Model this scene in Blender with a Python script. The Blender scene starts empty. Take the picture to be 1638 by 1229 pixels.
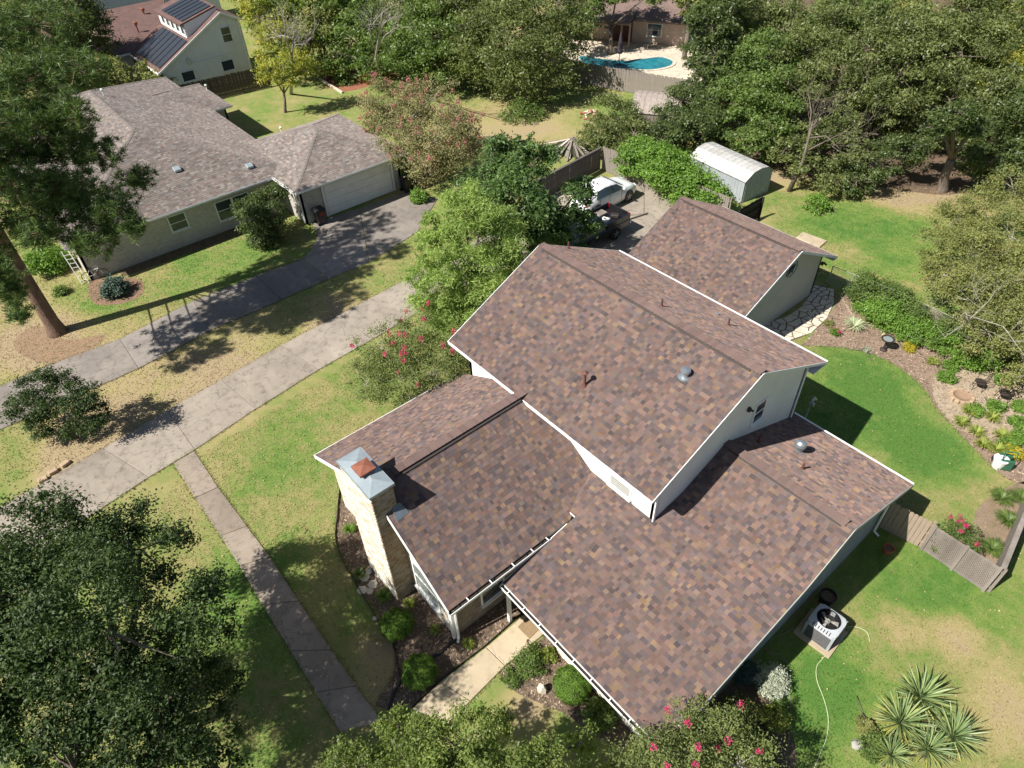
import bpy, math, random
import numpy as np
from mathutils import Vector, Matrix
random.seed(7); rng = np.random.default_rng(7)
S = bpy.context.scene
col = S.collection
R = math.radians
# ---------------------------------------------------------------- camera
cd = bpy.data.cameras.new('camera'); cam = bpy.data.objects.new('camera', cd); col.objects.link(cam)
CAM = Vector((7.212, -10.943, 21.666)); yaw, pitch, roll = R(141.238), R(-42.778), R(-2.328)
fw = Vector((math.cos(yaw)*math.cos(pitch), math.sin(yaw)*math.cos(pitch), math.sin(pitch)))
rt = fw.cross(Vector((0, 0, 1))).normalized(); up = rt.cross(fw)
r2 = rt*math.cos(roll)+up*math.sin(roll); u2 = -rt*math.sin(roll)+up*math.cos(roll)
cam.matrix_world = Matrix(((r2.x, u2.x, -fw.x, CAM.x), (r2.y, u2.y, -fw.y, CAM.y), (r2.z, u2.z, -fw.z, CAM.z), (0, 0, 0, 1)))
cd.sensor_width = 36; cd.lens = 36*1098.99/1638; cd.clip_end = 1500; cd.clip_start = .1
S.camera = cam
# ---------------------------------------------------------------- light
SUN_AZ, SUN_EL = R(-101.26), R(47.26)
w = bpy.data.worlds.new('World'); S.world = w; w.use_nodes = True
nt = w.node_tree; nt.nodes.clear()
sky = nt.nodes.new('ShaderNodeTexSky'); sky.sky_type = 'NISHITA'; sky.sun_disc = False
sky.sun_elevation = SUN_EL; sky.sun_rotation = math.pi/2 - SUN_AZ
sky.air_density = 1.0; sky.dust_density = 1.0; sky.ozone_density = 1.0
bg = nt.nodes.new('ShaderNodeBackground'); bg.inputs['Strength'].default_value = 0.05
wo = nt.nodes.new('ShaderNodeOutputWorld')
nt.links.new(sky.outputs[0], bg.inputs[0]); nt.links.new(bg.outputs[0], wo.inputs[0])
sd = bpy.data.lights.new('sun', 'SUN'); sd.energy = 4.8; sd.angle = R(0.53); sd.color = (1, .955, .88)
so = bpy.data.objects.new('sun', sd); col.objects.link(so)
sdir = Vector((math.cos(SUN_AZ)*math.cos(SUN_EL), math.sin(SUN_AZ)*math.cos(SUN_EL), math.sin(SUN_EL)))
so.rotation_euler = sdir.to_track_quat('Z', 'Y').to_euler(); so.location = (0, -20, 40)
S.view_settings.view_transform = 'Standard'; S.view_settings.look = 'None'
S.view_settings.exposure = 0.84; S.view_settings.gamma = 1; S.view_settings.use_curve_mapping = False
S.render.engine = 'CYCLES'
S.cycles.max_bounces = 6; S.cycles.diffuse_bounces = 3; S.cycles.transparent_max_bounces = 6
# ---------------------------------------------------------------- node helpers
def N(t, ty, **k):
    n = t.nodes.new(ty)
    for a, b in k.items(): setattr(n, a, b)
    return n
def ramp(t, stops, src):
    n = N(t, 'ShaderNodeValToRGB'); cr = n.color_ramp
    while len(cr.elements) < len(stops): cr.elements.new(.5)
    for e, (p, c) in zip(cr.elements, stops):
        e.position = p; e.color = (*c, 1) if len(c) == 3 else c
    t.links.new(src, n.inputs[0]); return n.outputs[0]
def noise(t, vec, scale, detail=4, rough=.55, dist=0.):
    n = N(t, 'ShaderNodeTexNoise'); n.inputs['Scale'].default_value = scale
    n.inputs['Detail'].default_value = detail; n.inputs['Roughness'].default_value = rough
    n.inputs['Distortion'].default_value = dist
    if vec: t.links.new(vec, n.inputs['Vector'])
    return n.outputs[0]
def mix(t, f, a, b, mode='MIX'):
    n = N(t, 'ShaderNodeMix', data_type='RGBA', blend_type=mode)
    for s, v in ((n.inputs[0], f), (n.inputs[6], a), (n.inputs[7], b)):
        if hasattr(v, 'links'): t.links.new(v, s)
        elif isinstance(v, (int, float)): s.default_value = v
        else: s.default_value = (*v, 1)
    return n.outputs[2]
def math_(t, op, a, b=None, clamp=False):
    n = N(t, 'ShaderNodeMath', operation=op); n.use_clamp = clamp
    for s, v in ((n.inputs[0], a), (n.inputs[1], b)):
        if v is None: continue
        if hasattr(v, 'links'): t.links.new(v, s)
        else: s.default_value = v
    return n.outputs[0]
def start(name):
    m = bpy.data.materials.new(name); m.use_nodes = True; t = m.node_tree
    return m, t, t.nodes['Principled BSDF']
def bump(t, b, h, st=.3, d=.02):
    n = N(t, 'ShaderNodeBump'); n.inputs['Strength'].default_value = st; n.inputs['Distance'].default_value = d
    t.links.new(h, n.inputs['Height']); t.links.new(n.outputs[0], b.inputs['Normal'])
def mat(name, c1, c2=None, rough=.8, scale=3., fine=40., metal=0., bst=.25, bd=.01, spec=.3, streak=None, amt=.5):
    """general weathered surface: two tones mixed by large noise, fine grain, bump"""
    m, t, b = start(name)
    tc = N(t, 'ShaderNodeTexCoord').outputs['Object']
    if c2 is None: c2 = tuple(x*.78 for x in c1)
    v = tc
    if streak:
        mp = N(t, 'ShaderNodeMapping'); mp.inputs['Scale'].default_value = streak; t.links.new(tc, mp.inputs[0]); v = mp.outputs[0]
    n1 = noise(t, v, scale, 5, .6); n2 = noise(t, tc, fine, 3, .6)
    c = mix(t, ramp(t, [(.32, (0, 0, 0)), (.68, (1, 1, 1))], n1), c1, c2)
    c = mix(t, amt, c, ramp(t, [(.25, (.62, .62, .62)), (.75, (1.3, 1.3, 1.3))], n2), 'MULTIPLY')
    t.links.new(c, b.inputs['Base Color'])
    b.inputs['Roughness'].default_value = rough; b.inputs['Metallic'].default_value = metal
    b.inputs['Specular IOR Level'].default_value = spec
    bump(t, b, n2, bst, bd)
    return m
def leafmat(name, dark, light, trans=.35, rough=.45, spec=.35, yellow=None, yamt=.0):
    """leaf: colour varied by a per-leaf random attribute, some light passes through"""
    m, t, b = start(name)
    a = N(t, 'ShaderNodeAttribute', attribute_name='rnd').outputs['Fac']
    st = [(0., dark), (1., light)]
    if yellow: st = [(0., dark), (1.-yamt-.04, light), (1.-yamt, yellow), (1., yellow)]
    c = ramp(t, st, a)
    tc = N(t, 'ShaderNodeTexCoord').outputs['Object']
    c = mix(t, .45, c, ramp(t, [(.3, (.72, .74, .7)), (.7, (1.35, 1.28, 1.2))], noise(t, tc, .9, 3)), 'MULTIPLY')
    t.links.new(c, b.inputs['Base Color'])
    b.inputs['Roughness'].default_value = rough; b.inputs['Specular IOR Level'].default_value = spec
    tr = N(t, 'ShaderNodeBsdfTranslucent'); t.links.new(mix(t, 1., c, (1.15, 1.25, .55), 'MULTIPLY'), tr.inputs[0])
    ms = N(t, 'ShaderNodeMixShader'); ms.inputs[0].default_value = trans
    t.links.new(b.outputs[0], ms.inputs[1]); t.links.new(tr.outputs[0], ms.inputs[2])
    t.links.new(ms.outputs[0], t.nodes['Material Output'].inputs[0])
    return m
# ---------------------------------------------------------------- mesh helpers
def set_props(o, label=None, cat=None, group=None, kind=None):
    if label: o['label'] = label
    if cat: o['category'] = cat
    if group: o['group'] = group
    if kind: o['kind'] = kind
    return o
def thing(name, label, cat, loc=(0, 0, 0), rz=0., group=None):
    o = bpy.data.objects.new(name, None); col.objects.link(o); o.location = loc; o.rotation_euler = (0, 0, rz)
    o.empty_display_size = .2
    return set_props(o, label, cat, group)
def npmesh(name, V, F, mats, attr=None, colr=None, smooth=False, midx=None):
    """V (n,3), F list of arrays each (m,k) -> mesh; attr = per-face float 'rnd', colr = per-face rgb 'tint'"""
    me = bpy.data.meshes.new(name)
    if not isinstance(F, (list, tuple)): F = [F]
    V = np.asarray(V, np.float32).reshape(-1, 3)
    loops = np.concatenate([np.asarray(f, np.int32).ravel() for f in F])
    tot = np.concatenate([np.full(len(f), f.shape[1], np.int32) for f in F])
    st = np.concatenate([[0], np.cumsum(tot)[:-1]]).astype(np.int32)
    me.vertices.add(len(V)); me.vertices.foreach_set('co', V.ravel())
    me.loops.add(len(loops)); me.loops.foreach_set('vertex_index', loops)
    me.polygons.add(len(tot)); me.polygons.foreach_set('loop_start', st); me.polygons.foreach_set('loop_total', tot)
    if midx is not None: me.polygons.foreach_set('material_index', np.asarray(midx, np.int32))
    me.update(calc_edges=True)
    if attr is not None:
        a = me.attributes.new('rnd', 'FLOAT', 'FACE'); a.data.foreach_set('value', np.asarray(attr, np.float32))
    if colr is not None:
        a = me.attributes.new('tint', 'FLOAT_COLOR', 'FACE')
        c = np.concatenate([np.asarray(colr, np.float32), np.ones((len(tot), 1), np.float32)], 1); a.data.foreach_set('color', c.ravel())
    for m in (mats if isinstance(mats, (list, tuple)) else [mats]): me.materials.append(m)
    me.polygons.foreach_set('use_smooth', np.full(len(tot), bool(smooth)))
    return me
def link(name, me, parent=None, loc=None, **k):
    o = bpy.data.objects.new(name, me); col.objects.link(o)
    if parent is not None: o.parent = parent
    if loc is not None: o.location = loc
    return set_props(o, **k)
class MB:
    """collects geometry in the coordinates of the thing (or the world when 'w' is the thing's location)"""
    def __init__(s): s.v = []; s.f = []; s.m = []; s.c = []; s.cur = 0; s.tint = (1, 1, 1)
    def face(s, idx): s.f.append(tuple(idx)); s.m.append(s.cur); s.c.append(s.tint)
    def add(s, vs, fs):
        b = len(s.v); s.v += [tuple(v) for v in vs]
        for f in fs: s.face([b+i for i in f])
    def box(s, c, d, rz=0., rx=0., ry=0.):
        M = Matrix.Rotation(rz, 3, 'Z') @ Matrix.Rotation(ry, 3, 'Y') @ Matrix.Rotation(rx, 3, 'X')
        vs = [Vector(c) + M @ Vector((x*d[0]/2, y*d[1]/2, z*d[2]/2)) for x in (-1, 1) for y in (-1, 1) for z in (-1, 1)]
        s.add(vs, [(0, 1, 3, 2), (4, 6, 7, 5), (0, 4, 5, 1), (2, 3, 7, 6), (0, 2, 6, 4), (1, 5, 7, 3)]); return s
    def bar(s, a, b, wd, th, upv=(0, 0, 1)):
        a, b = Vector(a), Vector(b); d = (b-a).normalized(); u = Vector(upv)
        sd_ = d.cross(u)
        if sd_.length < 1e-4: sd_ = d.cross(Vector((1, 0, 0)))
        sd_.normalize(); u = sd_.cross(d)
        vs = [p + sd_*x*wd/2 + u*z*th/2 for p in (a, b) for x in (-1, 1) for z in (-1, 1)]
        s.add(vs, [(0, 1, 3, 2), (4, 6, 7, 5), (0, 4, 5, 1), (2, 3, 7, 6), (0, 2, 6, 4), (1, 5, 7, 3)]); return s
    def tube(s, pts, r, n=6, cap=True):
        pts = [Vector(p) for p in pts]; b = len(s.v); k = len(pts)
        rs = r if isinstance(r, (list, tuple)) else [r]*k
        pa = None
        for i, p in enumerate(pts):
            d = (pts[min(i+1, k-1)]-pts[max(i-1, 0)]).normalized()
            if pa is None:
                a = d.cross(Vector((0, 0, 1)))
                if a.length < .2: a = d.cross(Vector((1, 0, 0)))
            else:
                a = pa-d*pa.dot(d)
                if a.length < 1e-3: a = d.cross(Vector((1, 0, 0)))
            a.normalize(); pa = a; c = d.cross(a)
            for j in range(n):
                th = 2*math.pi*j/n; s.v.append(tuple(p + (a*math.cos(th)+c*math.sin(th))*rs[i]))
        for i in range(k-1):
            for j in range(n):
                s.face((b+i*n+j, b+i*n+(j+1) % n, b+(i+1)*n+(j+1) % n, b+(i+1)*n+j))
        if cap: s.face([b+j for j in range(n)][::-1]); s.face([b+(k-1)*n+j for j in range(n)])
        return s
    def lathe(s, c, prof, n=16, cap=True):
        b = len(s.v); c = Vector(c)
        for (r, z) in prof:
            for j in range(n):
                th = 2*math.pi*j/n; s.v.append((c.x+r*math.cos(th), c.y+r*math.sin(th), c.z+z))
        for i in range(len(prof)-1):
            for j in range(n): s.face((b+i*n+j, b+i*n+(j+1) % n, b+(i+1)*n+(j+1) % n, b+(i+1)*n+j))
        if cap: s.face([b+j for j in range(n)][::-1]); s.face([b+(len(prof)-1)*n+j for j in range(n)])
        return s
    def prism(s, poly, off, top_mat=None, bot_mat=None):
        """poly: list of 3D points, off: extrusion vector"""
        n = len(poly); off = Vector(off); b = len(s.v)
        s.v += [tuple(Vector(p)) for p in poly] + [tuple(Vector(p)+off) for p in poly]
        cur = s.cur
        if top_mat is not None: s.cur = top_mat
        s.face([b+i for i in range(n)]); s.cur = cur
        if bot_mat is not None: s.cur = bot_mat
        s.face([b+n+i for i in range(n)][::-1]); s.cur = cur
        for i in range(n): s.face((b+i, b+n+i, b+n+(i+1) % n, b+(i+1) % n))
        return s
    def mesh(s, name, mats, org=(0, 0, 0), smooth=False, bevel=0.):
        me = bpy.data.meshes.new(name); o = Vector(org)
        me.from_pydata([Vector(v)-o for v in s.v], [], s.f)
        for m in (mats if isinstance(mats, (list, tuple)) else [mats]): me.materials.append(m)
        me.polygons.foreach_set('material_index', s.m)
        if any(c != (1, 1, 1) for c in s.c):
            a = me.attributes.new('tint', 'FLOAT_COLOR', 'FACE')
            a.data.foreach_set('color', np.array([(*c, 1) for c in s.c], np.float32).ravel())
        me.polygons.foreach_set('use_smooth', [bool(smooth)]*len(s.f))
        me.update()
        if bevel:
            import bmesh
            bm = bmesh.new(); bm.from_mesh(me); bmesh.ops.remove_doubles(bm, verts=bm.verts, dist=1e-5)
            bmesh.ops.bevel(bm, geom=[e for e in bm.edges if len(e.link_faces) == 2 and e.calc_face_angle(0) > .5], offset=bevel, segments=1, affect='EDGES')
            bmesh.ops.recalc_face_normals(bm, faces=bm.faces); bm.to_mesh(me); bm.free()
        return me
    def build(s, name, mats, parent=None, world=True, **k):
        """world=True: geometry given in world coordinates, parent (chain) unrotated"""
        org = Vector((0, 0, 0)); p = parent
        if world:
            while p is not None: org += Vector(p.location); p = p.parent
        sm = k.pop('smooth', False); bv = k.pop('bevel', 0.)
        return link(name, s.mesh(name, mats, org, sm, bv), parent, **k)
def struct(name, mb, m, parent=None, **k): return mb.build(name, m, parent, kind='structure', **k)
# ---------------------------------------------------------------- materials
def lawn_mat(name, blobs, base_dry=0., grass=False):
    m, t, b = start(name)
    tc = N(t, 'ShaderNodeTexCoord').outputs['Object']
    n1 = noise(t, tc, .35, 5, .62); n2 = noise(t, tc, 1.9, 5, .65); n3 = noise(t, tc, 22, 3, .7)
    d = math_(t, 'ADD', math_(t, 'MULTIPLY', n1, .9), math_(t, 'MULTIPLY', n2, .75))
    d = math_(t, 'ADD', d, base_dry-.17)
    for (x, y, r, a) in blobs:
        ds = N(t, 'ShaderNodeVectorMath', operation='DISTANCE'); ds.inputs[1].default_value = (x, y, 0)
        mp = N(t, 'ShaderNodeMapping'); mp.inputs['Scale'].default_value = (1, 1, 0); t.links.new(tc, mp.inputs[0])
        t.links.new(mp.outputs[0], ds.inputs[0])
        mr = N(t, 'ShaderNodeMapRange'); mr.interpolation_type = 'SMOOTHSTEP'
        mr.inputs[1].default_value = r*.25; mr.inputs[2].default_value = r*1.15; mr.inputs[3].default_value = a; mr.inputs[4].default_value = 0
        t.links.new(ds.outputs['Value'], mr.inputs[0]); d = math_(t, 'ADD', d, mr.outputs[0])
    d = math_(t, 'ADD', d, math_(t, 'MULTIPLY', n3, .28))
    c = ramp(t, [(.32, (.085, .175, .036)), (.52, (.155, .225, .056)), (.68, (.25, .245, .095)), (.84, (.33, .28, .135)), (1., (.34, .265, .165))], math_(t, 'MULTIPLY', d, .8))
    c = mix(t, .55, c, ramp(t, [(.3, (.55, .55, .5)), (.7, (1.35, 1.35, 1.3))], noise(t, tc, 55, 3, .75)), 'MULTIPLY')
    if grass:
        a = N(t, 'ShaderNodeAttribute', attribute_name='rnd').outputs['Fac']
        c = mix(t, .8, c, ramp(t, [(0, (.42, .46, .38)), (1, (1.6, 1.6, 1.45))], a), 'MULTIPLY')
        b.inputs['Specular IOR Level'].default_value = .25; b.inputs['Roughness'].default_value = .55
        tr = N(t, 'ShaderNodeBsdfTranslucent'); t.links.new(c, tr.inputs[0])
        ms = N(t, 'ShaderNodeMixShader'); ms.inputs[0].default_value = .3
        t.links.new(c, b.inputs['Base Color']); t.links.new(b.outputs[0], ms.inputs[1]); t.links.new(tr.outputs[0], ms.inputs[2])
        t.links.new(ms.outputs[0], t.nodes['Material Output'].inputs[0]); return m
    t.links.new(c, b.inputs['Base Color']); b.inputs['Roughness'].default_value = .95; b.inputs['Specular IOR Level'].default_value = .1
    bump(t, b, math_(t, 'ADD', n3, noise(t, tc, 70, 2, .7)), .6, .03)
    return m
BLOBS = [(*(7.7, 6.65), 1.1, .32), (*(10.18, 5.28), 1.5, .34), (*(2.42, 9.23), 1.1, .20), (*(2.24, 11.66), 1.0, .2), (*(8.6, 6.4), 1.6, .14), (*(6.6, 5.72), 1.0, .22),
         (*(-1.61, 9.72), 3.2, -.35), (*(1.87, 13.6), 3.8, -.26), (*(-0.66, 16.09), 3.5, -.30), (*(3.41, 13.73), 2.2, -.3), (*(5.21, 7.75), 3.0, -.26), (*(6, 1.33), 2.2, -.32), (*(7.73, 8.39), 2.2, -.16), (*(6.13, 3.26), 1.8, -.2),
         (*(-3.62, -7.9), 1.6, .33), (*(-21.32, -3.89), 5, .22), (*(-21.29, -9.21), 6, .32), (*(-33.96, -11.35), 7, .24), (*(-21.28, 0.72), 3, .30), (*(-27.21, -11.78), 4, .32),
         (*(-8.56, -10.86), 3.0, -.22), (*(-12.79, -11), 3, .06), (*(-13.32, -5.99), 2.6, -.10), (*(-9.29, -7.04), 2., -.05), (*(-15.54, -6.33), 2, -.04), (*(0.35, -5.17), 1.0, .4), (*(-5.65, -13.75), 3.0, -.05),
         (*(-32.16, -8.54), 3.0, -.3), (*(-31.05, -1.7), 4.0, -.18), (*(-34.47, 22.39), 6, .34), (*(-29.34, 24.27), 4, .2), (*(-30.22, 32.1), 3, -.25), (*(-48.41, 10.02), 3, -.02), (*(-51.24, 5.35), 4, .1),
         (*(-6.38, 27.67), 5, -.3), (*(-9.26, 27.8), 3, -.05), (*(-2.83, 25.76), 4.5, .02), (*(-6.88, 25.14), 1.8, .22), (*(-8.42, 34.55), 4, .5), (*(-15.47, 31.12), 4, .45), (*(-8.92, 40.7), 8, .55),
         (*(-49.28, 38.78), 14, .35), (*(-21.16, -12.03), 2.5, .5), (*(-30.27, -12.21), 3.0, .36), (*(-19.77, -13.19), 2.2, .45)]
M = {}
M['lawn'] = lawn_mat('lawn_ground', BLOBS); M['grass'] = lawn_mat('grass_blades', BLOBS, 0, True)
def concrete(name, c1, c2, stain=(.13, .105, .085), amt=.75):
    m, t, b = start(name)
    tc = N(t, 'ShaderNodeTexCoord').outputs['Object']
    gi = N(t, 'ShaderNodeNewGeometry').outputs['Position']
    n1 = noise(t, gi, .45, 6, .65, .6); n2 = noise(t, gi, 2.6, 6, .7); n3 = noise(t, gi, 60, 3, .7)
    c = mix(t, ramp(t, [(.35, (0, 0, 0)), (.65, (1, 1, 1))], n1), c1, c2)
    c = mix(t, math_(t, 'MULTIPLY', ramp(t, [(.5, (0, 0, 0)), (.72, (1, 1, 1))], n2), amt), c, stain)
    c = mix(t, .35, c, ramp(t, [(.3, (.75, .75, .75)), (.7, (1.2, 1.2, 1.2))], n3), 'MULTIPLY')
    vo = N(t, 'ShaderNodeTexVoronoi', feature='DISTANCE_TO_EDGE'); vo.inputs['Scale'].default_value = .33; t.links.new(gi, vo.inputs['Vector'])
    wv = N(t, 'ShaderNodeVectorMath', operation='ADD'); nz = N(t, 'ShaderNodeTexNoise'); nz.inputs['Scale'].default_value = 2.2; nz.inputs['Detail'].default_value = 4; t.links.new(gi, nz.inputs['Vector']); t.links.new(gi, wv.inputs[0]); t.links.new(nz.outputs['Color'], wv.inputs[1]); t.links.new(wv.outputs[0], vo.inputs['Vector'])
    c = mix(t, ramp(t, [(0, (.75, .75, .75)), (.006, (0, 0, 0))], vo.outputs[0]), c, (.10, .085, .07))
    oi = N(t, 'ShaderNodeObjectInfo').outputs['Random']
    c = mix(t, 1., c, ramp(t, [(0, (.88, .87, .85)), (1, (1.08, 1.08, 1.08))], oi), 'MULTIPLY')
    t.links.new(c, b.inputs['Base Color']); b.inputs['Roughness'].default_value = .85; b.inputs['Specular IOR Level'].default_value = .25
    bump(t, b, n3, .25, .006); return m
M['concrete'] = concrete('weathered_concrete', (.34, .295, .245), (.25, .215, .18))
M['concrete_nb'] = concrete('old_grey_concrete', (.27, .24, .21), (.19, .17, .155))
M['concrete_path'] = concrete('pale_path_concrete', (.46, .385, .27), (.38, .31, .215), (.22, .17, .11), .3)
M['walk'] = concrete('footpath_concrete', (.30, .25, .2), (.23, .19, .155))
M['joint_dirt'] = mat('joint_dirt', (.27, .23, .18), (.16, .14, .1), .95)
M['mulch'] = mat('brown_mulch', (.20, .145, .10), (.115, .082, .058), .95, 2.5, 45, bst=.9, bd=.03, amt=.9)
M['mulch_pink'] = mat('pale_dry_mulch', (.30, .215, .16), (.20, .14, .1), .95, 1.8, 38, bst=.9, bd=.03, amt=.9)
M['chip'] = leafmat('mulch_chip', (.07, .05, .04), (.42, .33, .25), 0., .9, .1)
M['pebble'] = mat('sandy_gravel', (.42, .34, .245), (.30, .235, .165), .95, 3, 35, bst=.9, bd=.03, amt=.9)
M['soil'] = mat('leaf_litter_soil', (.17, .115, .078), (.10, .07, .048), .95, 1., 20, bst=.8, bd=.04, amt=.9)
M['stone'] = mat('cream_flagstone', (.62, .56, .46), (.48, .42, .33), .8, 3, 30, bst=.4, amt=.45)
M['grey_stone'] = mat('grey_stone', (.36, .35, .32), (.22, .21, .19), .85, 4, 30, bst=.5)
M['tan_stone'] = mat('tan_block_stone', (.45, .33, .22), (.33, .24, .16), .85, 4, 30, bst=.5)
M['white'] = mat('white_paint', (.80, .80, .78), (.72, .72, .70), .6, 2, 25, bst=.06, amt=.12)
M['gable'] = mat('pale_grey_siding_paint', (.70, .72, .72), (.62, .64, .64), .6, 1.2, 25, bst=.06, amt=.12)
M['garage_wall'] = mat('cream_grey_stucco', (.52, .51, .46), (.45, .44, .40), .8, 1, 40, bst=.2, amt=.25)
M['siding_grey'] = mat('grey_green_siding', (.36, .38, .35), (.29, .31, .28), .7, 1.5, 20, bst=.1, amt=.25)
M['soffit'] = mat('soffit_paint', (.6, .58, .52), (.5, .48, .43), .7, 2, 20, bst=.05, amt=.2)
M['gutter'] = mat('white_gutter_enamel', (.82, .82, .81), (.70, .69, .66), .4, 3, 20, bst=.03, amt=.15, spec=.5)
M['gutter_in'] = mat('gutter_debris', (.05, .04, .03), (.03, .025, .02), .95, 8, 40)
M['felt'] = mat('roof_underlay', (.09, .075, .07), (.07, .06, .055), .95)
M['metal'] = mat('galvanised_metal', (.50, .55, .58), (.40, .44, .47), .35, 2, 20, metal=.75, bst=.08, amt=.25, spec=.5)
M['metal_cap'] = mat('chimney_cap_sheet', (.36, .42, .44), (.28, .33, .36), .45, 1.5, 15, metal=.3, bst=.08, amt=.25, spec=.5)
M['rust'] = mat('rusty_metal', (.27, .10, .06), (.19, .075, .05), .8, 8, 50, bst=.3)
M['rustpipe'] = mat('brown_painted_pipe', (.16, .065, .045), (.11, .05, .04), .7, 8, 50)
M['black'] = mat('black_plastic', (.018, .018, .02), (.012, .012, .013), .45, 5, 40, bst=.05, spec=.5)
M['iron'] = mat('dark_iron', (.03, .028, .027), (.05, .035, .028), .55, 8, 50, bst=.2)
M['terracotta'] = mat('terracotta', (.33, .11, .06), (.26, .085, .045), .8, 6, 40)
M['wood_grey'] = mat('weathered_grey_wood', (.27, .235, .205), (.17, .145, .125), .9, 2.2, 30, bst=.4, streak=(1, 1, .12), amt=.6)
M['wood_dark'] = mat('dark_stained_wood', (.10, .078, .065), (.06, .048, .04), .9, 2.2, 30, bst=.4, streak=(1, 1, .12), amt=.6)
M['wood_tan'] = mat('tan_weathered_wood', (.36, .285, .215), (.26, .2, .15), .9, 2.2, 30, bst=.4, streak=(1, 1, .12), amt=.6)
M['bark'] = mat('grey_bark', (.20, .165, .13), (.11, .088, .07), .95, 6, 25, bst=1., bd=.04, streak=(1, 1, .25), amt=.7)
M['bark_pale'] = mat('pale_bark', (.42, .38, .33), (.28, .25, .21), .9, 6, 25, bst=.6, bd=.02, amt=.5)
M['pinebark'] = mat('pine_bark', (.24, .155, .11), (.12, .08, .06), .95, 7, 18, bst=1., bd=.05, streak=(1, 1, .3), amt=.8)
M['green_pl'] = mat('green_plastic', (.03, .13, .07), (.025, .10, .055), .45, 5, 30, spec=.5)
M['white_pl'] = mat('white_plastic', (.78, .78, .74), (.7, .7, .66), .5, 5, 30)
M['hose'] = mat('pale_green_hose', (.45, .52, .30), (.38, .45, .25), .5, 5, 30)
M['hose_brown'] = mat('tan_hose', (.32, .28, .20), (.26, .22, .16), .6, 5, 30)
M['redbrick_roof'] = mat('red_brown_shingles', (.155, .092, .080), (.11, .068, .060), .9, 1.5, 14, bst=.6, amt=.8)
def glass_mat(name, c, rough=.08):
    m, t, b = start(name); b.inputs['Base Color'].default_value = (*c, 1); b.inputs['Roughness'].default_value = rough
    b.inputs['Specular IOR Level'].default_value = .7; return m
M['glass'] = glass_mat('dark_window_glass', (.035, .05, .06)); M['glass_blind'] = glass_mat('glass_over_blinds', (.22, .25, .24), .2)
M['blind'] = glass_mat('grey_window_blind', (.22, .23, .22), .4); M['solar'] = glass_mat('solar_panel_glass', (.03, .033, .04), .3)
def tinted(name, rough=.9, scale=60, st=.5, spec=.2):
    m, t, b = start(name)
    a = N(t, 'ShaderNodeAttribute', attribute_name='tint').outputs['Color']
    gi = N(t, 'ShaderNodeNewGeometry').outputs['Position']
    n = noise(t, gi, scale, 3, .8); n2 = noise(t, gi, .8, 4, .6)
    c = mix(t, .7, a, ramp(t, [(.25, (.55, .55, .55)), (.75, (1.45, 1.45, 1.45))], n), 'MULTIPLY')
    c = mix(t, .6, c, ramp(t, [(.3, (.84, .83, .83)), (.7, (1.14, 1.13, 1.12))], n2), 'MULTIPLY')
    t.links.new(c, b.inputs['Base Color']); b.inputs['Roughness'].default_value = rough; b.inputs['Specular IOR Level'].default_value = spec; b.inputs['Diffuse Roughness'].default_value = 1.
    bump(t, b, n, st, .004); return m
M['shingle'] = tinted('asphalt_shingle_granules'); M['brick'] = tinted('brick_faces', .9, 40, .6)
def carpaint(name, c, rough=.25):
    m, t, b = start(name); b.inputs['Base Color'].default_value = (*c, 1); b.inputs['Roughness'].default_value = rough
    b.inputs['Coat Weight'].default_value = .6; b.inputs['Coat Roughness'].default_value = .08; return m
M['car_white'] = carpaint('white_car_paint', (.78, .79, .8)); M['car_black'] = carpaint('black_car_paint', (.012, .012, .014))
M['lamp_red'] = glass_mat('red_lamp_lens', (.45, .01, .015), .2); M['lamp_clear'] = glass_mat('clear_lamp_lens', (.6, .6, .6), .15)
M['tyre'] = mat('tyre_rubber', (.02, .02, .02), (.03, .03, .03), .85, 10, 40)
# leaves
M['oak_dark'] = leafmat('very_dark_oak_leaves', (.018, .036, .010), (.085, .135, .038), .3, .52, .35)
M['lime'] = leafmat('young_lime_leaves', (.085, .13, .03), (.26, .33, .09), .48, .42, .4)  # light yellow-green leaf colour of the young oak at the bottom edge
M['oak'] = leafmat('dark_oak_leaves', (.042, .070, .022), (.15, .20, .065), .42, .4, .45)
M['oak2'] = leafmat('olive_oak_leaves', (.080, .110, .036), (.25, .29, .105), .45, .42, .4)
M['mid'] = leafmat('mid_green_leaves', (.070, .120, .030), (.22, .31, .085), .45, .42, .4)
M['bright'] = leafmat('bright_green_leaves', (.085, .17, .028), (.24, .40, .07), .42, .4, .4)
M['cypress'] = leafmat('feathery_lime_foliage', (.16, .235, .06), (.40, .52, .17), .45, .6, .2, (.40, .33, .13), .04)
M['yellowgreen'] = leafmat('yellow_green_leaves', (.17, .20, .04), (.42, .44, .09), .42, .5, .3, (.50, .40, .07), .18)
M['yellow'] = leafmat('yellow_leaves', (.30, .28, .03), (.55, .47, .04), .35, .5, .3)
M['olive'] = leafmat('olive_dry_leaves', (.11, .13, .042), (.30, .32, .105), .36, .5, .3, (.34, .2, .11), .05)
M['myrtle'] = leafmat('crape_myrtle_leaves', (.09, .125, .036), (.26, .31, .11), .38, .45, .35, (.30, .24, .12), .06)
M['myrtle_dry'] = leafmat('grey_brown_myrtle_leaves', (.15, .15, .065), (.34, .33, .17), .33, .6, .2, (.38, .22, .19), .16)
M['needle'] = leafmat('pine_needles', (.04, .08, .025), (.15, .215, .065), .28, .5, .3)
M['silver'] = leafmat('silver_foliage', (.24, .28, .22), (.55, .58, .47), .2, .7, .2)
M['bluegreen'] = leafmat('blue_green_foliage', (.05, .085, .07), (.14, .20, .17), .25, .6, .2)
M['boxwood'] = leafmat('boxwood_leaves', (.075, .15, .02), (.18, .31, .045), .38, .45, .35)
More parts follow.
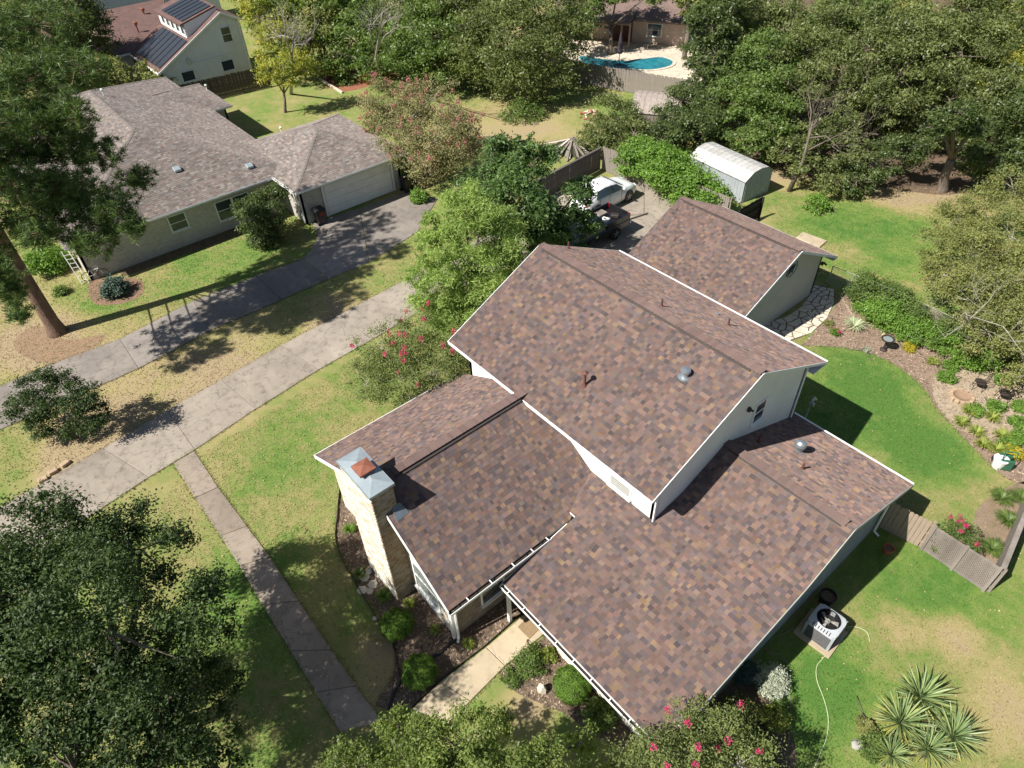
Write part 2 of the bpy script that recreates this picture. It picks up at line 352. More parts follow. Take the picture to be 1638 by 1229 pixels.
M['liriope'] = leafmat('yellowish_strap_leaves', (.14, .2, .03), (.38, .42, .1), .35, .5, .3)
M['variegated'] = leafmat('variegated_strap_leaves', (.28, .34, .2), (.62, .64, .45), .3, .5, .3)
M['yucca'] = leafmat('yucca_leaves', (.11, .18, .07), (.30, .37, .16), .2, .4, .4)
M['yucca_y'] = leafmat('yucca_leaf_yellow', (.28, .30, .07), (.46, .46, .14), .25, .45, .35)
M['fallen'] = leafmat('fallen_leaves', (.16, .11, .06), (.42, .32, .19), 0., .8, .2)
M['pink'] = leafmat('pink_petals', (.45, .03, .12), (.72, .10, .25), .35, .6, .2)
M['palepink'] = leafmat('faded_pink_petals', (.40, .16, .16), (.58, .26, .28), .35, .7, .2)
M['redleaf'] = leafmat('rust_red_leaves', (.22, .06, .03), (.38, .12, .06), .3, .6, .2)
M['deadtwig'] = mat('grey_dead_wood', (.38, .35, .31), (.27, .24, .21), .9, 6, 25, bst=.4)
# ---------------------------------------------------------------- ground
g = MB(); g.add([(-400, -250, 0), (250, -250, 0), (250, 400, 0), (-400, 400, 0)], [(0, 1, 2, 3)])
lawn = struct('lawn', g, M['lawn'])
def sheet(name, pts, z, m, **k):
    mb = MB(); mb.add([(x, y, z) for x, y in pts], [tuple(range(len(pts)))])
    from mathutils.geometry import tessellate_polygon
    mb.f = []; mb.m = []; mb.c = []
    for t in tessellate_polygon([[Vector((x, y, 0)) for x, y in pts]]):
        a, b_, c = [pts[i] for i in t]
        cr = (b_[0]-a[0])*(c[1]-a[1])-(b_[1]-a[1])*(c[0]-a[0])
        mb.face(t if cr > 0 else t[::-1])
    return struct(name, mb, m, **k)
def smooth_poly(pts, k=3):
    out = []; n = len(pts)
    for i in range(n):
        p0, p1, p2, p3 = [Vector(pts[(i+j-1) % n]).to_2d() for j in range(4)]
        for s in range(k):
            t = s/k
            out.append(tuple(.5*((2*p1)+(-p0+p2)*t+(2*p0-5*p1+4*p2-p3)*t*t+(-p0+3*p1-3*p2+p3)*t**3)))
    return out
def slab(parent, pts, z0, z1, m, name='slab', bev=.012):
    mb = MB(); n = len(pts); area = sum(pts[i][0]*pts[(i+1) % n][1]-pts[(i+1) % n][0]*pts[i][1] for i in range(n))
    if area < 0: pts = pts[::-1]
    c = Vector((sum(p[0] for p in pts)/n, sum(p[1] for p in pts)/n))
    ins = [tuple(Vector(p) + (c-Vector(p)).normalized()*bev*1.4) for p in pts]
    b = [(x, y, z0) for x, y in pts]+[(x, y, z1-bev*.6) for x, y in pts]+[(x, y, z1) for x, y in ins]
    mb.add(b, [tuple(range(2*n, 3*n))]+[(i, (i+1) % n, n+(i+1) % n, n+i) for i in range(n)]+[(n+i, n+(i+1) % n, 2*n+(i+1) % n, 2*n+i) for i in range(n)])
    return mb.build(name, m, parent)
EDGES = []
def strip_slabs(root, L, Rr, m, gap=.014, z1=.035):
    """L, R: matching lists of edge points; one slab between consecutive pairs"""
    EDGES.append((list(L), 70)); EDGES.append((list(Rr), 70))
    for i in range(len(L)-1):
        a, b_, c, d = Vector(L[i]), Vector(L[i+1]), Vector(Rr[i+1]), Vector(Rr[i])
        u = (b_-a).normalized()*gap/2; v = (c-d).normalized()*gap/2
        slab(root, [tuple(a+u), tuple(b_-u), tuple(c-v), tuple(d+v)], -.05, z1, m)
# driveway of the main house
dv = struct_root = thing('driveway', 'long pale concrete driveway running beside the front lawn', 'driveway', (0, 0, 0)); dv['kind'] = 'structure'; del dv['category']
L = [(-19.11, -17.52), (-19.44, -14.64), (-19.78, -12.03), (-20.23, -9.07), (-20.57, -6.37), (-21, -3.03), (-21.25, 0.52), (-21.57, 4.6), (-21.81, 7.22), (-22.14, 9.85), (-22.6, 12.57), (-23.04, 15.54)]
Rr = [(-15.78, -16.24), (-16.45, -13), (-16.8, -11.09), (-17.01, -9.05), (-17.57, -6), (-18.05, -2.53), (-18.32, 1), (-18.76, 5.02), (-18.83, 7.64), (-18.6, 10.18), (-18.11, 12.64), (-17.61, 14.18)]
sheet('driveway_joint_bed', L+Rr[::-1], .003, M['joint_dirt'])
strip_slabs(dv, L, Rr, M['concrete'])
sheet('patio_joint_bed', [(-23.18, 15.4), (-23.26, 19.67), (-22.08, 22.49), (-19.86, 22.97), (-15.41, 22.66), (-14.05, 16.99), (-16.64, 13.73), (-18.14, 12.91)], .003, M['joint_dirt'])
for poly in ([(-23.04, 15.54), (-22.94, 19.36), (-21.89, 22.16), (-19.6, 20.61), (-19.18, 17.87), (-18.92, 16.25), (-18.34, 13.1)],
             [(-21.7, 22.09), (-19.8, 22.65), (-17.47, 20.02), (-18.85, 17.65), (-19.51, 20.58)],
             [(-19.76, 22.69), (-17.53, 22.79), (-15.44, 22.39), (-15.15, 20.25), (-17.37, 20.01)],
             [(-18.77, 17.57), (-17.33, 19.93), (-15.13, 20.16), (-14.39, 17.11), (-14.72, 14.82), (-16.87, 13.96), (-18.16, 13.08), (-18.66, 16.09)]):
    slab(dv, list(poly), -.05, .035, M['concrete'])
# neighbour driveway
nd = thing('driveway', 'wide grey concrete driveway leading to the white garage door', 'driveway', (0, 0, 0)); nd['kind'] = 'structure'; del nd['category']
L2 = [(-27.29, -16.15), (-27.44, -12.73), (-27.14, -9.02), (-27.82, -4.87), (-27.75, -1.24), (-27.5, 1.6)]
R2 = [(-24.09, -16.69), (-24.11, -13.25), (-24.12, -9.07), (-24.63, -5.29), (-24.62, -1.23), (-24.63, 1.66)]
strip_slabs(nd, L2, R2, M['concrete_nb'])
slab(nd, [(-27.48, 1.63), (-28.18, 2.58), (-29.14, 3.44), (-29.98, 3.85), (-30.87, 4.02), (-30.49, 7.22), (-24.55, 4.28), (-24.66, 1.71)], -.05, .035, M['concrete_nb'])
slab(nd, [(-30.46, 7.25), (-30.38, 10.81), (-28.06, 11.73), (-25.39, 8.29), (-24.58, 4.34)], -.05, .035, M['concrete_nb'])
# footpath to the door
wk = thing('footpath', 'narrow brown grey concrete footpath crossing the front lawn from the driveway', 'path', (0, 0, 0)); wk['kind'] = 'structure'; del wk['category']
L = [(-16.85, -10.03), (-14.45, -10.05), (-12, -10.02), (-10.29, -10.02), (-8.25, -10.08), (-6.06, -10.11), (-4.29, -10.14), (-2.71, -10.15)]
Rr = [(-16.95, -9.1), (-14.35, -9.13), (-11.76, -9.06), (-9.86, -9.01), (-7.53, -9.05), (-5.2, -9.07), (-3.62, -9.07), (-2.14, -9.03)]
strip_slabs(wk, L, Rr, M['walk'], .025, .03)
ep = thing('entry_path', 'cream concrete entry path with a tan doormat leading under the roof edge', 'path', (0, 0, 0)); ep['kind'] = 'structure'; del ep['category']
L = [(-1.85, -8.12), (-1.95, -6.98), (-1.88, -5.17), (-1.93, -3.49), (-1.96, -3.07)]
Rr = [(-0.77, -7.59), (-0.87, -6.63), (-1.01, -5.1), (-0.99, -3.43), (-0.99, -3.03)]
strip_slabs(ep, L, Rr, M['concrete_path'], .02, .05)
mbm = MB(); pts = [(-1.74, -3.94), (-1.78, -3.48), (-1.2, -3.46), (-1.16, -3.92)]
mbm.prism([(x, y, .052) for x, y in pts], (0, 0, .018)); o = mbm.build('doormat', mat('coir_mat', (.30, .21, .12), (.24, .17, .1), .95, 8, 60, bst=.8), bevel=.004)
set_props(o, 'tan rectangular doormat on the cream entry path', 'doormat')
# planting beds
bed_front = smooth_poly([(-10.45, -5.7), (-9.27, -6.6), (-8.29, -6.95), (-6.59, -7.16), (-5.33, -7.18), (-4.14, -7.36), (-3.37, -7.77), (-2.99, -8.25), (-2.69, -8.95), (-1.89, -8.09), (-1.98, -7.07), (-1.97, -5.18), (-1.98, -3.51), (-2.03, -3.07), (-1.1, -3.05), (-0.91, -3.45), (-0.97, -5.34), (-0.05, -5.34), (1.25, -4.7), (2.51, -4.36), (3.35, -3.91), (3.26, -1.24), (-2.57, -1.08), (-6.69, -3.68), (-9.54, -4.67)], 2)
sheet('front_planting_bed', bed_front, .006, M['mulch'])
bed_back = smooth_poly([(-3.65, 15.96), (-2.47, 17.04), (-1.26, 17.74), (0.27, 17.75), (1.73, 17.16), (2.46, 16.5), (3.77, 15.71), (4.74, 15.22), (5.88, 14.65), (6.8, 14.83), (7.57, 16.4), (5.7, 23.09), (2.73, 22.46), (-0.59, 23.21), (-3.08, 22.92), (-4.67, 21.37), (-4.17, 19.32), (-3.76, 16.41)], 3)
sheet('back_planting_bed', bed_back, .006, M['mulch_pink'])
sheet('fire_pit_gravel', smooth_poly([(1.57, 18.23), (2.55, 16.6), (3.94, 15.9), (5.12, 16.67), (6.04, 19.33), (5.12, 21.83), (3.29, 21.08), (2.16, 19.84)], 3), .012, M['pebble'])
sheet('side_planting_bed', smooth_poly([(6.21, 13.48), (6.13, 12.06), (6.46, 10.95), (6.03, 9.77), (5.59, 9.27), (6.86, 9.41), (7.68, 9.97), (7.69, 12.55), (7.49, 15.38), (6.74, 15)], 3), .006, M['mulch_pink'])
sheet('corner_planting_bed', smooth_poly([(4, -1.26), (4.16, 0.09), (5.13, 0.33), (6.09, 0.03), (6.82, -0.93), (6.48, -2.52), (4.6, -3.99), (3.71, -3.5)], 3), .006, M['mulch'])
sheet('pine_straw', smooth_poly([(-31.44, -11.94), (-28.98, -11.17), (-28.18, -9.55), (-27.48, -9.91), (-27.04, -11.24), (-28.07, -12.72), (-30.6, -13.32)], 3), .006, mat('pine_straw_litter', (.29, .19, .12), (.21, .15, .09), .95, 3, 40, bst=.8, amt=.9))
sheet('shrub_bed', smooth_poly([(-33.77, -8.65), (-33.43, -7.64), (-31.98, -6.35), (-30.5, -6.74), (-30.26, -7.77), (-31.03, -8.87), (-32.02, -9.08)], 3), .006, mat('red_mulch', (.26, .16, .11), (.18, .115, .08), .95, 3, 40, bst=.8, amt=.9))
sheet('neighbour_wall_bed', [(-33.8, -7), (-33.8, 3), (-32.6, 3), (-32.7, 0), (-33., -7)], .006, M['mulch'])
sheet('woodland_floor', smooth_poly([(-17.68, 29.94), (-15.58, 31.29), (-11.66, 31.8), (-8.97, 33.98), (-6.34, 35.26), (-3.06, 40.15), (2.7, 51.32), (-11.59, 107.13), (-54.04, 69.32), (-26.83, 37.41), (-19.98, 33.85)], 2), .006, M['soil'])
sheet('red_leaf_bed', smooth_poly([(-53.75, 17.27), (-49.74, 16.91), (-49.28, 20.15), (-49.42, 22.91), (-53.12, 22.54), (-55.09, 19.65)], 2), .006, mat('rust_groundcover_soil', (.3, .12, .07), (.2, .09, .05), .95, 3, 30, bst=.8, amt=.9))
# grass blades
def inside(P, poly):
    x, y = P[:, 0], P[:, 1]; r = np.zeros(len(P), bool); n = len(poly)
    for i in range(n):
        (x1, y1), (x2, y2) = poly[i], poly[(i+1) % n]
        c = ((y1 > y) != (y2 > y)) & (x < (x2-x1)*(y-y1)/(y2-y1+1e-12)+x1); r ^= c
    return r
def blades(P, h, wd, lean, rngs=rng):
    n = len(P); a = rngs.uniform(0, 2*np.pi, n); hh = h*rngs.uniform(.5, 1.3, n); la = rngs.uniform(0, 2*np.pi, n); l = lean*hh*rngs.uniform(.2, 1.6, n)
    B = np.zeros((n, 3, 3)); B[:, :, :2] = P[:, None, :2]
    B[:, 0, 0] -= np.cos(a)*wd/2; B[:, 0, 1] -= np.sin(a)*wd/2; B[:, 1, 0] += np.cos(a)*wd/2; B[:, 1, 1] += np.sin(a)*wd/2
    B[:, 2, 0] += np.cos(la)*l; B[:, 2, 1] += np.sin(la)*l; B[:, 2, 2] = hh
    return B.reshape(-1, 3), np.arange(3*n).reshape(n, 3)
excl = []
def grass_area(poly, dens, h=.05, wd=.03):
    xs = [p[0] for p in poly]; ys = [p[1] for p in poly]; A = (max(xs)-min(xs))*(max(ys)-min(ys)); n = int(A*dens)
    P = np.stack([rng.uniform(min(xs), max(xs), n), rng.uniform(min(ys), max(ys), n)], 1); k = inside(P, poly)
    for e in excl: k &= ~inside(P, e)
    return P[k]
HOUSEFP = [(-10.2, -5.8), (-2.8, -5.8), (-2.8, -3.7), (4.1, -3.7), (4.1, 9), (-10, 9)]
excl += [bed_front, bed_back, HOUSEFP, [(-16.85, -10.03), (-16.95, -9.1), (-2.14, -9.03), (-2.71, -10.15)], [(-19.11, -17.52), (-19.44, -14.64), (-20.23, -9.07), (-21, -3.03), (-21.57, 4.6), (-21.81, 7.22), (-18.83, 7.64), (-18.76, 5.02), (-17.57, -6), (-17.01, -9.05), (-16.45, -13), (-15.78, -16.24)],
         [(-27.29, -16.15), (-27.14, -9.02), (-27.82, -4.87), (-27.5, 1.6), (-29.14, 3.44), (-30.38, 10.81), (-28.06, 11.73), (-25.39, 8.29), (-24.63, 1.66), (-24.63, -5.29), (-24.12, -9.07), (-24.09, -16.69)], [(-12, 12.3), (-5.5, 12.3), (-5.5, 20.2), (-12, 20.2)], [(-21, 15.5), (-11.9, 15.5), (-11.9, 23.3), (-21, 23.3)]]
EDGES += [(bed_back[:26], 60), (bed_front[:16], 50)]
near = grass_area([(-7.83, -19.1), (-16.52, -9.56), (-18.35, 5.56), (-12.7, 2.83), (-0.82, -2.74), (-0.8, -10.95)], 300)
rgt = grass_area([(4.46, -4.87), (2.44, 6.62), (-5.48, 16.35), (-2.95, 17.29), (6.01, 22.2), (12.24, 4.14)], 420)
mid = grass_area([(-20.73, -17.25), (-43.05, -13.51), (-34.72, 7.05), (-20.32, 8.81), (-18.33, -5.93)], 110)
bk = grass_area([(-13.74, 26.52), (-12.98, 31.71), (-0.34, 40.61), (5.7, 23.09), (-5.05, 20.79)], 130)
V1, F1 = blades(np.concatenate([near, rgt]), .045, .022, .9); V2, F2 = blades(np.concatenate([mid, bk]), .05, .045, .9)
eds = []
for pl, dn_ in EDGES:
    for a, b_ in zip(pl[:-1], pl[1:]):
        k = int(math.dist(a, b_)*dn_); t_ = rng.uniform(0, 1, k)[:, None]; eds.append(np.array(a)*(1-t_)+np.array(b_)*t_+rng.normal(0, .045, (k, 2)))
V3, F3 = blades(np.concatenate(eds), .075, .03, 1.1)
V = np.concatenate([V1, V2, V3]); F = np.concatenate([F1, F2+len(V1), F3+len(V1)+len(V2)])
link('lawn_grass', npmesh('lawn_grass', V, F, M['grass'], rng.uniform(0, 1, len(F))), kind='stuff', label='short mown grass covering the lawns')
# mulch chips
cp = np.concatenate([grass_area_ for grass_area_ in [(lambda poly, d: (lambda P: P[inside(P, poly)])(np.stack([rng.uniform(min(p[0] for p in poly), max(p[0] for p in poly), d), rng.uniform(min(p[1] for p in poly), max(p[1] for p in poly), d)], 1)))(q, d) for q, d in ((bed_front, 16000), (bed_back, 14000))]])
n = len(cp); a = rng.uniform(0, 6.28, n); l = rng.uniform(.02, .05, n); wv = rng.uniform(.008, .02, n); z = rng.uniform(.01, .03, n)
d1 = np.stack([np.cos(a)*l, np.sin(a)*l, rng.uniform(-.01, .012, n)], 1); d2 = np.stack([-np.sin(a)*wv, np.cos(a)*wv, rng.uniform(-.01, .01, n)], 1); c0 = np.concatenate([cp, z[:, None]], 1)
V = np.stack([c0-d1-d2, c0+d1-d2, c0+d1+d2, c0-d1+d2], 1).reshape(-1, 3)
link('mulch_chips', npmesh('mulch_chips', V, np.arange(4*n).reshape(n, 4), M['chip'], rng.uniform(0, 1, n)), kind='stuff', label='loose bark chips and leaf bits over the planting beds')

fl = np.concatenate([near[rng.choice(len(near), 2600)], rgt[rng.choice(len(rgt), 700)], mid[rng.choice(len(mid), 1600)], bk[rng.choice(len(bk), 900)]])+rng.normal(0, .1, (5800, 2)); n = len(fl)
a = rng.uniform(0, 6.28, n); l = rng.uniform(.02, .045, n); z = rng.uniform(.03, .05, n); d1 = np.stack([np.cos(a)*l, np.sin(a)*l, rng.uniform(-.015, .015, n)], 1); d2 = np.stack([-np.sin(a)*l*.6, np.cos(a)*l*.6, rng.uniform(-.012, .012, n)], 1); c0 = np.concatenate([fl, z[:, None]], 1)
link('fallen_leaves', npmesh('fallen_leaves', np.stack([c0-d1, c0+d2, c0+d1, c0-d2], 1).reshape(-1, 3), np.arange(4*n).reshape(n, 4), M['fallen'], rng.uniform(0, 1, n)), kind='stuff', label='dry fallen leaves scattered over the lawns')
# ---------------------------------------------------------------- shingled roofs
def clip(poly, cv):
    """Sutherland-Hodgman: clip 2D poly by convex ccw polygon cv"""
    out = poly
    for i in range(len(cv)):
        a, b_ = cv[i], cv[(i+1) % len(cv)]; ex, ey = b_[0]-a[0], b_[1]-a[1]
        inp, out = out, []
        for j in range(len(inp)):
            p, q = inp[j], inp[(j+1) % len(inp)]
            sp = ex*(p[1]-a[1])-ey*(p[0]-a[0]); sq = ex*(q[1]-a[1])-ey*(q[0]-a[0])
            if sp >= 0: out.append(p)
            if (sp >= 0) != (sq >= 0):
                t = sp/(sp-sq); out.append((p[0]+t*(q[0]-p[0]), p[1]+t*(q[1]-p[1])))
        if len(out) < 3: return []
    return out
BROWN = [((.146, .102, .091), .26), ((.118, .092, .093), .19), ((.092, .074, .074), .09), ((.188, .130, .100), .14), ((.176, .113, .096), .18), ((.205, .14, .088), .03), ((.134, .104, .092), .11)]
GREYT = [((.235, .205, .185), .35), ((.20, .172, .158), .25), ((.285, .25, .225), .2), ((.225, .175, .158), .2)]
REDT = [((.24, .11, .095), .5), ((.18, .085, .075), .3), ((.28, .15, .12), .2)]
MEAN = {id(p_): tuple(sum(c[k]*wt for c, wt in p_) for k in range(3)) for p_ in (BROWN, GREYT, REDT)}
def pick(pal, patch):
    r = random.random(); acc = 0
    for i, (c, wt) in enumerate(pal):
        acc += wt
        if r < acc: return i, c
    return 0, pal[0][0]
WID = (.09, .12, .14, .16, .2)
def shingle_plane(root, eaveA, eaveB, upslope_pt, polys, pal, indiv=0, expo=.143, thick=.10, name='roof', slab_poly=None, fascia=None, wid=WID, th=.006):
    """eaveA->eaveB: eave line (3D, left to right seen from outside); upslope_pt: any point of the plane higher up.
    polys: list of convex (3D point) polygons covering the plane"""
    O = Vector(eaveA); U = (Vector(eaveB)-O).normalized(); W = Vector(upslope_pt)-O; Vv = (W-U*W.dot(U)).normalized(); Nn = U.cross(Vv).normalized()
    if Nn.z < 0: Nn = -Nn
    ro = thing_loc = Vector((0, 0, 0)); p = root
    while p is not None: ro += Vector(p.location); p = p.parent
    # roof deck (solid)
    mb = MB()
    for pl in (slab_poly or polys):
        pts = [Vector(q) for q in pl]; nn = (pts[1]-pts[0]).cross(pts[2]-pts[0])
        if nn.z < 0: pts = pts[::-1]
        mb.prism(pts, (0, 0, -thick), 0, 2); 
        for k in range(len(mb.m)-len(pts), len(mb.m)): mb.m[k] = 1
    deck = mb.build(name, [M['felt'], fascia or M['gutter'], M['soffit']], root)
    uv = []
    for pl in polys:
        q = [((Vector(a)-O).dot(U), (Vector(a)-O).dot(Vv)) for a in pl]
        A = sum(q[i][0]*q[(i+1) % len(q)][1]-q[(i+1) % len(q)][0]*q[i][1] for i in range(len(q)))
        uv.append(q if A > 0 else q[::-1])
    u0 = min(a[0] for q in uv for a in q); u1 = max(a[0] for q in uv for a in q); v0 = min(a[1] for q in uv for a in q); v1 = max(a[1] for q in uv for a in q)
    VS = []; F3 = []; FQ = []; T3 = []; TQ = []; FN = {}; TN = {}
    tabs = []; singles = []
    nc = int((v1-v0)/expo)+2; vv0 = v0-.012
    for c in range(nc):
        va = vv0+c*expo; vb = va+expo; u = u0-random.uniform(0, .3)
        while u < u1:
            wdt = random.choice(wid); a, b_ = u, u+wdt; u = b_
            rect = [(a, va), (b_, va), (b_, vb), (a, vb)]
            ci, cc = pick(pal, 0); lift = random.choice((0, 0, .003))
            for q in uv:
                cl = clip(rect, q)
                if not cl: continue
                full = len(cl) == 4 and all(abs(cl[i][0]-rect[j][0]) < 1e-6 for i, j in zip(range(4), range(4)))and abs(cl[0][1]-va) < 1e-6
                tabs.append((cl, va, cc, ci, lift, full, wdt, (a, va)))
    if indiv:
        fulls = [t for t in tabs if t[5]]
        fulls.sort(key=lambda t: (CAM-(O+U*t[7][0]+Vv*t[7][1])).length)
        singles = fulls[:indiv]; ids = set(id(t) for t in singles); tabs = [t for t in tabs if id(t) not in ids]
    def tabgeo(cl, va, lift):
        top = [(x, y, .003+lift+th*(1-(y-va)/expo)) for x, y in cl]; bot = [(x, y, -.004) for x, y in cl]
        return top, bot
    faces = []; cols = []; verts = []
    for (cl, va, cc, ci, lift, full, wdt, _) in tabs:
        top, bot = tabgeo(cl, va, lift); b = len(verts); n = len(cl)
        for (x, y, z) in top+bot: verts.append(O+U*x+Vv*y+Nn*z-ro)
        j = random.uniform(.78, 1.24); hj = random.uniform(-.04, .04); cc = tuple(k*.92+mn*.08 for k, mn in zip(cc, MEAN[id(pal)])); cj = (cc[0]*j*(1+hj), cc[1]*j, cc[2]*j*(1-hj))
        faces.append(tuple(range(b, b+n))); cols.append(cj)
        for i in range(n):
            i2 = (i+1) % n
            if cl[i][1] > va+expo-1e-4 and cl[i2][1] > va+expo-1e-4: continue
            faces.append((b+i, b+n+i, b+n+i2, b+i2)); cols.append(cj)
    by = {}
    for f, c in zip(faces, cols): by.setdefault(len(f), ([], []))[0].append(f); by[len(f)][1].append(c)
    Fs = [np.array(v[0]) for v in by.values()]; C = np.concatenate([np.array(v[1]) for v in by.values()])
    link('shingles', npmesh('shingle_courses', np.array([tuple(v) for v in verts]), Fs, M['shingle'], colr=C), deck, kind='stuff')
    meshes = {}
    for (cl, va, cc, ci, lift, full, wdt, o_) in singles:
        key = (ci, wdt, lift, random.randrange(3))
        if key not in meshes:
            cc = tuple(k*.92+mn*.08 for k, mn in zip(cc, MEAN[id(pal)])); rect = [(0, 0), (wdt, 0), (wdt, expo), (0, expo)]; top, bot = tabgeo(rect, 0, lift)
            vs = [U*x+Vv*y+Nn*z for x, y, z in top+bot]; j = (.88, 1., 1.14)[key[3]]
            meshes[key] = npmesh('shingle', np.array([tuple(v) for v in vs]), np.array([(0, 1, 2, 3), (0, 4, 5, 1), (1, 5, 6, 2), (3, 2, 6, 7), (0, 3, 7, 4), (7, 6, 5, 4)]), M['shingle'], colr=np.array([[k*j for k in cc]]*6))
        link('shingle', meshes[key], deck, loc=O+U*o_[0]+Vv*o_[1]-ro)
    return deck
def ridge_caps(root, A, B, pal, wd=.17, rise=.035, dk=.0, step=.145):
    """row of overlapping ridge cap shingles along A->B, drooping on both sides"""
    A, B = Vector(A), Vector(B); d = (B-A); L_ = d.length; d.normalize(); s_ = d.cross(Vector((0, 0, 1))).normalized(); u = s_.cross(d)
    mb = MB(); t = 0
    while t < L_-.01:
        e = min(t+step, L_); c = pal[0][1-1][0] if False else pal[0][0]; j = random.uniform(.86, 1.1)*1.04; mb.tint = tuple(k*j for k in c)
        for sg in (-1, 1):
            z0, z1 = rise+.012, rise-.002
            P = [A+d*t+u*z0, A+d*e+u*z1, A+d*e+s_*sg*wd+u*(z1-dk), A+d*t+s_*sg*wd+u*(z0-dk)]
            Q = [q-u*.03 for q in P]
            P = P if sg < 0 else P[::-1]; Q = Q if sg < 0 else Q[::-1]
            mb.add(P+Q, [(0, 1, 2, 3), (0, 4, 5, 1), (1, 5, 6, 2), (2, 6, 7, 3), (3, 7, 4, 0)])
        t = e
    return mb.build('ridge_cap', M['shingle'], root)
def gutter(root, A, B, out, m=None, w_=.13, h_=.12, straps=0, cover=False):
    A, B, o = Vector(A), Vector(B), Vector(out).normalized(); mb = MB(); t = .012; z = Vector((0, 0, 1))
    mb.bar(A+o*w_-z*h_/2, B+o*w_-z*h_/2, t, h_); mb.bar(A+o*.012-z*h_/2, B+o*.012-z*h_/2, t, h_)
    mb.bar(A+o*w_/2-z*(h_-.006), B+o*w_/2-z*(h_-.006), w_, t)
    d = (B-A)
    for k in range(straps): q = A+d*(k+.5)/straps; mb.bar(q-o*.02+z*.004, q+o*(w_+.01)+z*.004, .035, .006)
    for q in (A, B): mb.box(q+o*w_/2-z*h_/2, (.012 if abs(d.normalized().x) > .5 else w_, .012 if abs(d.normalized().y) > .5 else w_, h_))
    g_ = mb.build('gutter', m or M['gutter'], root)
    mb = MB(); mb.bar(A+o*w_/2-z*(h_-.035), B+o*w_/2-z*(h_-.035), w_-.03, .03)
    mb.build('gutter_debris', M['gutter_in'], g_)
    if cover: mb = MB(); mb.bar(A+o*w_/2+z*.014, B+o*w_/2+z*.014, w_+.02, .01); mb.build('gutter_guard', M['gutter'], g_)
    return g_
def wall(root, pts, inward, m, th=.14, name='wall'):
    mb = MB(); mb.prism([Vector(p) for p in pts], Vector(inward).normalized()*th); return mb.build(name, m, root)
def window(root, c, ux, w_, h_, glass, frame=None, nrm=None, bars=1, sill=True):
    """window centred at c (3D, on wall face), horizontal dir ux, normal nrm"""
    c, ux, n_ = Vector(c), Vector(ux).normalized(), Vector(nrm).normalized(); z = Vector((0, 0, 1)); mb = MB(); f = .055
    for sg in (-1, 1):
        mb.bar(c+ux*sg*(w_/2)-z*h_/2, c+ux*sg*(w_/2)+z*h_/2, .07, f, n_); mb.bar(c-ux*(w_/2+f/2)+z*sg*h_/2, c+ux*(w_/2+f/2)+z*sg*h_/2, .07, f, z)
    for k in range(bars): mb.bar(c-ux*w_/2+n_*.004, c+ux*w_/2+n_*.004, .05, .035, z) if k == 0 else None
    fo = mb.build('window', frame or M['white'], root)
    mb = MB(); q = [c+ux*a*w_/2+z*b_*h_/2+n_*.01 for a, b_ in ((-1, -1), (1, -1), (1, 1), (-1, 1))]; mb.prism(q, -n_*.02); mb.build('pane', glass, fo)
    if sill: mb = MB(); mb.bar(c-ux*(w_/2+.06)-z*(h_/2+.05)+n_*.04, c+ux*(w_/2+.06)-z*(h_/2+.05)+n_*.04, .12, .05); mb.build('sill', frame or M['white'], fo)
    return fo
def bricks(root, A, B, z0, ztop, nrm, pal, indiv=0, bl=.2, bh=.067, mj=.01, parent_mat=None):
    """brick facing on the vertical plane through A->B; ztop(s) gives the top height"""
    A, B = Vector(A), Vector(B); L_ = (B-A).length; u = (B-A).normalized(); n_ = Vector(nrm).normalized(); z = Vector((0, 0, 1))
    core_pts = [A+z*z0, B+z*z0]; k = 8
    ss = [L_*(1-i/k) for i in range(k+1)]; core_pts += [A+u*s+z*ztop(s) for s in ss]
    cm = MB(); cm.prism(core_pts, -n_*.12); core = cm.build('brick_wall', parent_mat or M['mortar'], root)
    ro = Vector((0, 0, 0)); p = core
    while p is not None: ro += Vector(p.location); p = p.parent
    it = []; r = 0; zz = z0
    while zz < max(ztop(0), ztop(L_/2), ztop(L_)):
        s = -(bl/2 if r % 2 else 0)
        while s < L_:
            a, b_ = max(s, 0), min(s+bl-mj, L_)
            if b_-a > .03:
                tz = min(zz+bh-mj, min(ztop(a), ztop(b_)))
                if tz-zz > .02: it.append((a, b_, zz, tz, abs(b_-a-(bl-mj)) < 1e-4 and abs(tz-zz-(bh-mj)) < 1e-4))
            s += bl
        zz += bh; r += 1
    ful = sorted([t for t in it if t[4]], key=lambda t: (CAM-(A+u*t[0]+z*t[2])).length)[:indiv]; ids = set(map(id, ful))
    mb = MB()
    def geo(a, b_, c, d, pr):
        q = [(a, c), (b_, c), (b_, d), (a, d)]; i = .004
        f = [(a+i, c+i), (b_-i, c+i), (b_-i, d-i), (a+i, d-i)]
        return [u*x+z*y for x, y in q]+[u*x+z*y+n_*pr for x, y in f], [(4, 5, 6, 7), (0, 1, 5, 4), (1, 2, 6, 5), (2, 3, 7, 6), (3, 0, 4, 7)]
    for t in it:
        if id(t) in ids: continue
        _, c = pick(pal, 0); j = random.uniform(.85, 1.12); mb.tint = tuple(k*j for k in c)
        vs, fs = geo(*t[:4], random.uniform(.007, .015)); mb.add([A+v for v in vs], fs)
    o = mb.build('bricks', M['brick'], core, kind='stuff')
    ms = {}
    for t in ful:
        ci, c = pick(pal, 0); k = (ci, random.randrange(3))
        if k not in ms:
            vs, fs = geo(0, bl-mj, 0, bh-mj, (.008, .011, .014)[k[1]]); x = MB(); x.tint = tuple(q*(.9, 1., 1.1)[k[1]] for q in c); x.add(vs, fs); ms[k] = x.mesh('brick', M['brick'])
        link('brick', ms[k], core, loc=A+u*t[0]+z*t[2]-ro)
    return core
M['mortar'] = mat('pale_mortar', (.50, .46, .39), (.42, .38, .32), .95, 6, 40)
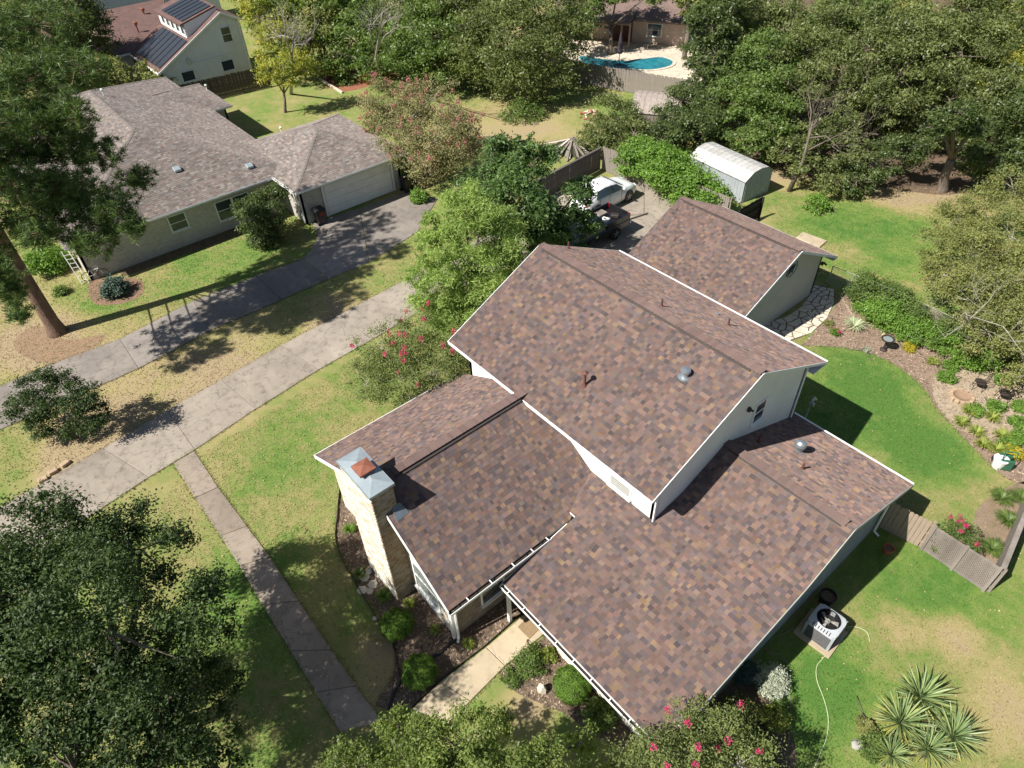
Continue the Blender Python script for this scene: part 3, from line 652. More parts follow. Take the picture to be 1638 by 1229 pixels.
CREAM = [((.58, .54, .46), .38), ((.66, .63, .55), .24), ((.48, .41, .31), .18), ((.52, .43, .31), .12), ((.38, .30, .21), .08)]
WHITEB = [((.50, .48, .44), .45), ((.56, .54, .5), .3), ((.42, .40, .36), .25)]
# ================================================================ MAIN HOUSE
H = thing('house', 'split level brick and white house under brown mottled shingle roofs with a tall brick chimney', 'house', (-3, 2, 0))
x0, x1, ym, yr, ze, zr = -10.19, 0., 4.73, 9.40, 5.13, 7.41
ux, uw = -.28, .635
E0, E1, K0, K1, C0, C1 = (x0, 0, ze), (x1, 0, ze), (x0, ym, zr), (x1, ym, zr), (x0, yr, ze), (x1, yr, ze)
shingle_plane(H, E0, E1, K0, [[E0, E1, K1, K0]], BROWN, 0)
shingle_plane(H, C1, C0, K1, [[C1, C0, K0, K1]], BROWN, 0)
ridge_caps(H, (x0+.05, ym, zr), (x1-.02, ym, zr), BROWN, .155, .04)
mb = MB(); mb.bar((x0+.3, ym-.165, zr-.045), (x1-.35, ym-.165, zr-.045), .05, .05); mb.build('ridge_vent', M['felt'], H)
# white metal drip edge / gutters
gutter(H, (x0+.02, yr+.0, ze-.0), (x1, yr+.0, ze-.0), (0, 1, 0), w_=.06, h_=.11, cover=True)
mb = MB(); mb.bar((x0, -.012, ze-.055), (x1, -.012, ze-.055), .024, .13); mb.build('fascia', M['gutter'], H)
for sgn, xx in ((1, x1+.012), (-1, x0-.012)):
    mb = MB(); mb.bar((xx, -.02, ze-.055), (xx, ym, zr-.055), .024, .10); mb.bar((xx, ym, zr-.055), (xx, yr+.02, ze-.055), .024, .10); mb.build('rake_board', M['gable'], H)
# upper walls
zt = lambda y: (ze+(zr-ze)*y/ym if y < ym else zr-(zr-ze)*(y-ym)/(yr-ym))-.11
wall(H, [(-9.83, uw, 1.5), (ux, uw, 1.5), (ux, uw, ze+.15), (-9.83, uw, ze+.15)], (0, 1, 0), M['white'])
wall(H, [(-9.83, 8.58, 0), (ux, 8.58, 0), (ux, 8.58, ze+.2), (-9.83, 8.58, ze+.2)], (0, -1, 0), M['gable'])
gb = lambda x: [(x, uw, 1.6), (x, 8.58, 0), (x, 8.58, zt(8.58)), (x, ym, zt(ym)), (x, uw, zt(uw))]
wall(H, gb(ux), (-1, 0, 0), M['gable']); wall(H, gb(-9.83), (1, 0, 0), M['white'])
mb = MB(); mb.prism([(ux-.0, 8.58, ze-.1), (ux, yr, ze-.1), (x1, yr, ze-.1), (x1, 8.58, ze-.1)], (0, 0, -.02)); mb.prism([(-9.8, 8.6, ze-.12), (-9.8, yr, ze-.12), (x1, yr, ze-.12), (x1, 8.6, ze-.12)], (0, 0, -.015)); mb.build('soffit', M['gable'], H)
for y_ in (uw, 8.58): mb = MB(); mb.bar((ux+.02, y_, 2.4), (ux+.02, y_, zt(y_)), .1, .05, (1, 0, 0)); mb.build('corner_trim', M['white'], H)
mb = MB(); mb.bar((ux+.02, uw+.03, zt(uw)-.07), (ux+.02, ym, zt(ym)-.07), .03, .14); mb.bar((ux+.02, ym, zt(ym)-.07), (ux+.02, 8.55, zt(8.55)-.07), .03, .14); mb.build('frieze_board', M['gable'], H)
window(H, (-1.72, uw-.01, 3.77), (1, 0, 0), .9, .5, M['blind'], nrm=(0, -1, 0), bars=0)
for k in range(5): mb = MB(); mb.bar((-2.14, uw-.035, 3.57+k*.1), (-1.3, uw-.035, 3.57+k*.1), .012, .03); mb.build('blind_slat', M['soffit'], H)
window(H, (ux+.01, 5.8, 4.85), (0, 1, 0), .62, .95, M['glass'], nrm=(1, 0, 0), bars=1)
mb = MB(); mb.box((ux+.05, 4.97, 5.5), (.1, .1, .16)); mb.box((ux+.12, 5.03, 5.47), (.12, .05, .05)); mb.build('wall_lamp', M['iron'], H)
# front wing roof
xl, xm, xr, yw, zw, zq = -10.575, -6.03, -2.32, -6.076, 2.858, 5.244
ytop = .64
WA, WB, WR0, WR1 = (xl, ytop, zw), (xl, yw, zw), (xm, yw, zq), (xm, ytop, zq)
ca, cb, da, db, zc = -7.045, -5.217, -6.415, -5.658, 5.88
yc = db+.02
def wz(x): return zq-(zq-zw)*(xm-x)/(xm-xl) if x < xm else zq-(zq-zw)*(x-xm)/(xr-xm)
# the left slope, notched round the chimney
Lp = [[(xl, ytop, zw), (xl, yw, zw), (ca, yw, wz(ca)), (ca, ytop, wz(ca))], [(ca, ytop, wz(ca)), (ca, yc, wz(ca)), (xm, yc, zq), (xm, ytop, zq)]]
shingle_plane(H, WA, WB, WR0, Lp, BROWN, 0)
Rp = [[(cb, yw, wz(cb)), (xr, yw, zw), (xr, -1.6, zw), (cb, -1.6, wz(cb))], [(xm, yc, zq), (cb, yc, wz(cb)), (cb, -1.6, wz(cb)), (xm, -1.6, zq)],
      [(xm, -1.6, zq), (xr, -1.6, zw), (xr, -1.05, zw), (-3.1, ytop, wz(-3.1)), (xm, ytop, zq)]]
shingle_plane(H, (xr, yw, zw), (xr, ytop, zw), (xm, ytop, zq), Rp, BROWN, 0)
ridge_caps(H, (xm, -5.2, zq), (xm, .55, zq), BROWN, .155, .04)
mb = MB(); mb.bar((xm+.175, -5.2, zq-.07), (xm+.175, -.1, zq-.07), .06, .06, (1, 0, 1)); mb.build('ridge_vent', M['felt'], H)
gutter(H, (xr, yw, zw-.0), (xr, -2.05, zw-.0), (1, 0, 0), M['black'], straps=6)
mb = MB(); mb.bar((xr+.15, yw-.02, zw-.05), (xr+.15, -2.02, zw-.05), .02, .1); [mb.bar((xr, y_, zw+.006), (xr+.16, y_, zw+.006), .035, .01) for y_ in (-5.4, -4.5, -3.6, -2.8, -2.15)]; mb.build('gutter_lip', M['gutter'], H)
mb = MB(); mb.bar((xl-.012, yw, zw-.06), (xl-.012, ytop, zw-.06), .024, .14); mb.build('fascia', M['gutter'], H)
mb = MB(); mb.bar((xl, yw-.012, zw-.07), (ca-.02, yw-.012, wz(ca)-.07), .024, .16); mb.bar((cb+.02, yw-.012, wz(cb)-.07), (xr, yw-.012, zw-.07), .024, .16); mb.build('rake_board', M['gutter'], H)
# wing walls of brick
fy, lx, rx = -5.69, -10.1, -2.87
bricks(H, (lx, fy, 0), (ca, fy, 0), 0, lambda s: wz(lx+s)-.11, (0, -1, 0), CREAM)
bricks(H, (cb, fy, 0), (rx, fy, 0), 0, lambda s: wz(cb+s)-.11, (0, -1, 0), CREAM)
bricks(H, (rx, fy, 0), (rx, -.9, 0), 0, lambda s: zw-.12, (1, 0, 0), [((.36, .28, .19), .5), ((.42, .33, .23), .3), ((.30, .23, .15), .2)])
wall(H, [(lx, fy+.14, 0), (lx, .6, 0), (lx, .6, zw), (lx, fy+.14, zw)], (1, 0, 0), M['mortar'])
mb = MB(); mb.bar((rx+.03, fy-.03, .05), (rx+.03, fy-.03, zw-.15), .16, .16, (1, 0, 0)); mb.build('corner_board', M['white'], H)
mb = MB(); mb.tube([(xr+.07, yw+.12, zw-.1), (rx+.2, fy+.02, zw-.45), (rx+.2, fy+.0, .25), (rx+.28, fy-.1, .12)], .045, 6); mb.build('downspout', M['gutter'], H)
window(H, (-4.25, fy-.02, 1.45), (1, 0, 0), 1.35, 1.5, M['glass_blind'], nrm=(0, -1, 0)); window(H, (rx+.02, -4.05, 1.35), (0, 1, 0), .95, 1.3, M['glass'], nrm=(1, 0, 0))
# chimney
zc0 = zc-.06
bricks(H, (ca, da, 0), (cb, da, 0), 0, lambda s: zc0, (0, -1, 0), CREAM, 230)
bricks(H, (cb, da, 0), (cb, db, 0), 0, lambda s: zc0, (1, 0, 0), [((.38, .29, .19), .5), ((.43, .35, .25), .25), ((.32, .22, .12), .25)], 70)  # chimney's side face: its shade is put into the colour as browner bricks
mb = MB(); mb.box(((ca+cb)/2, (da+db)/2+.06, zc0/2), (cb-ca-.26, db-da-.1, zc0)); mb.box((ca+.07, (da+db)/2, zc0/2), (.13, db-da-.02, zc0)); mb.box(((ca+cb)/2, db-.05, zc0/2), (cb-ca-.02, .1, zc0-.01)); mb.build('chimney', M['mortar'], H)
mb = MB(); cx, cy = (ca+cb)/2, (da+db)/2; e = .05; zb_ = zc-.03
P = [(ca-e, da-e, zb_), (cb+e, da-e, zb_), (cb+e, db+e, zb_), (ca-e, db+e, zb_)]; rg = [(cx-.45, cy, zb_+.09), (cx+.45, cy, zb_+.09)]
mb.add(P+rg, [(0, 1, 5, 4), (1, 2, 5), (2, 3, 4, 5), (3, 0, 4)]); 
for i in range(4): a, b_ = Vector(P[i]), Vector(P[(i+1) % 4]); mb.bar(a-Vector((0, 0, .045)), b_-Vector((0, 0, .045)), .012, .1)
cap = mb.build('chimney_cap', M['metal_cap'], H)
mb = MB(); mb.lathe((cx, cy, zc+.03), [(.13, 0), (.13, .16)], 12); mb.build('flue', M['metal'], cap)
mb = MB(); h_ = .27; zz = zc+.2; mb.add([(cx-h_, cy-h_, zz), (cx+h_, cy-h_, zz), (cx+h_, cy+h_, zz), (cx-h_, cy+h_, zz), (cx, cy, zz+.09)], [(0, 1, 4), (1, 2, 4), (2, 3, 4), (3, 0, 4), (3, 2, 1, 0)])
for i in range(4): a = [(cx-h_, cy-h_), (cx+h_, cy-h_), (cx+h_, cy+h_), (cx-h_, cy+h_)]; mb.bar((*a[i], zz-.03), (*a[(i+1) % 4], zz-.03), .01, .06)
for dx in (-.2, .2):
    for dy in (-.2, .2): mb.bar((cx+dx, cy+dy, zc+.03), (cx+dx, cy+dy, zz), .02, .02, (1, 0, 0))
mb.build('rain_cap', M['rust'], cap)
mb = MB(); mb.add([(cb+.01, db-.2, wz(cb)+.10), (cb+.34, db-.26, wz(cb+.34)+.02), (cb+.3, db+.22, wz(cb+.3)+.02), (cb+.01, db+.1, wz(cb)+.14)], [(0, 1, 2, 3)]); mb.add([(cb+.01, db-.24, wz(cb)-.05), (cb+.38, db-.3, wz(cb+.38)-.02), (cb+.34, db-.26, wz(cb+.34)+.02), (cb+.01, db-.2, wz(cb)+.1)], [(0, 1, 2, 3)]); mb.build('chimney_flashing', mat('dull_lead_flashing', (.16, .19, .22), (.12, .14, .16), .6, 3, 20, metal=.3), H)
# lower block roof
xL, x3, yf, zf, yk, zk, yR, zR, yB, zB = -2.19, 4.33, -4.10, 2.437, 2.06, 3.60, 4.095, 4.502, 9.08, 2.449
fz = lambda y: zf+(zk-zf)*(y-yf)/(yk-yf)
Fp = [[(xL, yf, zf), (x3, yf, zf), (x3, uw, fz(uw)), (xL, uw, fz(uw))], [(ux-.1, uw, fz(uw)), (x3, uw, fz(uw)), (x3, yk, zk), (ux-.1, yk, zk)], [(xL, -.95, fz(-.95)), (xL, uw, fz(uw)), (-3.15, uw, fz(uw)), (-2.45, -.95, fz(-.95))]]
shingle_plane(H, (xL, yf, zf), (x3, yf, zf), (xL, 0, fz(0)), Fp, BROWN, 300)
shingle_plane(H, (ux-.1, yk, zk), (x3, yk, zk), (ux-.1, yR, zR), [[(ux-.1, yk, zk), (x3, yk, zk), (x3, yR, zR), (ux-.1, yR, zR)]], BROWN)
shingle_plane(H, (x3, yB, zB), (ux-.1, yB, zB), (x3, yR, zR), [[(x3, yB, zB), (ux-.1, yB, zB), (ux-.1, yR, zR), (x3, yR, zR)]], BROWN)
ridge_caps(H, (ux+.0, yR, zR), (x3-.25, yR, zR), BROWN, .155, .04)
mb = MB(); mb.bar((ux+.3, yR-.17, zR-.05), (x3-.35, yR-.17, zR-.05), .04, .04); mb.build('ridge_vent', M['felt'], H)
gutter(H, (ux-.1, yB, zB), (x3, yB, zB), (0, 1, 0), w_=.06, h_=.11, cover=True)
gutter(H, (xL+.02, yf, zf), (x3, yf, zf), (0, -1, 0), M['gutter'], straps=9)
mb = MB(); mb.bar((xL-.012, yf, zf-.06), (xL-.012, -1.3, fz(-1.3)-.06), .024, .13); mb.build('rake_board', M['gutter'], H)
mb = MB(); xx = x3+.012; mb.bar((xx, yf, zf-.07), (xx, yk, zk-.07), .024, .15); mb.bar((xx, yk, zk-.07), (xx, yR, zR-.07), .024, .15); mb.bar((xx, yR, zR-.07), (xx, yB, zB-.07), .024, .15); mb.build('rake_board', M['siding_grey'], H)
# lower walls
gx = 4.0
zl = lambda y: (fz(y) if y < yk else zk+(zR-zk)*(y-yk)/(yR-yk) if y < yR else zR-(zR-zB)*(y-yR)/(yB-yR))-.11
wall(H, [(gx, -3.5, 0), (gx, 8.3, 0), (gx, 8.3, zl(8.3)), (gx, yR, zl(yR)), (gx, yk, zl(yk)), (gx, -3.5, zl(-3.5))], (-1, 0, 0), M['siding_grey'])
sm = MB()
zz = .25
while zz < 4.2:
    ya = -3.5 if zz < zl(-3.5) else (yf+(zz+.11-zf)/(zk-zf)*(yk-yf) if zz < zl(yk) else yk+(zz+.11-zk)/(zR-zk)*(yR-yk)); yb = 8.3 if zz < zl(8.3) else yR+(zR-zz-.11)/(zR-zB)*(yB-yR)
    if yb-ya > .2: sm.bar((gx+.008, ya, zz), (gx+.008, yb, zz), .022, .02)
    zz += .2
sm.build('siding_lap', M['siding_grey'], H)
bricks(H, (-.3, -3.5, 0), (gx, -3.5, 0), 0, lambda s: zf-.05, (0, -1, 0), CREAM)
wall(H, [(-.3, -3.5, 0), (-.3, .6, 0), (-.3, .6, 3), (-.3, -3.5, zf)], (1, 0, 0), M['mortar'])
wall(H, [(rx, -.9, 0), (-.3, -.9, 0), (-.3, -.9, 2.9), (rx, -.9, 2.7)], (0, 1, 0), M['mortar'])
mb = MB(); mb.prism([(-1.9, -.92, .1), (-.95, -.92, .1), (-.95, -.92, 2.15), (-1.9, -.92, 2.15)], (0, -.04, 0)); dr = mb.build('door', M['wood_dark'], H)
mb = MB(); mb.box((-1.02, -1., 1.05), (.03, .07, .12)); mb.build('handle', M['metal'], dr)
mb = MB(); mb.bar((xL+.1, yf+.12, .05), (xL+.1, yf+.12, zf-.1), .11, .11, (1, 0, 0)); mb.build('porch_post', M['white'], H)
mb = MB(); mb.bar((xL, yf-.02, zf-.16), (x3, yf-.02, zf-.16), .05, .16); mb.build('fascia', M['gutter'], H)
mb = MB(); mb.tube([(gx+.13, 8.4, zB-.05), (gx+.1, 8.3, 2.), (gx+.1, 8.3, .2), (gx+.3, 8.3, .1)], .045, 6); mb.build('downspout', M['gutter'], H)
# roof fittings
def pipe(x, y, z, h, r=.04, m='rustpipe', col_=True):
    mb = MB(); mb.lathe((x, y, z-.08), [(r, 0), (r, h+.08)], 10); 
    if col_: mb.lathe((x, y, z-.05), [(r*2.6, 0), (r*1.5, .1), (r*1.2, .14)], 12)
    return mb.build('vent_pipe', M[m], H)
pipe(-4.41, 1.51, 5.86, .55, .05); mb = MB(); mb.lathe((-4.41, 1.51, 6.38), [(.09, 0), (.12, .05), (.02, .12)], 12); mb.build('vent_cap', M['rustpipe'], H)
pipe(-4.65, 5.49, 7.04, .3, .035); pipe(-3.06, 7.47, 6.07, .3, .035); pipe(-9.92, 6.01, 6.79, .3, .035); pipe(1.84, 5.5, 3.92, .28, .04); pipe(.22, 5.38, 3.97, .35, .04)
mb = MB(); mb.lathe((-1.9, 3.45, 6.75), [(.22, -.02), (.22, .03), (.12, .06), (.12, .24), (.17, .25), (.16, .33), (.02, .36)], 16); mb.build('roof_vent', M['metal'], H)
mb = MB(); mb.lathe((1.19, 6.46, 3.5), [(.2, -.05), (.12, .05), (.11, .2), (.17, .26), (.2, .36), (.17, .46), (.08, .52), (.01, .53)], 16)
for k in range(16): th_ = k*math.pi/8; mb.bar((1.19+.19*math.cos(th_), 6.46+.19*math.sin(th_), 3.78), (1.19+.17*math.cos(th_+.2), 6.46+.17*math.sin(th_+.2), 3.95), .012, .03)
mb.build('turbine_vent', M['metal'], H)
mb = MB(); mb.tube([(.02, 9.26, 2.2), (.04, 9.3, 3.3)], .03, 8); mb.tube([(.04, 9.3, 3.3), (.06, 9.36, 3.42), (.1, 9.42, 3.3)], .045, 8); mb.box((.06, 9.32, 3.1), (.16, .1, .14)); mb.build('service_mast', M['metal'], H)
mb = MB(); mb.lathe((-3.9, 8.0, 5.78), [(.07, 0), (.07, .08), (.01, .1)], 10); mb.build('vent_cap', M['metal'], H)
# ================================================================ GARAGE
GA = thing('garage', 'detached cream garage with brown shingled gable roof and a metal star on its wall', 'garage', (-9, 16, 0))
a0, a1, am, ar, af, ae, az_ = -12.27, -5.19, 16.27, 20.29, 12.25, 2.459, 4.461
shingle_plane(GA, (a0, af, ae), (a1, af, ae), (a0, am, az_), [[(a0, af, ae), (a1, af, ae), (a1, am, az_), (a0, am, az_)]], BROWN)
shingle_plane(GA, (a1, ar, ae), (a0, ar, ae), (a1, am, az_), [[(a1, ar, ae), (a0, ar, ae), (a0, am, az_), (a1, am, az_)]], BROWN)
ridge_caps(GA, (a0+.1, am, az_), (a1-.05, am, az_), BROWN, .155, .04)
mb = MB(); mb.bar((a0+.35, am-.165, az_-.05), (a1-.5, am-.165, az_-.05), .04, .04); mb.build('ridge_vent', M['felt'], GA)
zg = lambda y: az_-(az_-ae)*abs(y-am)/(ar-am)-.11
for xx, ins, m_ in ((-5.76, (-1, 0, 0), 'garage_wall'), (-11.7, (1, 0, 0), 'garage_wall')):
    wall(GA, [(xx, 12.57, 0), (xx, 19.97, 0), (xx, 19.97, zg(19.97)), (xx, am, zg(am)), (xx, 12.57, zg(12.57))], ins, M[m_])
wall(GA, [(-11.7, 12.57, 0), (-5.76, 12.57, 0), (-5.76, 12.57, 2.5), (-11.7, 12.57, 2.5)], (0, 1, 0), M['garage_wall']); wall(GA, [(-11.7, 19.97, 0), (-5.76, 19.97, 0), (-5.76, 19.97, 2.5), (-11.7, 19.97, 2.5)], (0, -1, 0), M['garage_wall'])
mb = MB(); mb.bar((a1+.012, af, ae-.06), (a1+.012, am, az_-.06), .024, .13); mb.bar((a1+.012, am, az_-.06), (a1+.012, ar, ae-.06), .024, .13); mb.build('rake_board', M['gable'], GA)
mb = MB(); mb.bar((a0, ar+.012, ae-.05), (a1, ar+.012, ae-.05), .024, .11); mb.build('fascia', M['gutter'], GA)
mb = MB(); mb.prism([(-5.7, 12.6, ae-.02), (-5.7, af+.02, ae-.13), (a1, af+.02, ae-.13), (a1, 12.6, ae-.02)], (0, 0, -.015)); mb.prism([(-5.74, 19.98, ae-.13), (-5.74, ar-.02, ae-.13), (a1, ar-.02, ae-.13), (a1, 19.98, ae-.13)], (0, 0, -.02)); mb.build('soffit', M['gable'], GA)
mb = MB(); ring = [(-5.68, 16.85+.42*math.cos(t*math.pi/10), 3.0+.42*math.sin(t*math.pi/10)) for t in range(21)]; mb.tube(ring, .018, 5, False)
star = [(-5.7, 16.85+(.42 if k % 2 == 0 else .17)*math.sin(k*math.pi/5), 3.0+(.42 if k % 2 == 0 else .17)*math.cos(k*math.pi/5)) for k in range(10)]
b = len(mb.v); mb.v += star+[(-5.62, 16.85, 3.0), (-5.72, 16.85, 3.0)]
for k in range(10): mb.face((b+(k+1) % 10, b+k, b+10)); mb.face((b+k, b+(k+1) % 10, b+11))
so_ = mb.build('wall_star', mat('dark_blue_metal', (.02, .05, .09), (.03, .05, .07), .5, 6, 40, metal=.4), None)
set_props(so_, 'dark blue five pointed metal star in a ring on the garage end wall', 'wall star')
mb = MB(); mb.box((-5.7, 20.03, 1.9), (.12, .1, .18)); mb.bar((-5.66, 20.08, 1.95), (-5.5, 20.12, 1.85), .1, .06); mb.build('wall_lamp', M['iron'], GA)
# ================================================================ NEIGHBOUR HOUSE
NB = thing('house', 'long pale brick neighbouring house with grey hip roof and white garage door', 'house', (-38, 0, 0))
def hip(root, X0, X1, Y0, Y1, zb, sl, pal, **k):
    w_, l_ = X1-X0, Y1-Y0
    if w_ < l_: h_ = w_/2; r0, r1 = ((X0+X1)/2, Y0+h_), ((X0+X1)/2, Y1-h_)
    else: h_ = l_/2; r0, r1 = (X0+h_, (Y0+Y1)/2), (X1-h_, (Y0+Y1)/2)
    zt_ = zb+h_*sl; A, B, C, D = (X0, Y0, zb), (X1, Y0, zb), (X1, Y1, zb), (X0, Y1, zb); P0, P1 = (*r0, zt_), (*r1, zt_)
    if w_ < l_: pl = [(A, B, [A, B, P0]), (B, C, [B, C, P1, P0]), (C, D, [C, D, P1]), (D, A, [D, A, P0, P1])]
    else: pl = [(A, B, [A, B, P1, P0]), (B, C, [B, C, P1]), (C, D, [C, D, P0, P1]), (D, A, [D, A, P0])]
    for a, b_, q in pl: shingle_plane(root, a, b_, q[2], [q], pal, **k)
    for a, b_ in ((A, P0), (B, P0 if w_ < l_ else P1), (C, P1), (D, P1 if w_ < l_ else P0)): ridge_caps(root, a, b_, pal, .12, .02, .03, .3)
    if (Vector(P0)-Vector(P1)).length > .2: ridge_caps(root, P0, P1, pal, .12, .02, .02, .3)
kw = dict(expo=.145, wid=(.14, .2, .28), th=.008)
hip(NB, -56.5, -33.2, -9.0, 4.9, 2.6, .35, GREYT, **kw)
hip(NB, -39.3, -30.28, 3.2, 11.3, 2.6, .37, GREYT, **kw)
hip(NB, -52.9, -46.4, -2., 6.3, 2.6, .34, GREYT, **kw)
M['nbrick'] = None
def brickmat(name, c1, c2, mo):
    m, t, b = start(name); tc = N(t, 'ShaderNodeNewGeometry').outputs['Position']
    sp = N(t, 'ShaderNodeSeparateXYZ'); t.links.new(tc, sp.inputs[0]); cb_ = N(t, 'ShaderNodeCombineXYZ')
    t.links.new(math_(t, 'ADD', sp.outputs[0], sp.outputs[1]), cb_.inputs[0]); t.links.new(sp.outputs[2], cb_.inputs[1])
    br = N(t, 'ShaderNodeTexBrick'); br.inputs['Scale'].default_value = 1; br.inputs['Brick Width'].default_value = .22; br.inputs['Row Height'].default_value = .075; br.inputs['Mortar Size'].default_value = .008
    br.inputs['Color1'].default_value = (*c1, 1); br.inputs['Color2'].default_value = (*c2, 1); br.inputs['Mortar'].default_value = (*mo, 1); t.links.new(cb_.outputs[0], br.inputs[0])
    c = mix(t, .5, br.outputs[0], ramp(t, [(.3, (.75, .75, .75)), (.7, (1.2, 1.2, 1.2))], noise(t, tc, 5, 5, .7)), 'MULTIPLY')
    t.links.new(c, b.inputs['Base Color']); b.inputs['Roughness'].default_value = .9; bump(t, b, br.outputs['Fac'], -.5, .01); return m
M['nbrick'] = brickmat('pale_house_brick', (.52, .49, .44), (.40, .37, .32), (.45, .43, .39))
M['pinkbrick'] = brickmat('pink_house_brick', (.55, .42, .34), (.42, .31, .25), (.5, .44, .38))
def blockwalls(root, X0, X1, Y0, Y1, h, m):
    for p, i in (([(X1, Y0), (X1, Y1)], (-1, 0, 0)), ([(X0, Y0), (X0, Y1)], (1, 0, 0)), ([(X0, Y0), (X1, Y0)], (0, 1, 0)), ([(X0, Y1), (X1, Y1)], (0, -1, 0))):
        (a, b_), (c, d) = p; wall(root, [(a, b_, 0), (c, d, 0), (c, d, h), (a, b_, h)], i, m)
blockwalls(NB, -56, -33.85, -8.5, 4.4, 2.55, M['nbrick']); blockwalls(NB, -38.8, -31.0, 3.7, 10.9, 2.55, M['nbrick']); blockwalls(NB, -52.4, -46.9, 4.3, 5.9, 2.55, M['nbrick'])
for yy in (-2.9,): window(NB, (-33.83, yy, 1.6), (0, 1, 0), 1.0, .95, M['glass'], nrm=(1, 0, 0))
for yy in (-.05, 1.05): window(NB, (-33.83, yy, 1.35), (0, 1, 0), 1.02, 1.2, M['glass'], nrm=(1, 0, 0))
mb = MB(); mb.prism([(-30.98, 5.3, .03), (-30.98, 10.15, .03), (-30.98, 10.15, 2.1), (-30.98, 5.3, 2.1)], (.03, 0, 0)); gd = mb.build('garage_door', M['white'], NB)
for k in range(4):
    mb = MB(); mb.prism([(-30.95, 5.32, .05+k*.51), (-30.95, 10.13, .05+k*.51), (-30.95, 10.13, .53+k*.51), (-30.95, 5.32, .53+k*.51)], (.025, 0, 0)); mb.build('door_panel', M['white'], gd, bevel=.008)
mb = MB(); [mb.bar((-30.93, a, .03), (-30.93, a, 2.2), .14, .06, (1, 0, 0)) for a in (5.2, 10.25)]; mb.bar((-30.93, 5.13, 2.2), (-30.93, 10.32, 2.2), .06, .14); mb.build('door_frame', M['white'], NB)
for a, b_, o_ in (((-30.28, 3.2, 2.6), (-30.28, 11.3, 2.6), (1, 0, 0)), ((-33.2, -9, 2.6), (-33.2, 3.1, 2.6), (1, 0, 0)), ((-33.1, 3.2, 2.6), (-30.28, 3.2, 2.6), (0, -1, 0))): gutter(NB, a, b_, o_, w_=.1, h_=.1)
mb = MB(); mb.tube([(-30.35, 3.3, 2.5), (-30.9, 3.6, 2.2), (-30.92, 3.6, .2)], .05, 6); mb.tube([(-31.6, 3.1, 2.5), (-31.6, 3.62, 2.1), (-31.6, 3.62, .2)], .05, 6); mb.build('downspout', M['gutter'], NB)
nroof = lambda x: 2.6+(-33.2-x)*.35
for (x, y) in ((-36., -1.4), (-34.5, 2.4)):
    mb = MB(); mb.box((x, y, nroof(x)+.1), (.4, .4, .16), ry=.3); mb.build('box_vent', M['metal_cap'], NB, bevel=.02)
for (x, y, z) in ((-48.3, -1.5, 4.85), (-49.6, 5.8, 3.0), (-37.2, 6., 3.3)): mb = MB(); mb.lathe((x, y, z), [(.04, 0), (.04, .35), (.09, .37), (.1, .44), (.02, .5)], 8); mb.build('vent_pipe', M['white_pl'], NB)
# ================================================================ WHITE TWO STOREY HOUSE
A = Vector((-58.3, 5.25, 0)); B = Vector((-58.3, 12.9, 0)); du = Vector((0, 1, 0)); dn = Vector((1, 0, 0)); back = -dn; zv = Vector((0, 0, 1))
WH = thing('house', 'white two storey house with red brown roof, clerestory window row and two black solar arrays', 'house', tuple((A+B)/2))
W_ = lambda s, z, d=0: A+du*s+zv*z+back*d
wall(WH, [W_(s, z) for s, z in [(0, 0), (7.65, 0), (7.65, 5.15), (6.1, 5.9), (0, 2.7)]], back, M['gable'], .15)
wall(WH, [W_(0, 0, .15), W_(0, 0, 7), W_(0, 2.6, 7), W_(0, 2.6, .15)], du, M['white'])
wall(WH, [W_(7.65, 0, .15), W_(7.65, 0, 7), W_(7.65, 5.0, 7), W_(7.65, 5.0, .15)], -du, M['gable'])
def wplane(pts, m, th=.12, name='roof'):
    mb = MB(); mb.prism([Vector(p) for p in pts], (0, 0, -th)); return mb.build(name, m, WH)
RB = M['redbrick_roof']
wplane([W_(-.45, 2.52, -.3), W_(3.05, 4.36, -.3), W_(3.05, 4.36, 7), W_(-.45, 2.52, 7)], RB)
wplane([W_(3.05, 4.36, -.3), W_(6.1, 6.0, -.3), W_(6.1, 6.0, .5), W_(3.05, 4.36, .5)], RB)
wplane([W_(6.1, 6.0, -.3), W_(8.1, 5.0, -.3), W_(8.1, 5.0, 7), W_(6.1, 6.0, 7)], RB)
wplane([W_(2.75, 5.5, .5), W_(6.1, 6.35, .5), W_(6.1, 6.35, 7), W_(2.75, 5.5, 7)], RB)
wall(WH, [W_(3.05, 4.2, .5), W_(3.05, 4.2, 6.9), W_(3.05, 5.45, 6.9), W_(3.05, 5.45, .5)], du, M['white'])
wall(WH, [W_(3.05, 4.2, .52), W_(6.1, 5.8, .52), W_(6.1, 6.25, .52), W_(3.05, 5.45, .52)], back, M['gable'])
for k in range(5): window(WH, W_(3.03, 4.9, 1.15+k*1.15), back, .7, .62, M['glass'], nrm=-du, bars=0, sill=False)
for nm, q in (('lower', [(-.1, 2.72), (2.8, 4.25)]), ('upper', [(3.1, 5.6), (5.8, 6.29)])):
    sp_ = MB(); (s0, z0), (s1, z1) = q; d0, d1 = (.15, 5.9) if nm == 'lower' else (.8, 5.6)
    sp_.prism([W_(s0, z0, d0), W_(s1, z1, d0), W_(s1, z1, d1), W_(s0, z0, d1)], (0, 0, .07)); par_ = sp_.build('solar_array', M['solar'], WH)
    for k in range(1, 6): x = MB(); x.bar(W_(s0, z0+.09, d0+(d1-d0)*k/6), W_(s1, z1+.09, d0+(d1-d0)*k/6), .05, .03); x.build('panel_rail', M['black'], par_)
mb = MB(); [mb.bar(W_(s0, z0, -.31), W_(s1, z1, -.31), .05, .16) for (s0, z0, s1, z1) in ((-.45, 2.44, 6.1, 5.92), (6.1, 5.92, 8.1, 4.92))]; mb.bar(W_(-.48, 2.46, -.3), W_(-.48, 2.46, 7), .05, .18); mb.build('rake_board', M['white'], WH)
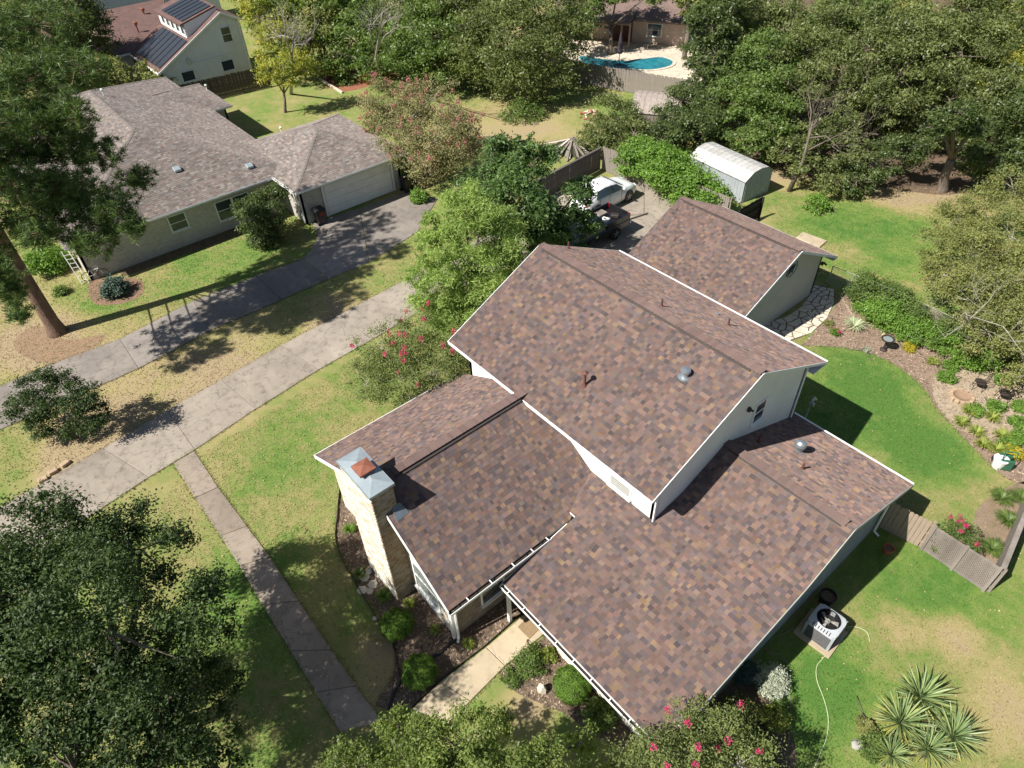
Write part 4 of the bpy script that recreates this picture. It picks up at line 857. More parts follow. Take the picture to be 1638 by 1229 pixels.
mb = MB(); mb.bar(W_(7.45, 0, -.06), W_(7.45, 5.1, -.06), .12, .1, dn); mb.bar(W_(2.2, 2.55, -.03), W_(6.2, 2.55, -.03), .03, .07); mb.build('wall_trim', M['white'], WH)
window(WH, W_(6.2, 4.15, -.02), du, .85, 1.2, M['glass'], nrm=dn, bars=1)
window(WH, W_(1.95, 1.7, -.02), du, 1.1, .8, M['glass'], nrm=dn, bars=0); window(WH, W_(5.55, 1.75, -.02), du, 1.1, .85, M['glass'], nrm=dn, bars=0)
mb = MB(); q = W_(2.35, 2.8, -.03); mb.lathe(tuple(q-zv*.25), [(.18, 0), (.18, .4), (.08, .55)], 10); mb.build('arched_vent', M['soffit'], WH)
LW = thing('house', 'low wing with a red brown shingle roof between the white houses', 'house', (-72, 3, 0))
mb = MB(); mb.prism([(-66, -4, 2.4), (-66, 8.2, 2.4), (-78.5, 13, 3.4), (-78.5, -4, 3.4)], (0, 0, -.15)); mb.build('roof', RB, LW)
wall(LW, [(-66.4, -3.6, 0), (-66.4, 5.1, 0), (-66.4, 5.1, 2.25), (-66.4, -3.6, 2.25)], (-1, 0, 0), M['soffit'])
mb = MB(); mb.bar((-65.97, -4, 2.33), (-65.97, 5.4, 2.33), .05, .16); mb.build('fascia', M['white'], LW)
for (x, y) in ((-70.5, 7.4), (-75, 9.6), (-74.5, 4.4)): mb = MB(); mb.lathe((x, y, 2.5), [(.08, 0), (.08, .9), (.2, .95), (.2, 1.15), (.02, 1.25)], 8); mb.build('vent_pipe', M['rust'], LW)
FW = thing('house', 'far white house wall with a few windows at the very top left of the view', 'house', (-80, 9, 0))
P0, P1 = Vector((-80, 1.5, 0)), Vector((-79.5, 19, 0)); d_ = (P1-P0).normalized(); n_ = Vector((d_.y, -d_.x, 0))
wall(FW, [P0, P1, P1+zv*7, P0+zv*7], -n_, M['gable'])
for s in (3.4, 6.4, 10): window(FW, P0+d_*s+zv*5.6+n_*.02, d_, 1.7, 1.5, M['glass'], nrm=n_)
mb = MB(); mb.prism([P0+zv*7+n_*.5-d_*.5, P1+zv*7+n_*.5+d_*.5, P1+zv*9-n_*5, P0+zv*9-n_*5], (0, 0, -.15)); mb.build('roof', RB, FW)
# ================================================================ POOL HOUSE
A = Vector((-43.6, 43.1, 0)); B = Vector((-33.5, 48.55, 0)); du = (B-A).normalized(); dn = Vector((du.y, -du.x, 0))
PH = thing('house', 'pink brick house with brown roof and covered patio behind the swimming pool', 'house', tuple((A+B)/2))
Q = lambda s, z, d=0: A+du*s+zv*z-dn*d
wall(PH, [Q(-4, 0), Q(8.3, 0), Q(8.3, 2.5), Q(-4, 2.5)], -dn, M['pinkbrick'])
for (s0, s1, z0, z1, d0, d1) in ((-5, 3.2, 2.35, 2.75, -2.2, 0), (-5, 8.6, 2.45, 4.4, -.4, 5), (3.2, 8.6, 2.3, 2.47, -.9, -.3)):
    mb = MB(); mb.prism([Q(s0, z0, d0), Q(s1, z0, d0), Q(s1, z1, d1), Q(s0, z1, d1)], (0, 0, -.15)); mb.build('roof', mat('brown_weathered_roof', (.20, .14, .12), (.14, .10, .09), .9, 1.5, 14, bst=.6, amt=.8), PH)
for s in (.9, 2.1): mb = MB(); mb.prism([Q(s, .05, -.03), Q(s+.95, .05, -.03), Q(s+.95, 2.1, -.03), Q(s, 2.1, -.03)], dn*.03); d_ = mb.build('patio_door', mat('dark_red_door', (.12, .05, .04), (.09, .04, .03), .5), PH); 
for s in (-.4, 3.25): mb = MB(); mb.bar(Q(s, 0, -2), Q(s, 2.3, -2), .16, .16, du); mb.build('porch_post', M['wood_tan'], PH)
mb = MB(); mb.bar(Q(-4, 2.2, -2.1), Q(3.3, 2.2, -2.1), .1, .2); mb.build('porch_beam', M['wood_tan'], PH)
window(PH, Q(5.2, 1.3, -.03), du, 1.4, 1.1, M['glass'], nrm=dn)
# ================================================================ VEGETATION
def unit(n, r_=rng):
    v = r_.normal(size=(n, 3)); return v/np.linalg.norm(v, axis=1, keepdims=True)
def leaf_quads(P, Nrm, l, w_, r_=rng, fold=.25):
    """rhombic leaves (two triangles with a fold) at P, roughly facing Nrm"""
    n = len(P); t = unit(n, r_); a = np.cross(Nrm, t); a /= np.linalg.norm(a, axis=1, keepdims=True)+1e-9; b_ = np.cross(Nrm, a)
    L_ = (l*r_.uniform(.6, 1.3, n))[:, None]; W_2 = (w_*r_.uniform(.6, 1.3, n))[:, None]
    v0 = P-a*L_*.5; v1 = P+b_*W_2*.5+Nrm*L_*fold*.3; v2 = P+a*L_*.5-Nrm*L_*fold*.4; v3 = P-b_*W_2*.5+Nrm*L_*fold*.3
    if l >= .17: return np.stack([v0, v1*1.0, v2+(v3-v1)*.35], 1).reshape(-1, 3), np.arange(3*n).reshape(n, 3)
    return np.stack([v0, v1, v2, v3], 1).reshape(-1, 3), np.arange(4*n).reshape(n, 4)
def clumps(lumps, per, cr, r_):
    C = []; Rr_ = []
    for (x, y, z, r) in lumps:
        k = int(per*4.2*r**1.5)+9; d = unit(k, r_); rad = r*r_.uniform(.2, 1.05, k)**.5
        c = np.array([x, y, z])+d*rad[:, None]*np.array([1, 1, .85]); C.append(c); Rr_.append(np.full(k, min(r, .35+.6*r))*cr*r_.uniform(.55, 1.35, k))
    return np.concatenate(C), np.concatenate(Rr_)
def tree(name, label, cat, lumps, leaf, bark, base=None, nleaf=9000, ls=.14, lw=None, tr=.18, per=2.2, cr=.34, seed=1, group=None, up_=.55, flowers=None, droop=0., limbs=True, stems=1, twigs=0, kindleaf='crown', limbr=.45, zmin=.15):
    r_ = np.random.default_rng(seed); ra = random.Random(seed); nleaf = int(nleaf*1.55)
    A = np.array(lumps)
    if base is None: wts = A[:, 3]**2; base = ((A[:, 0]*wts).sum()/wts.sum(), (A[:, 1]*wts).sum()/wts.sum())
    root = thing(name, label, cat, (base[0], base[1], 0), 0, group); o = np.array([base[0], base[1], 0.])
    C, CR = clumps(lumps, per, cr, r_); k = len(C)
    # leaves
    pick_ = r_.choice(k, nleaf, p=CR**2/(CR**2).sum()); d = unit(nleaf, r_); rad = CR[pick_]*np.abs(r_.normal(.62, .42, nleaf))
    P = C[pick_]+d*rad[:, None]*np.array([1.1, 1.1, .62]); P[:, 2] -= droop*rad*r_.uniform(0, 1, nleaf)
    keep = P[:, 2] > zmin; P = P[keep]; d = d[keep]; pk = pick_[keep]
    nn = d*.6+unit(len(P), r_)*.75+np.array([0, 0, up_]); nn /= np.linalg.norm(nn, axis=1, keepdims=True)
    V, F = leaf_quads(P-o, nn, ls, lw or ls*.62, r_)
    cl_r = r_.uniform(0, 1, k)
    rnd = np.clip(.55*r_.uniform(0, 1, len(P))+.45*cl_r[pk], 0, 1)
    link(kindleaf, npmesh(kindleaf, V, F, leaf, rnd), root)
    # wood
    mb = MB(); cz = float((A[:, 2]*A[:, 3]).sum()/A[:, 3].sum()); cen = np.array([(A[:, 0]).mean(), A[:, 1].mean(), cz])
    for s in range(stems):
        sx, sy = (ra.uniform(-.35, .35), ra.uniform(-.35, .35)) if stems > 1 else (0, 0)
        fork = Vector((base[0]+(cen[0]-base[0])*.3+sx*2, base[1]+(cen[1]-base[1])*.3+sy*2, cz*.45)); b0 = Vector((base[0]+sx*.4, base[1]+sy*.4, -.1))
        r0 = tr/(stems**.5); midp = (b0+fork)/2+Vector((ra.uniform(-.1, .1), ra.uniform(-.1, .1), 0))*cz*.2
        mb.tube([b0, b0+Vector((0, 0, .3)), midp, fork], [r0*1.45, r0*1.08, r0*.92, r0*.8], 9)
        if limbs:
            for i, (x, y, z, r) in enumerate(lumps):
                if stems > 1 and i % stems != s: continue
                e = Vector((x, y, z)); m_ = fork.lerp(e, .5)+Vector((ra.uniform(-.3, .3), ra.uniform(-.3, .3), ra.uniform(0, .4)))*r*.5
                mb.tube([fork, m_, e], [r0*.55, r0*.34, r0*.14], 6)
    trk = mb.build('trunk', bark, root, smooth=True)
    if limbs:
        mb = MB()
        sel = r_.permutation(k)[:min(k, 60+twigs)]
        for i in sel:
            j = int(np.argmin(((A[:, :3]-C[i])**2).sum(1))); s_ = Vector(A[j, :3]); e = Vector(C[i]); 
            if e.z < .2: continue
            q = s_.lerp(e, .5)+Vector(unit(1, r_)[0])*.12*(e-s_).length
            mb.tube([s_, q, e+(e-s_)*.12], [tr*.16, tr*.1, tr*.03], 4, False)
        mb.build('branches', bark, root, kind='stuff')
    if flowers:
        m_, nf, fr = flowers; ms = []
        for q in range(3):
            n_ = 46; pp = unit(n_, r_)*r_.uniform(.3, 1, n_)[:, None]*np.array([1, 1, 1.5])*fr; V, F = leaf_quads(pp, unit(n_, r_), fr*.5, fr*.42, r_); ms.append(npmesh('flower_cluster', V, F, m_, r_.uniform(0, 1, n_)))
        up_ids = np.argsort(-(C[:, 2]+r_.uniform(-.6, .6, k)))[:max(nf*2, 4)]; sel = r_.choice(up_ids, min(nf, len(up_ids)), replace=False)
        for i in sel:
            dd = C[i]-cen; dd /= np.linalg.norm(dd)+1e-6; dd[2] = abs(dd[2])+.6; dd /= np.linalg.norm(dd); p_ = C[i]+dd*CR[i]*1.05-o; f = link('flower_cluster', ms[ra.randrange(3)], root, loc=tuple(p_)); f.rotation_euler = (ra.uniform(-.5, .5), ra.uniform(-.5, .5), ra.uniform(0, 6))
    return root
def shrub(name, label, cat, c, r, h, leaf, n=1500, ls=.07, seed=1, group=None, bark='bark', up_=.5, lumpy=.35, flowers=None, lw=None):
    """rounded shrub standing on the ground"""
    r_ = np.random.default_rng(seed); lum = [(c[0], c[1], h*.5, r*.75)]
    for k in range(5): a = k*1.257+r_.uniform(0, .6); lum.append((c[0]+math.cos(a)*r*.55, c[1]+math.sin(a)*r*.55, h*(.3+.3*r_.uniform()), r*.5*(1+lumpy*r_.uniform(-1, 1))))
    return tree(name, label, cat, lum, leaf, M[bark], (c[0], c[1]), n, ls, lw, max(.02, r*.05), per=9./max(r, .3)**.6, cr=.42, seed=seed, group=group, up_=up_, flowers=flowers, stems=3, limbr=.3, zmin=.03, kindleaf='foliage')
def ball(label, c, r, h, seed):
    r_ = np.random.default_rng(seed); n = 11000; root = thing('boxwood', label, 'shrub', (c[0], c[1], 0), 0, 'clipped round boxwoods'); d = unit(n, r_); d[:, 2] = np.abs(d[:, 2])*1.0-.28*(r_.uniform(size=n) < .3)
    bumpy = 1+.05*np.sin(d[:, 0]*9+seed)+.05*np.sin(d[:, 1]*11+2*seed)+r_.normal(0, .018, n)
    P = d*np.array([r, r, h*.55])*bumpy[:, None]+np.array([0, 0, h*.45]); P[:, 2] = np.maximum(P[:, 2], .03)
    nn = d+unit(n, r_)*.7; nn /= np.linalg.norm(nn, axis=1, keepdims=True); V, F = leaf_quads(P, nn, .045, .032, r_)
    link('foliage', npmesh('foliage', V, F, M['boxwood'], r_.uniform(0, 1, n)), root)
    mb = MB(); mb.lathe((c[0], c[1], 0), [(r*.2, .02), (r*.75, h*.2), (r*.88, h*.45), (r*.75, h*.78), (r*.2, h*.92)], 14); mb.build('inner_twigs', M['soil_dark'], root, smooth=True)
    mb = MB(); mb.tube([(c[0], c[1], -.05), (c[0], c[1], h*.4)], [.05, .04], 6); mb.build('trunk', M['bark'], root)
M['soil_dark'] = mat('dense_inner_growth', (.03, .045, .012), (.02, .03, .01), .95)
def strap(name, label, cat, c, r, h, leafm, n=70, wd=.03, seed=1, group=None, arch=1.):
    """clump of arching strap leaves"""
    r_ = np.random.default_rng(seed); a = r_.uniform(0, 2*np.pi, n); L_ = r*r_.uniform(.6, 1.15, n); V = []; F = []; seg = 4
    for i in range(n):
        dx, dy = math.cos(a[i]), math.sin(a[i]); hh = h*r_.uniform(.6, 1.2); b = len(V)
        for s in range(seg+1):
            t = s/seg; x = L_[i]*t; z = hh*(1.9*t-1.25*arch*t*t)+.01; ww = wd*(1-t**2)*.5+.002
            V += [(dx*x-dy*ww, dy*x+dx*ww, max(z, .01)), (dx*x+dy*ww, dy*x-dx*ww, max(z, .01))]
        for s in range(seg): F.append((b+2*s, b+2*s+1, b+2*s+3, b+2*s+2))
    root = thing(name, label, cat, (c[0], c[1], 0), 0, group)
    rn = np.repeat(r_.uniform(0, 1, n), seg); link('leaves', npmesh('leaves', np.array(V), np.array(F), leafm, rn), root); return root
def yucca(label, c, r, h0, seed, n=105):
    r_ = random.Random(seed); root = thing('yucca', label, 'yucca', (c[0], c[1], 0), 0, 'spiky yuccas on the lawn')
    mb = MB(); mb.tube([(c[0], c[1], -.05), (c[0], c[1], h0)], [.09, .07], 7); mb.build('trunk', M['bark'], root)
    ms = []
    for q in range(4):
        V = []; F = []; seg = 4; w_ = .03*(1+.15*q)
        for s in range(seg+1):
            t = s/seg; ww = w_*(1-t)**.6*(.55+t*.9)*1.0+.001; zz = -.10*t*t*(q*.4+.2)
            V += [(t, -ww, zz+ww*.5), (t, 0, zz), (t, ww, zz+ww*.5)]
        for s in range(seg): b = 3*s; F += [(b, b+1, b+4, b+3), (b+1, b+2, b+5, b+4)]
        for mm in ('yucca', 'yucca_y'): ms.append(npmesh('leaf', np.array(V), np.array(F), M[mm], [(q*2.3 % 1)]*len(F)))
    for k in range(n):
        t = k/n; el = R(78-100*t**1.1+r_.uniform(-7, 7)); az = k*2.39996+r_.uniform(-.15, .15); L_ = r*(.7+.35*math.sin(math.pi*min(1, t+.2)))*r_.uniform(.9, 1.1)
        o = link('leaf', ms[r_.randrange(4)*2+(1 if (t > .55 and r_.random() < .55) else 0)], root, loc=(0, 0, h0+.05)); o.rotation_euler = (0, -el, az); o.scale = (L_, L_, L_)
    return root
# ---- big trees
tree('oak_tree', 'large dark evergreen oak filling the lower left corner beside the footpath', 'tree', [(-9.61, -14.26, 6, 2.05), (-8.66, -12.18, 5, 1.53), (-5.04, -13.39, 7, 2.16), (-5.59, -15.33, 6, 2.03), (-6.03, -11.96, 4.6, 1.36), (-3.89, -13.63, 5, 1.65), (-7.5, -14.99, 7, 1.95), (-4.62, -12.27, 3.8, 0.83), (-3.38, -15.18, 5.5, 1.65), (-6.86, -16.79, 6, 2.18), (-10.05, -13.43, 5, 1.09), (-3.21, -12.94, 4, 0.96), (-2.42, -13.92, 5, 1.13), (-4.52, -11.88, 3, 0.52), (-1.85, -12.87, 4, 0.74)], M['oak_dark'], M['bark'], None, 80000, .105, .062, .3, 2.6, .30, 11)
tree('oak_tree', 'bright leafy young oak at the bottom edge in front of the entry path', 'tree', [(0.61, -9.46, 4.5, 0.85), (1.58, -8.35, 4.5, 0.91), (3.07, -7.14, 4.5, 0.69), (0.5, -10.41, 4.5, 0.86), (2.09, -9.37, 5, 1.17), (3.5, -7.9, 4.5, 1.11), (4, -6.42, 4, 0.7), (1.4, -7.29, 4, 0.5), (3.04, -5.85, 3.6, 0.43), (-0.43, -9.17, 3.8, 0.44)], M['lime'], M['bark'], None, 22000, .09, .05, .16, 4.4, .30, 12)
tree('crape_myrtle', 'pink flowering crape myrtle overhanging the bottom corner of the brown roof', 'tree', [(4.3, -3.61, 3.2, 0.58), (5.09, -2.93, 3, 0.77), (4.09, -4.65, 3, 0.51), (5.85, -3.18, 3, 0.93), (4.98, -4.59, 3.4, 1.06), (4.36, -2.7, 2.8, 0.33), (4.18, -5.43, 3, 0.77)], M['myrtle'], M['bark_pale'], (5.1, -2.67), 15000, .075, .04, .1, 5., .38, 13, flowers=(M['pink'], 14, .11), stems=4)
tree('bald_cypress', 'feathery lime green cypress tree between the driveway and the house', 'tree', [(-13.98, 3.92, 8, 1.08), (-13, 3.83, 7, 1.65), (-14.21, 2.8, 6.3, 1.27), (-13.92, 2.17, 5, 1.39), (-12.63, 4.43, 5.4, 1.34), (-13.53, 2.52, 3.2, 1.73), (-12.47, 3.36, 4.2, 1.57), (-15.4, 3.16, 7, 0.59), (-12.52, 4.96, 6, 0.64)], M['cypress'], M['bark'], None, 40000, .21, .045, .24, 3.6, .32, 14, droop=.6, up_=.2)
tree('crape_myrtle', 'crape myrtle with sparse pink blooms behind the front wing roof', 'tree', [(-13.63, -1.13, 3.2, 1.27), (-13.1, 0.26, 3.6, 1.19), (-10.93, -0.21, 3.2, 1.12), (-12.05, -1.36, 2.8, 1.28), (-13.15, -2.32, 2.4, 0.99), (-11.46, 0.9, 3.4, 1.04), (-12.39, -0.72, 3.4, 1.03)], M['myrtle'], M['bark_pale'], (-12.62, -0.51), 20000, .085, .045, .09, 4.4, .36, 15, flowers=(M['pink'], 26, .12), stems=5)
tree('magnolia_tree', 'dense dark green glossy tree hiding the pickup and the white car', 'tree', [(-19.73, 10.09, 6, 1.43), (-16.71, 10.03, 6.8, 1.28), (-15.25, 10.28, 5, 1.48), (-15.11, 7.74, 6, 1.81), (-14.97, 9.27, 4.2, 1.36), (-15.1, 12.24, 3.8, 0.91), (-18.32, 8.5, 5.5, 1.26), (-17.71, 10.51, 7.5, 0.49), (-15.76, 12.6, 5, 0.71), (-14.93, 10.77, 3, 0.9)], leafmat('magnolia_leaves', (.030, .070, .018), (.13, .21, .058), .32, .5, .35), M['bark'], None, 21000, .24, .13, .22, 2.6, .36, 16)
tree('crape_myrtle', 'wide old crape myrtle with faded pink blooms behind the white garage', 'tree', [(-35.11, 13.08, 4, 1.81), (-32.51, 14.97, 4.4, 1.94), (-27.87, 12.1, 4, 2.17), (-29.84, 11.02, 3.6, 1.82), (-28.61, 14.37, 4, 1.37), (-27.41, 11.11, 2.6, 1.41), (-34.43, 11.95, 3, 1.45), (-31.16, 12.53, 4.4, 1.62), (-27.47, 13.4, 3, 1.19)], M['myrtle_dry'], M['bark_pale'], None, 24000, .15, .075, .14, 2.6, .38, 17, flowers=(M['palepink'], 120, .16), stems=5)
tree('young_tree', 'slender yellow green tree standing alone on the lawn beyond the grey roof', 'tree', [(-48.17, 11.91, 4, 1.38), (-48.57, 10.6, 3.6, 0.98), (-47.24, 12.96, 3.4, 1.09), (-47.47, 11.23, 3, 0.89)], M['yellowgreen'], M['bark'], (-49.02, 11.28), 3400, .22, .12, .12, 3., .4, 18)
tree('yellowing_tree', 'tall yellowing tree in front of the white two storey house', 'tree', [(-58.31, 14.79, 5, 2.21), (-54.63, 14.5, 4, 1.83), (-60.93, 15.12, 6, 1.46), (-57.12, 17.22, 5, 2.11), (-54.8, 13.13, 3, 1.19), (-53, 14.88, 3, 1.29)], M['yellowgreen'], M['bark'], None, 6500, .28, .15, .2, 2.2, .4, 19)
def bare(label, base, pts, seed, r0=.16, grp=None, mt='deadtwig', tw=7):
    ra = random.Random(seed); root = thing('bare_tree', label, 'tree', (base[0], base[1], 0), 0, grp); mb = MB(); tb = MB(); b0 = Vector((base[0], base[1], -.1))
    top = Vector(pts[0]); fk = b0.lerp(top, .45)+Vector((ra.uniform(-.5, .5), ra.uniform(-.5, .5), 0)); mb.tube([b0, fk, top], [r0*1.0, r0*.6, r0*.25], 7)
    def grow(p, d, l, r, dep):
        q = p
        pl = [p]
        for s in range(3): d = (d+Vector((ra.uniform(-.45, .45), ra.uniform(-.45, .45), ra.uniform(-.25, .35)))).normalized(); q = q+d*l/3; pl.append(q)
        (mb if dep > 1 else tb).tube(pl, [r, r*.8, r*.6, r*.4], 5 if dep > 1 else 3, False)
        if dep > 0:
            for k in range(3): grow(pl[ra.randrange(1, 4)], (d+Vector((ra.uniform(-1, 1), ra.uniform(-1, 1), ra.uniform(-.3, .8)))).normalized(), l*.62, r*.5, dep-1)
    for p in pts:
        p = Vector(p); s = fk.lerp(top, ra.random()); mb.tube([s, s.lerp(p, .5)+Vector((ra.uniform(-.4, .4), ra.uniform(-.4, .4), .3)), p], [r0*.36, r0*.22, r0*.1], 6)
        for k in range(tw): grow(s.lerp(p, ra.uniform(.35, 1)), ((p-s).normalized()+Vector((ra.uniform(-1, 1), ra.uniform(-1, 1), ra.uniform(-.2, .9)))).normalized(), 1.6, r0*.11, 2)
    mb.build('trunk', M[mt], root, smooth=True); tb.build('twigs', M[mt], root, kind='stuff'); return root
B3 = lambda *a: a
bare('leafless grey tree beside the yellowing tree', (-52.66, 13.59), [(-44.67, 11.69, 7, 0.05)[:3], (-47.81, 11.45, 6, 0.05)[:3], (-44.46, 12.59, 6, 0.05)[:3], (-43.68, 10.72, 8, 0.04)[:3]], 3)
bare('leafless twiggy tree among the green trees at the top', (-49.55, 20.98), [(-37.02, 14.82, 9, 0.04)[:3], (-36.99, 16.02, 8, 0.04)[:3], (-39.39, 14.76, 8, 0.04)[:3]], 4)
bare('pale half dead tree with crooked bare limbs near the metal shed', (-13.01, 29), [(-12.71, 29.1, 4.6, 0.04)[:3], (-12.98, 32.31, 4.6, 0.04)[:3], (-14.95, 31.72, 5.4, 0.04)[:3], (-10.67, 29.41, 3.4, 0.04)[:3], (-10.94, 31.65, 4, 0.04)[:3]], 5, .17, None, 'bark', 4)
bare('dead branches poking out of the right hand olive thicket', (1.46, 21.07), [(1.29, 19.36, 3, 0.03)[:3], (1.5, 21.88, 3.4, 0.03)[:3], (1.28, 17.87, 2.4, 0.03)[:3], (4.17, 18.15, 3, 0.03)[:3]], 6, .07, None, 'bark_pale', 4)
BT = 'trees crowded behind the back gardens'
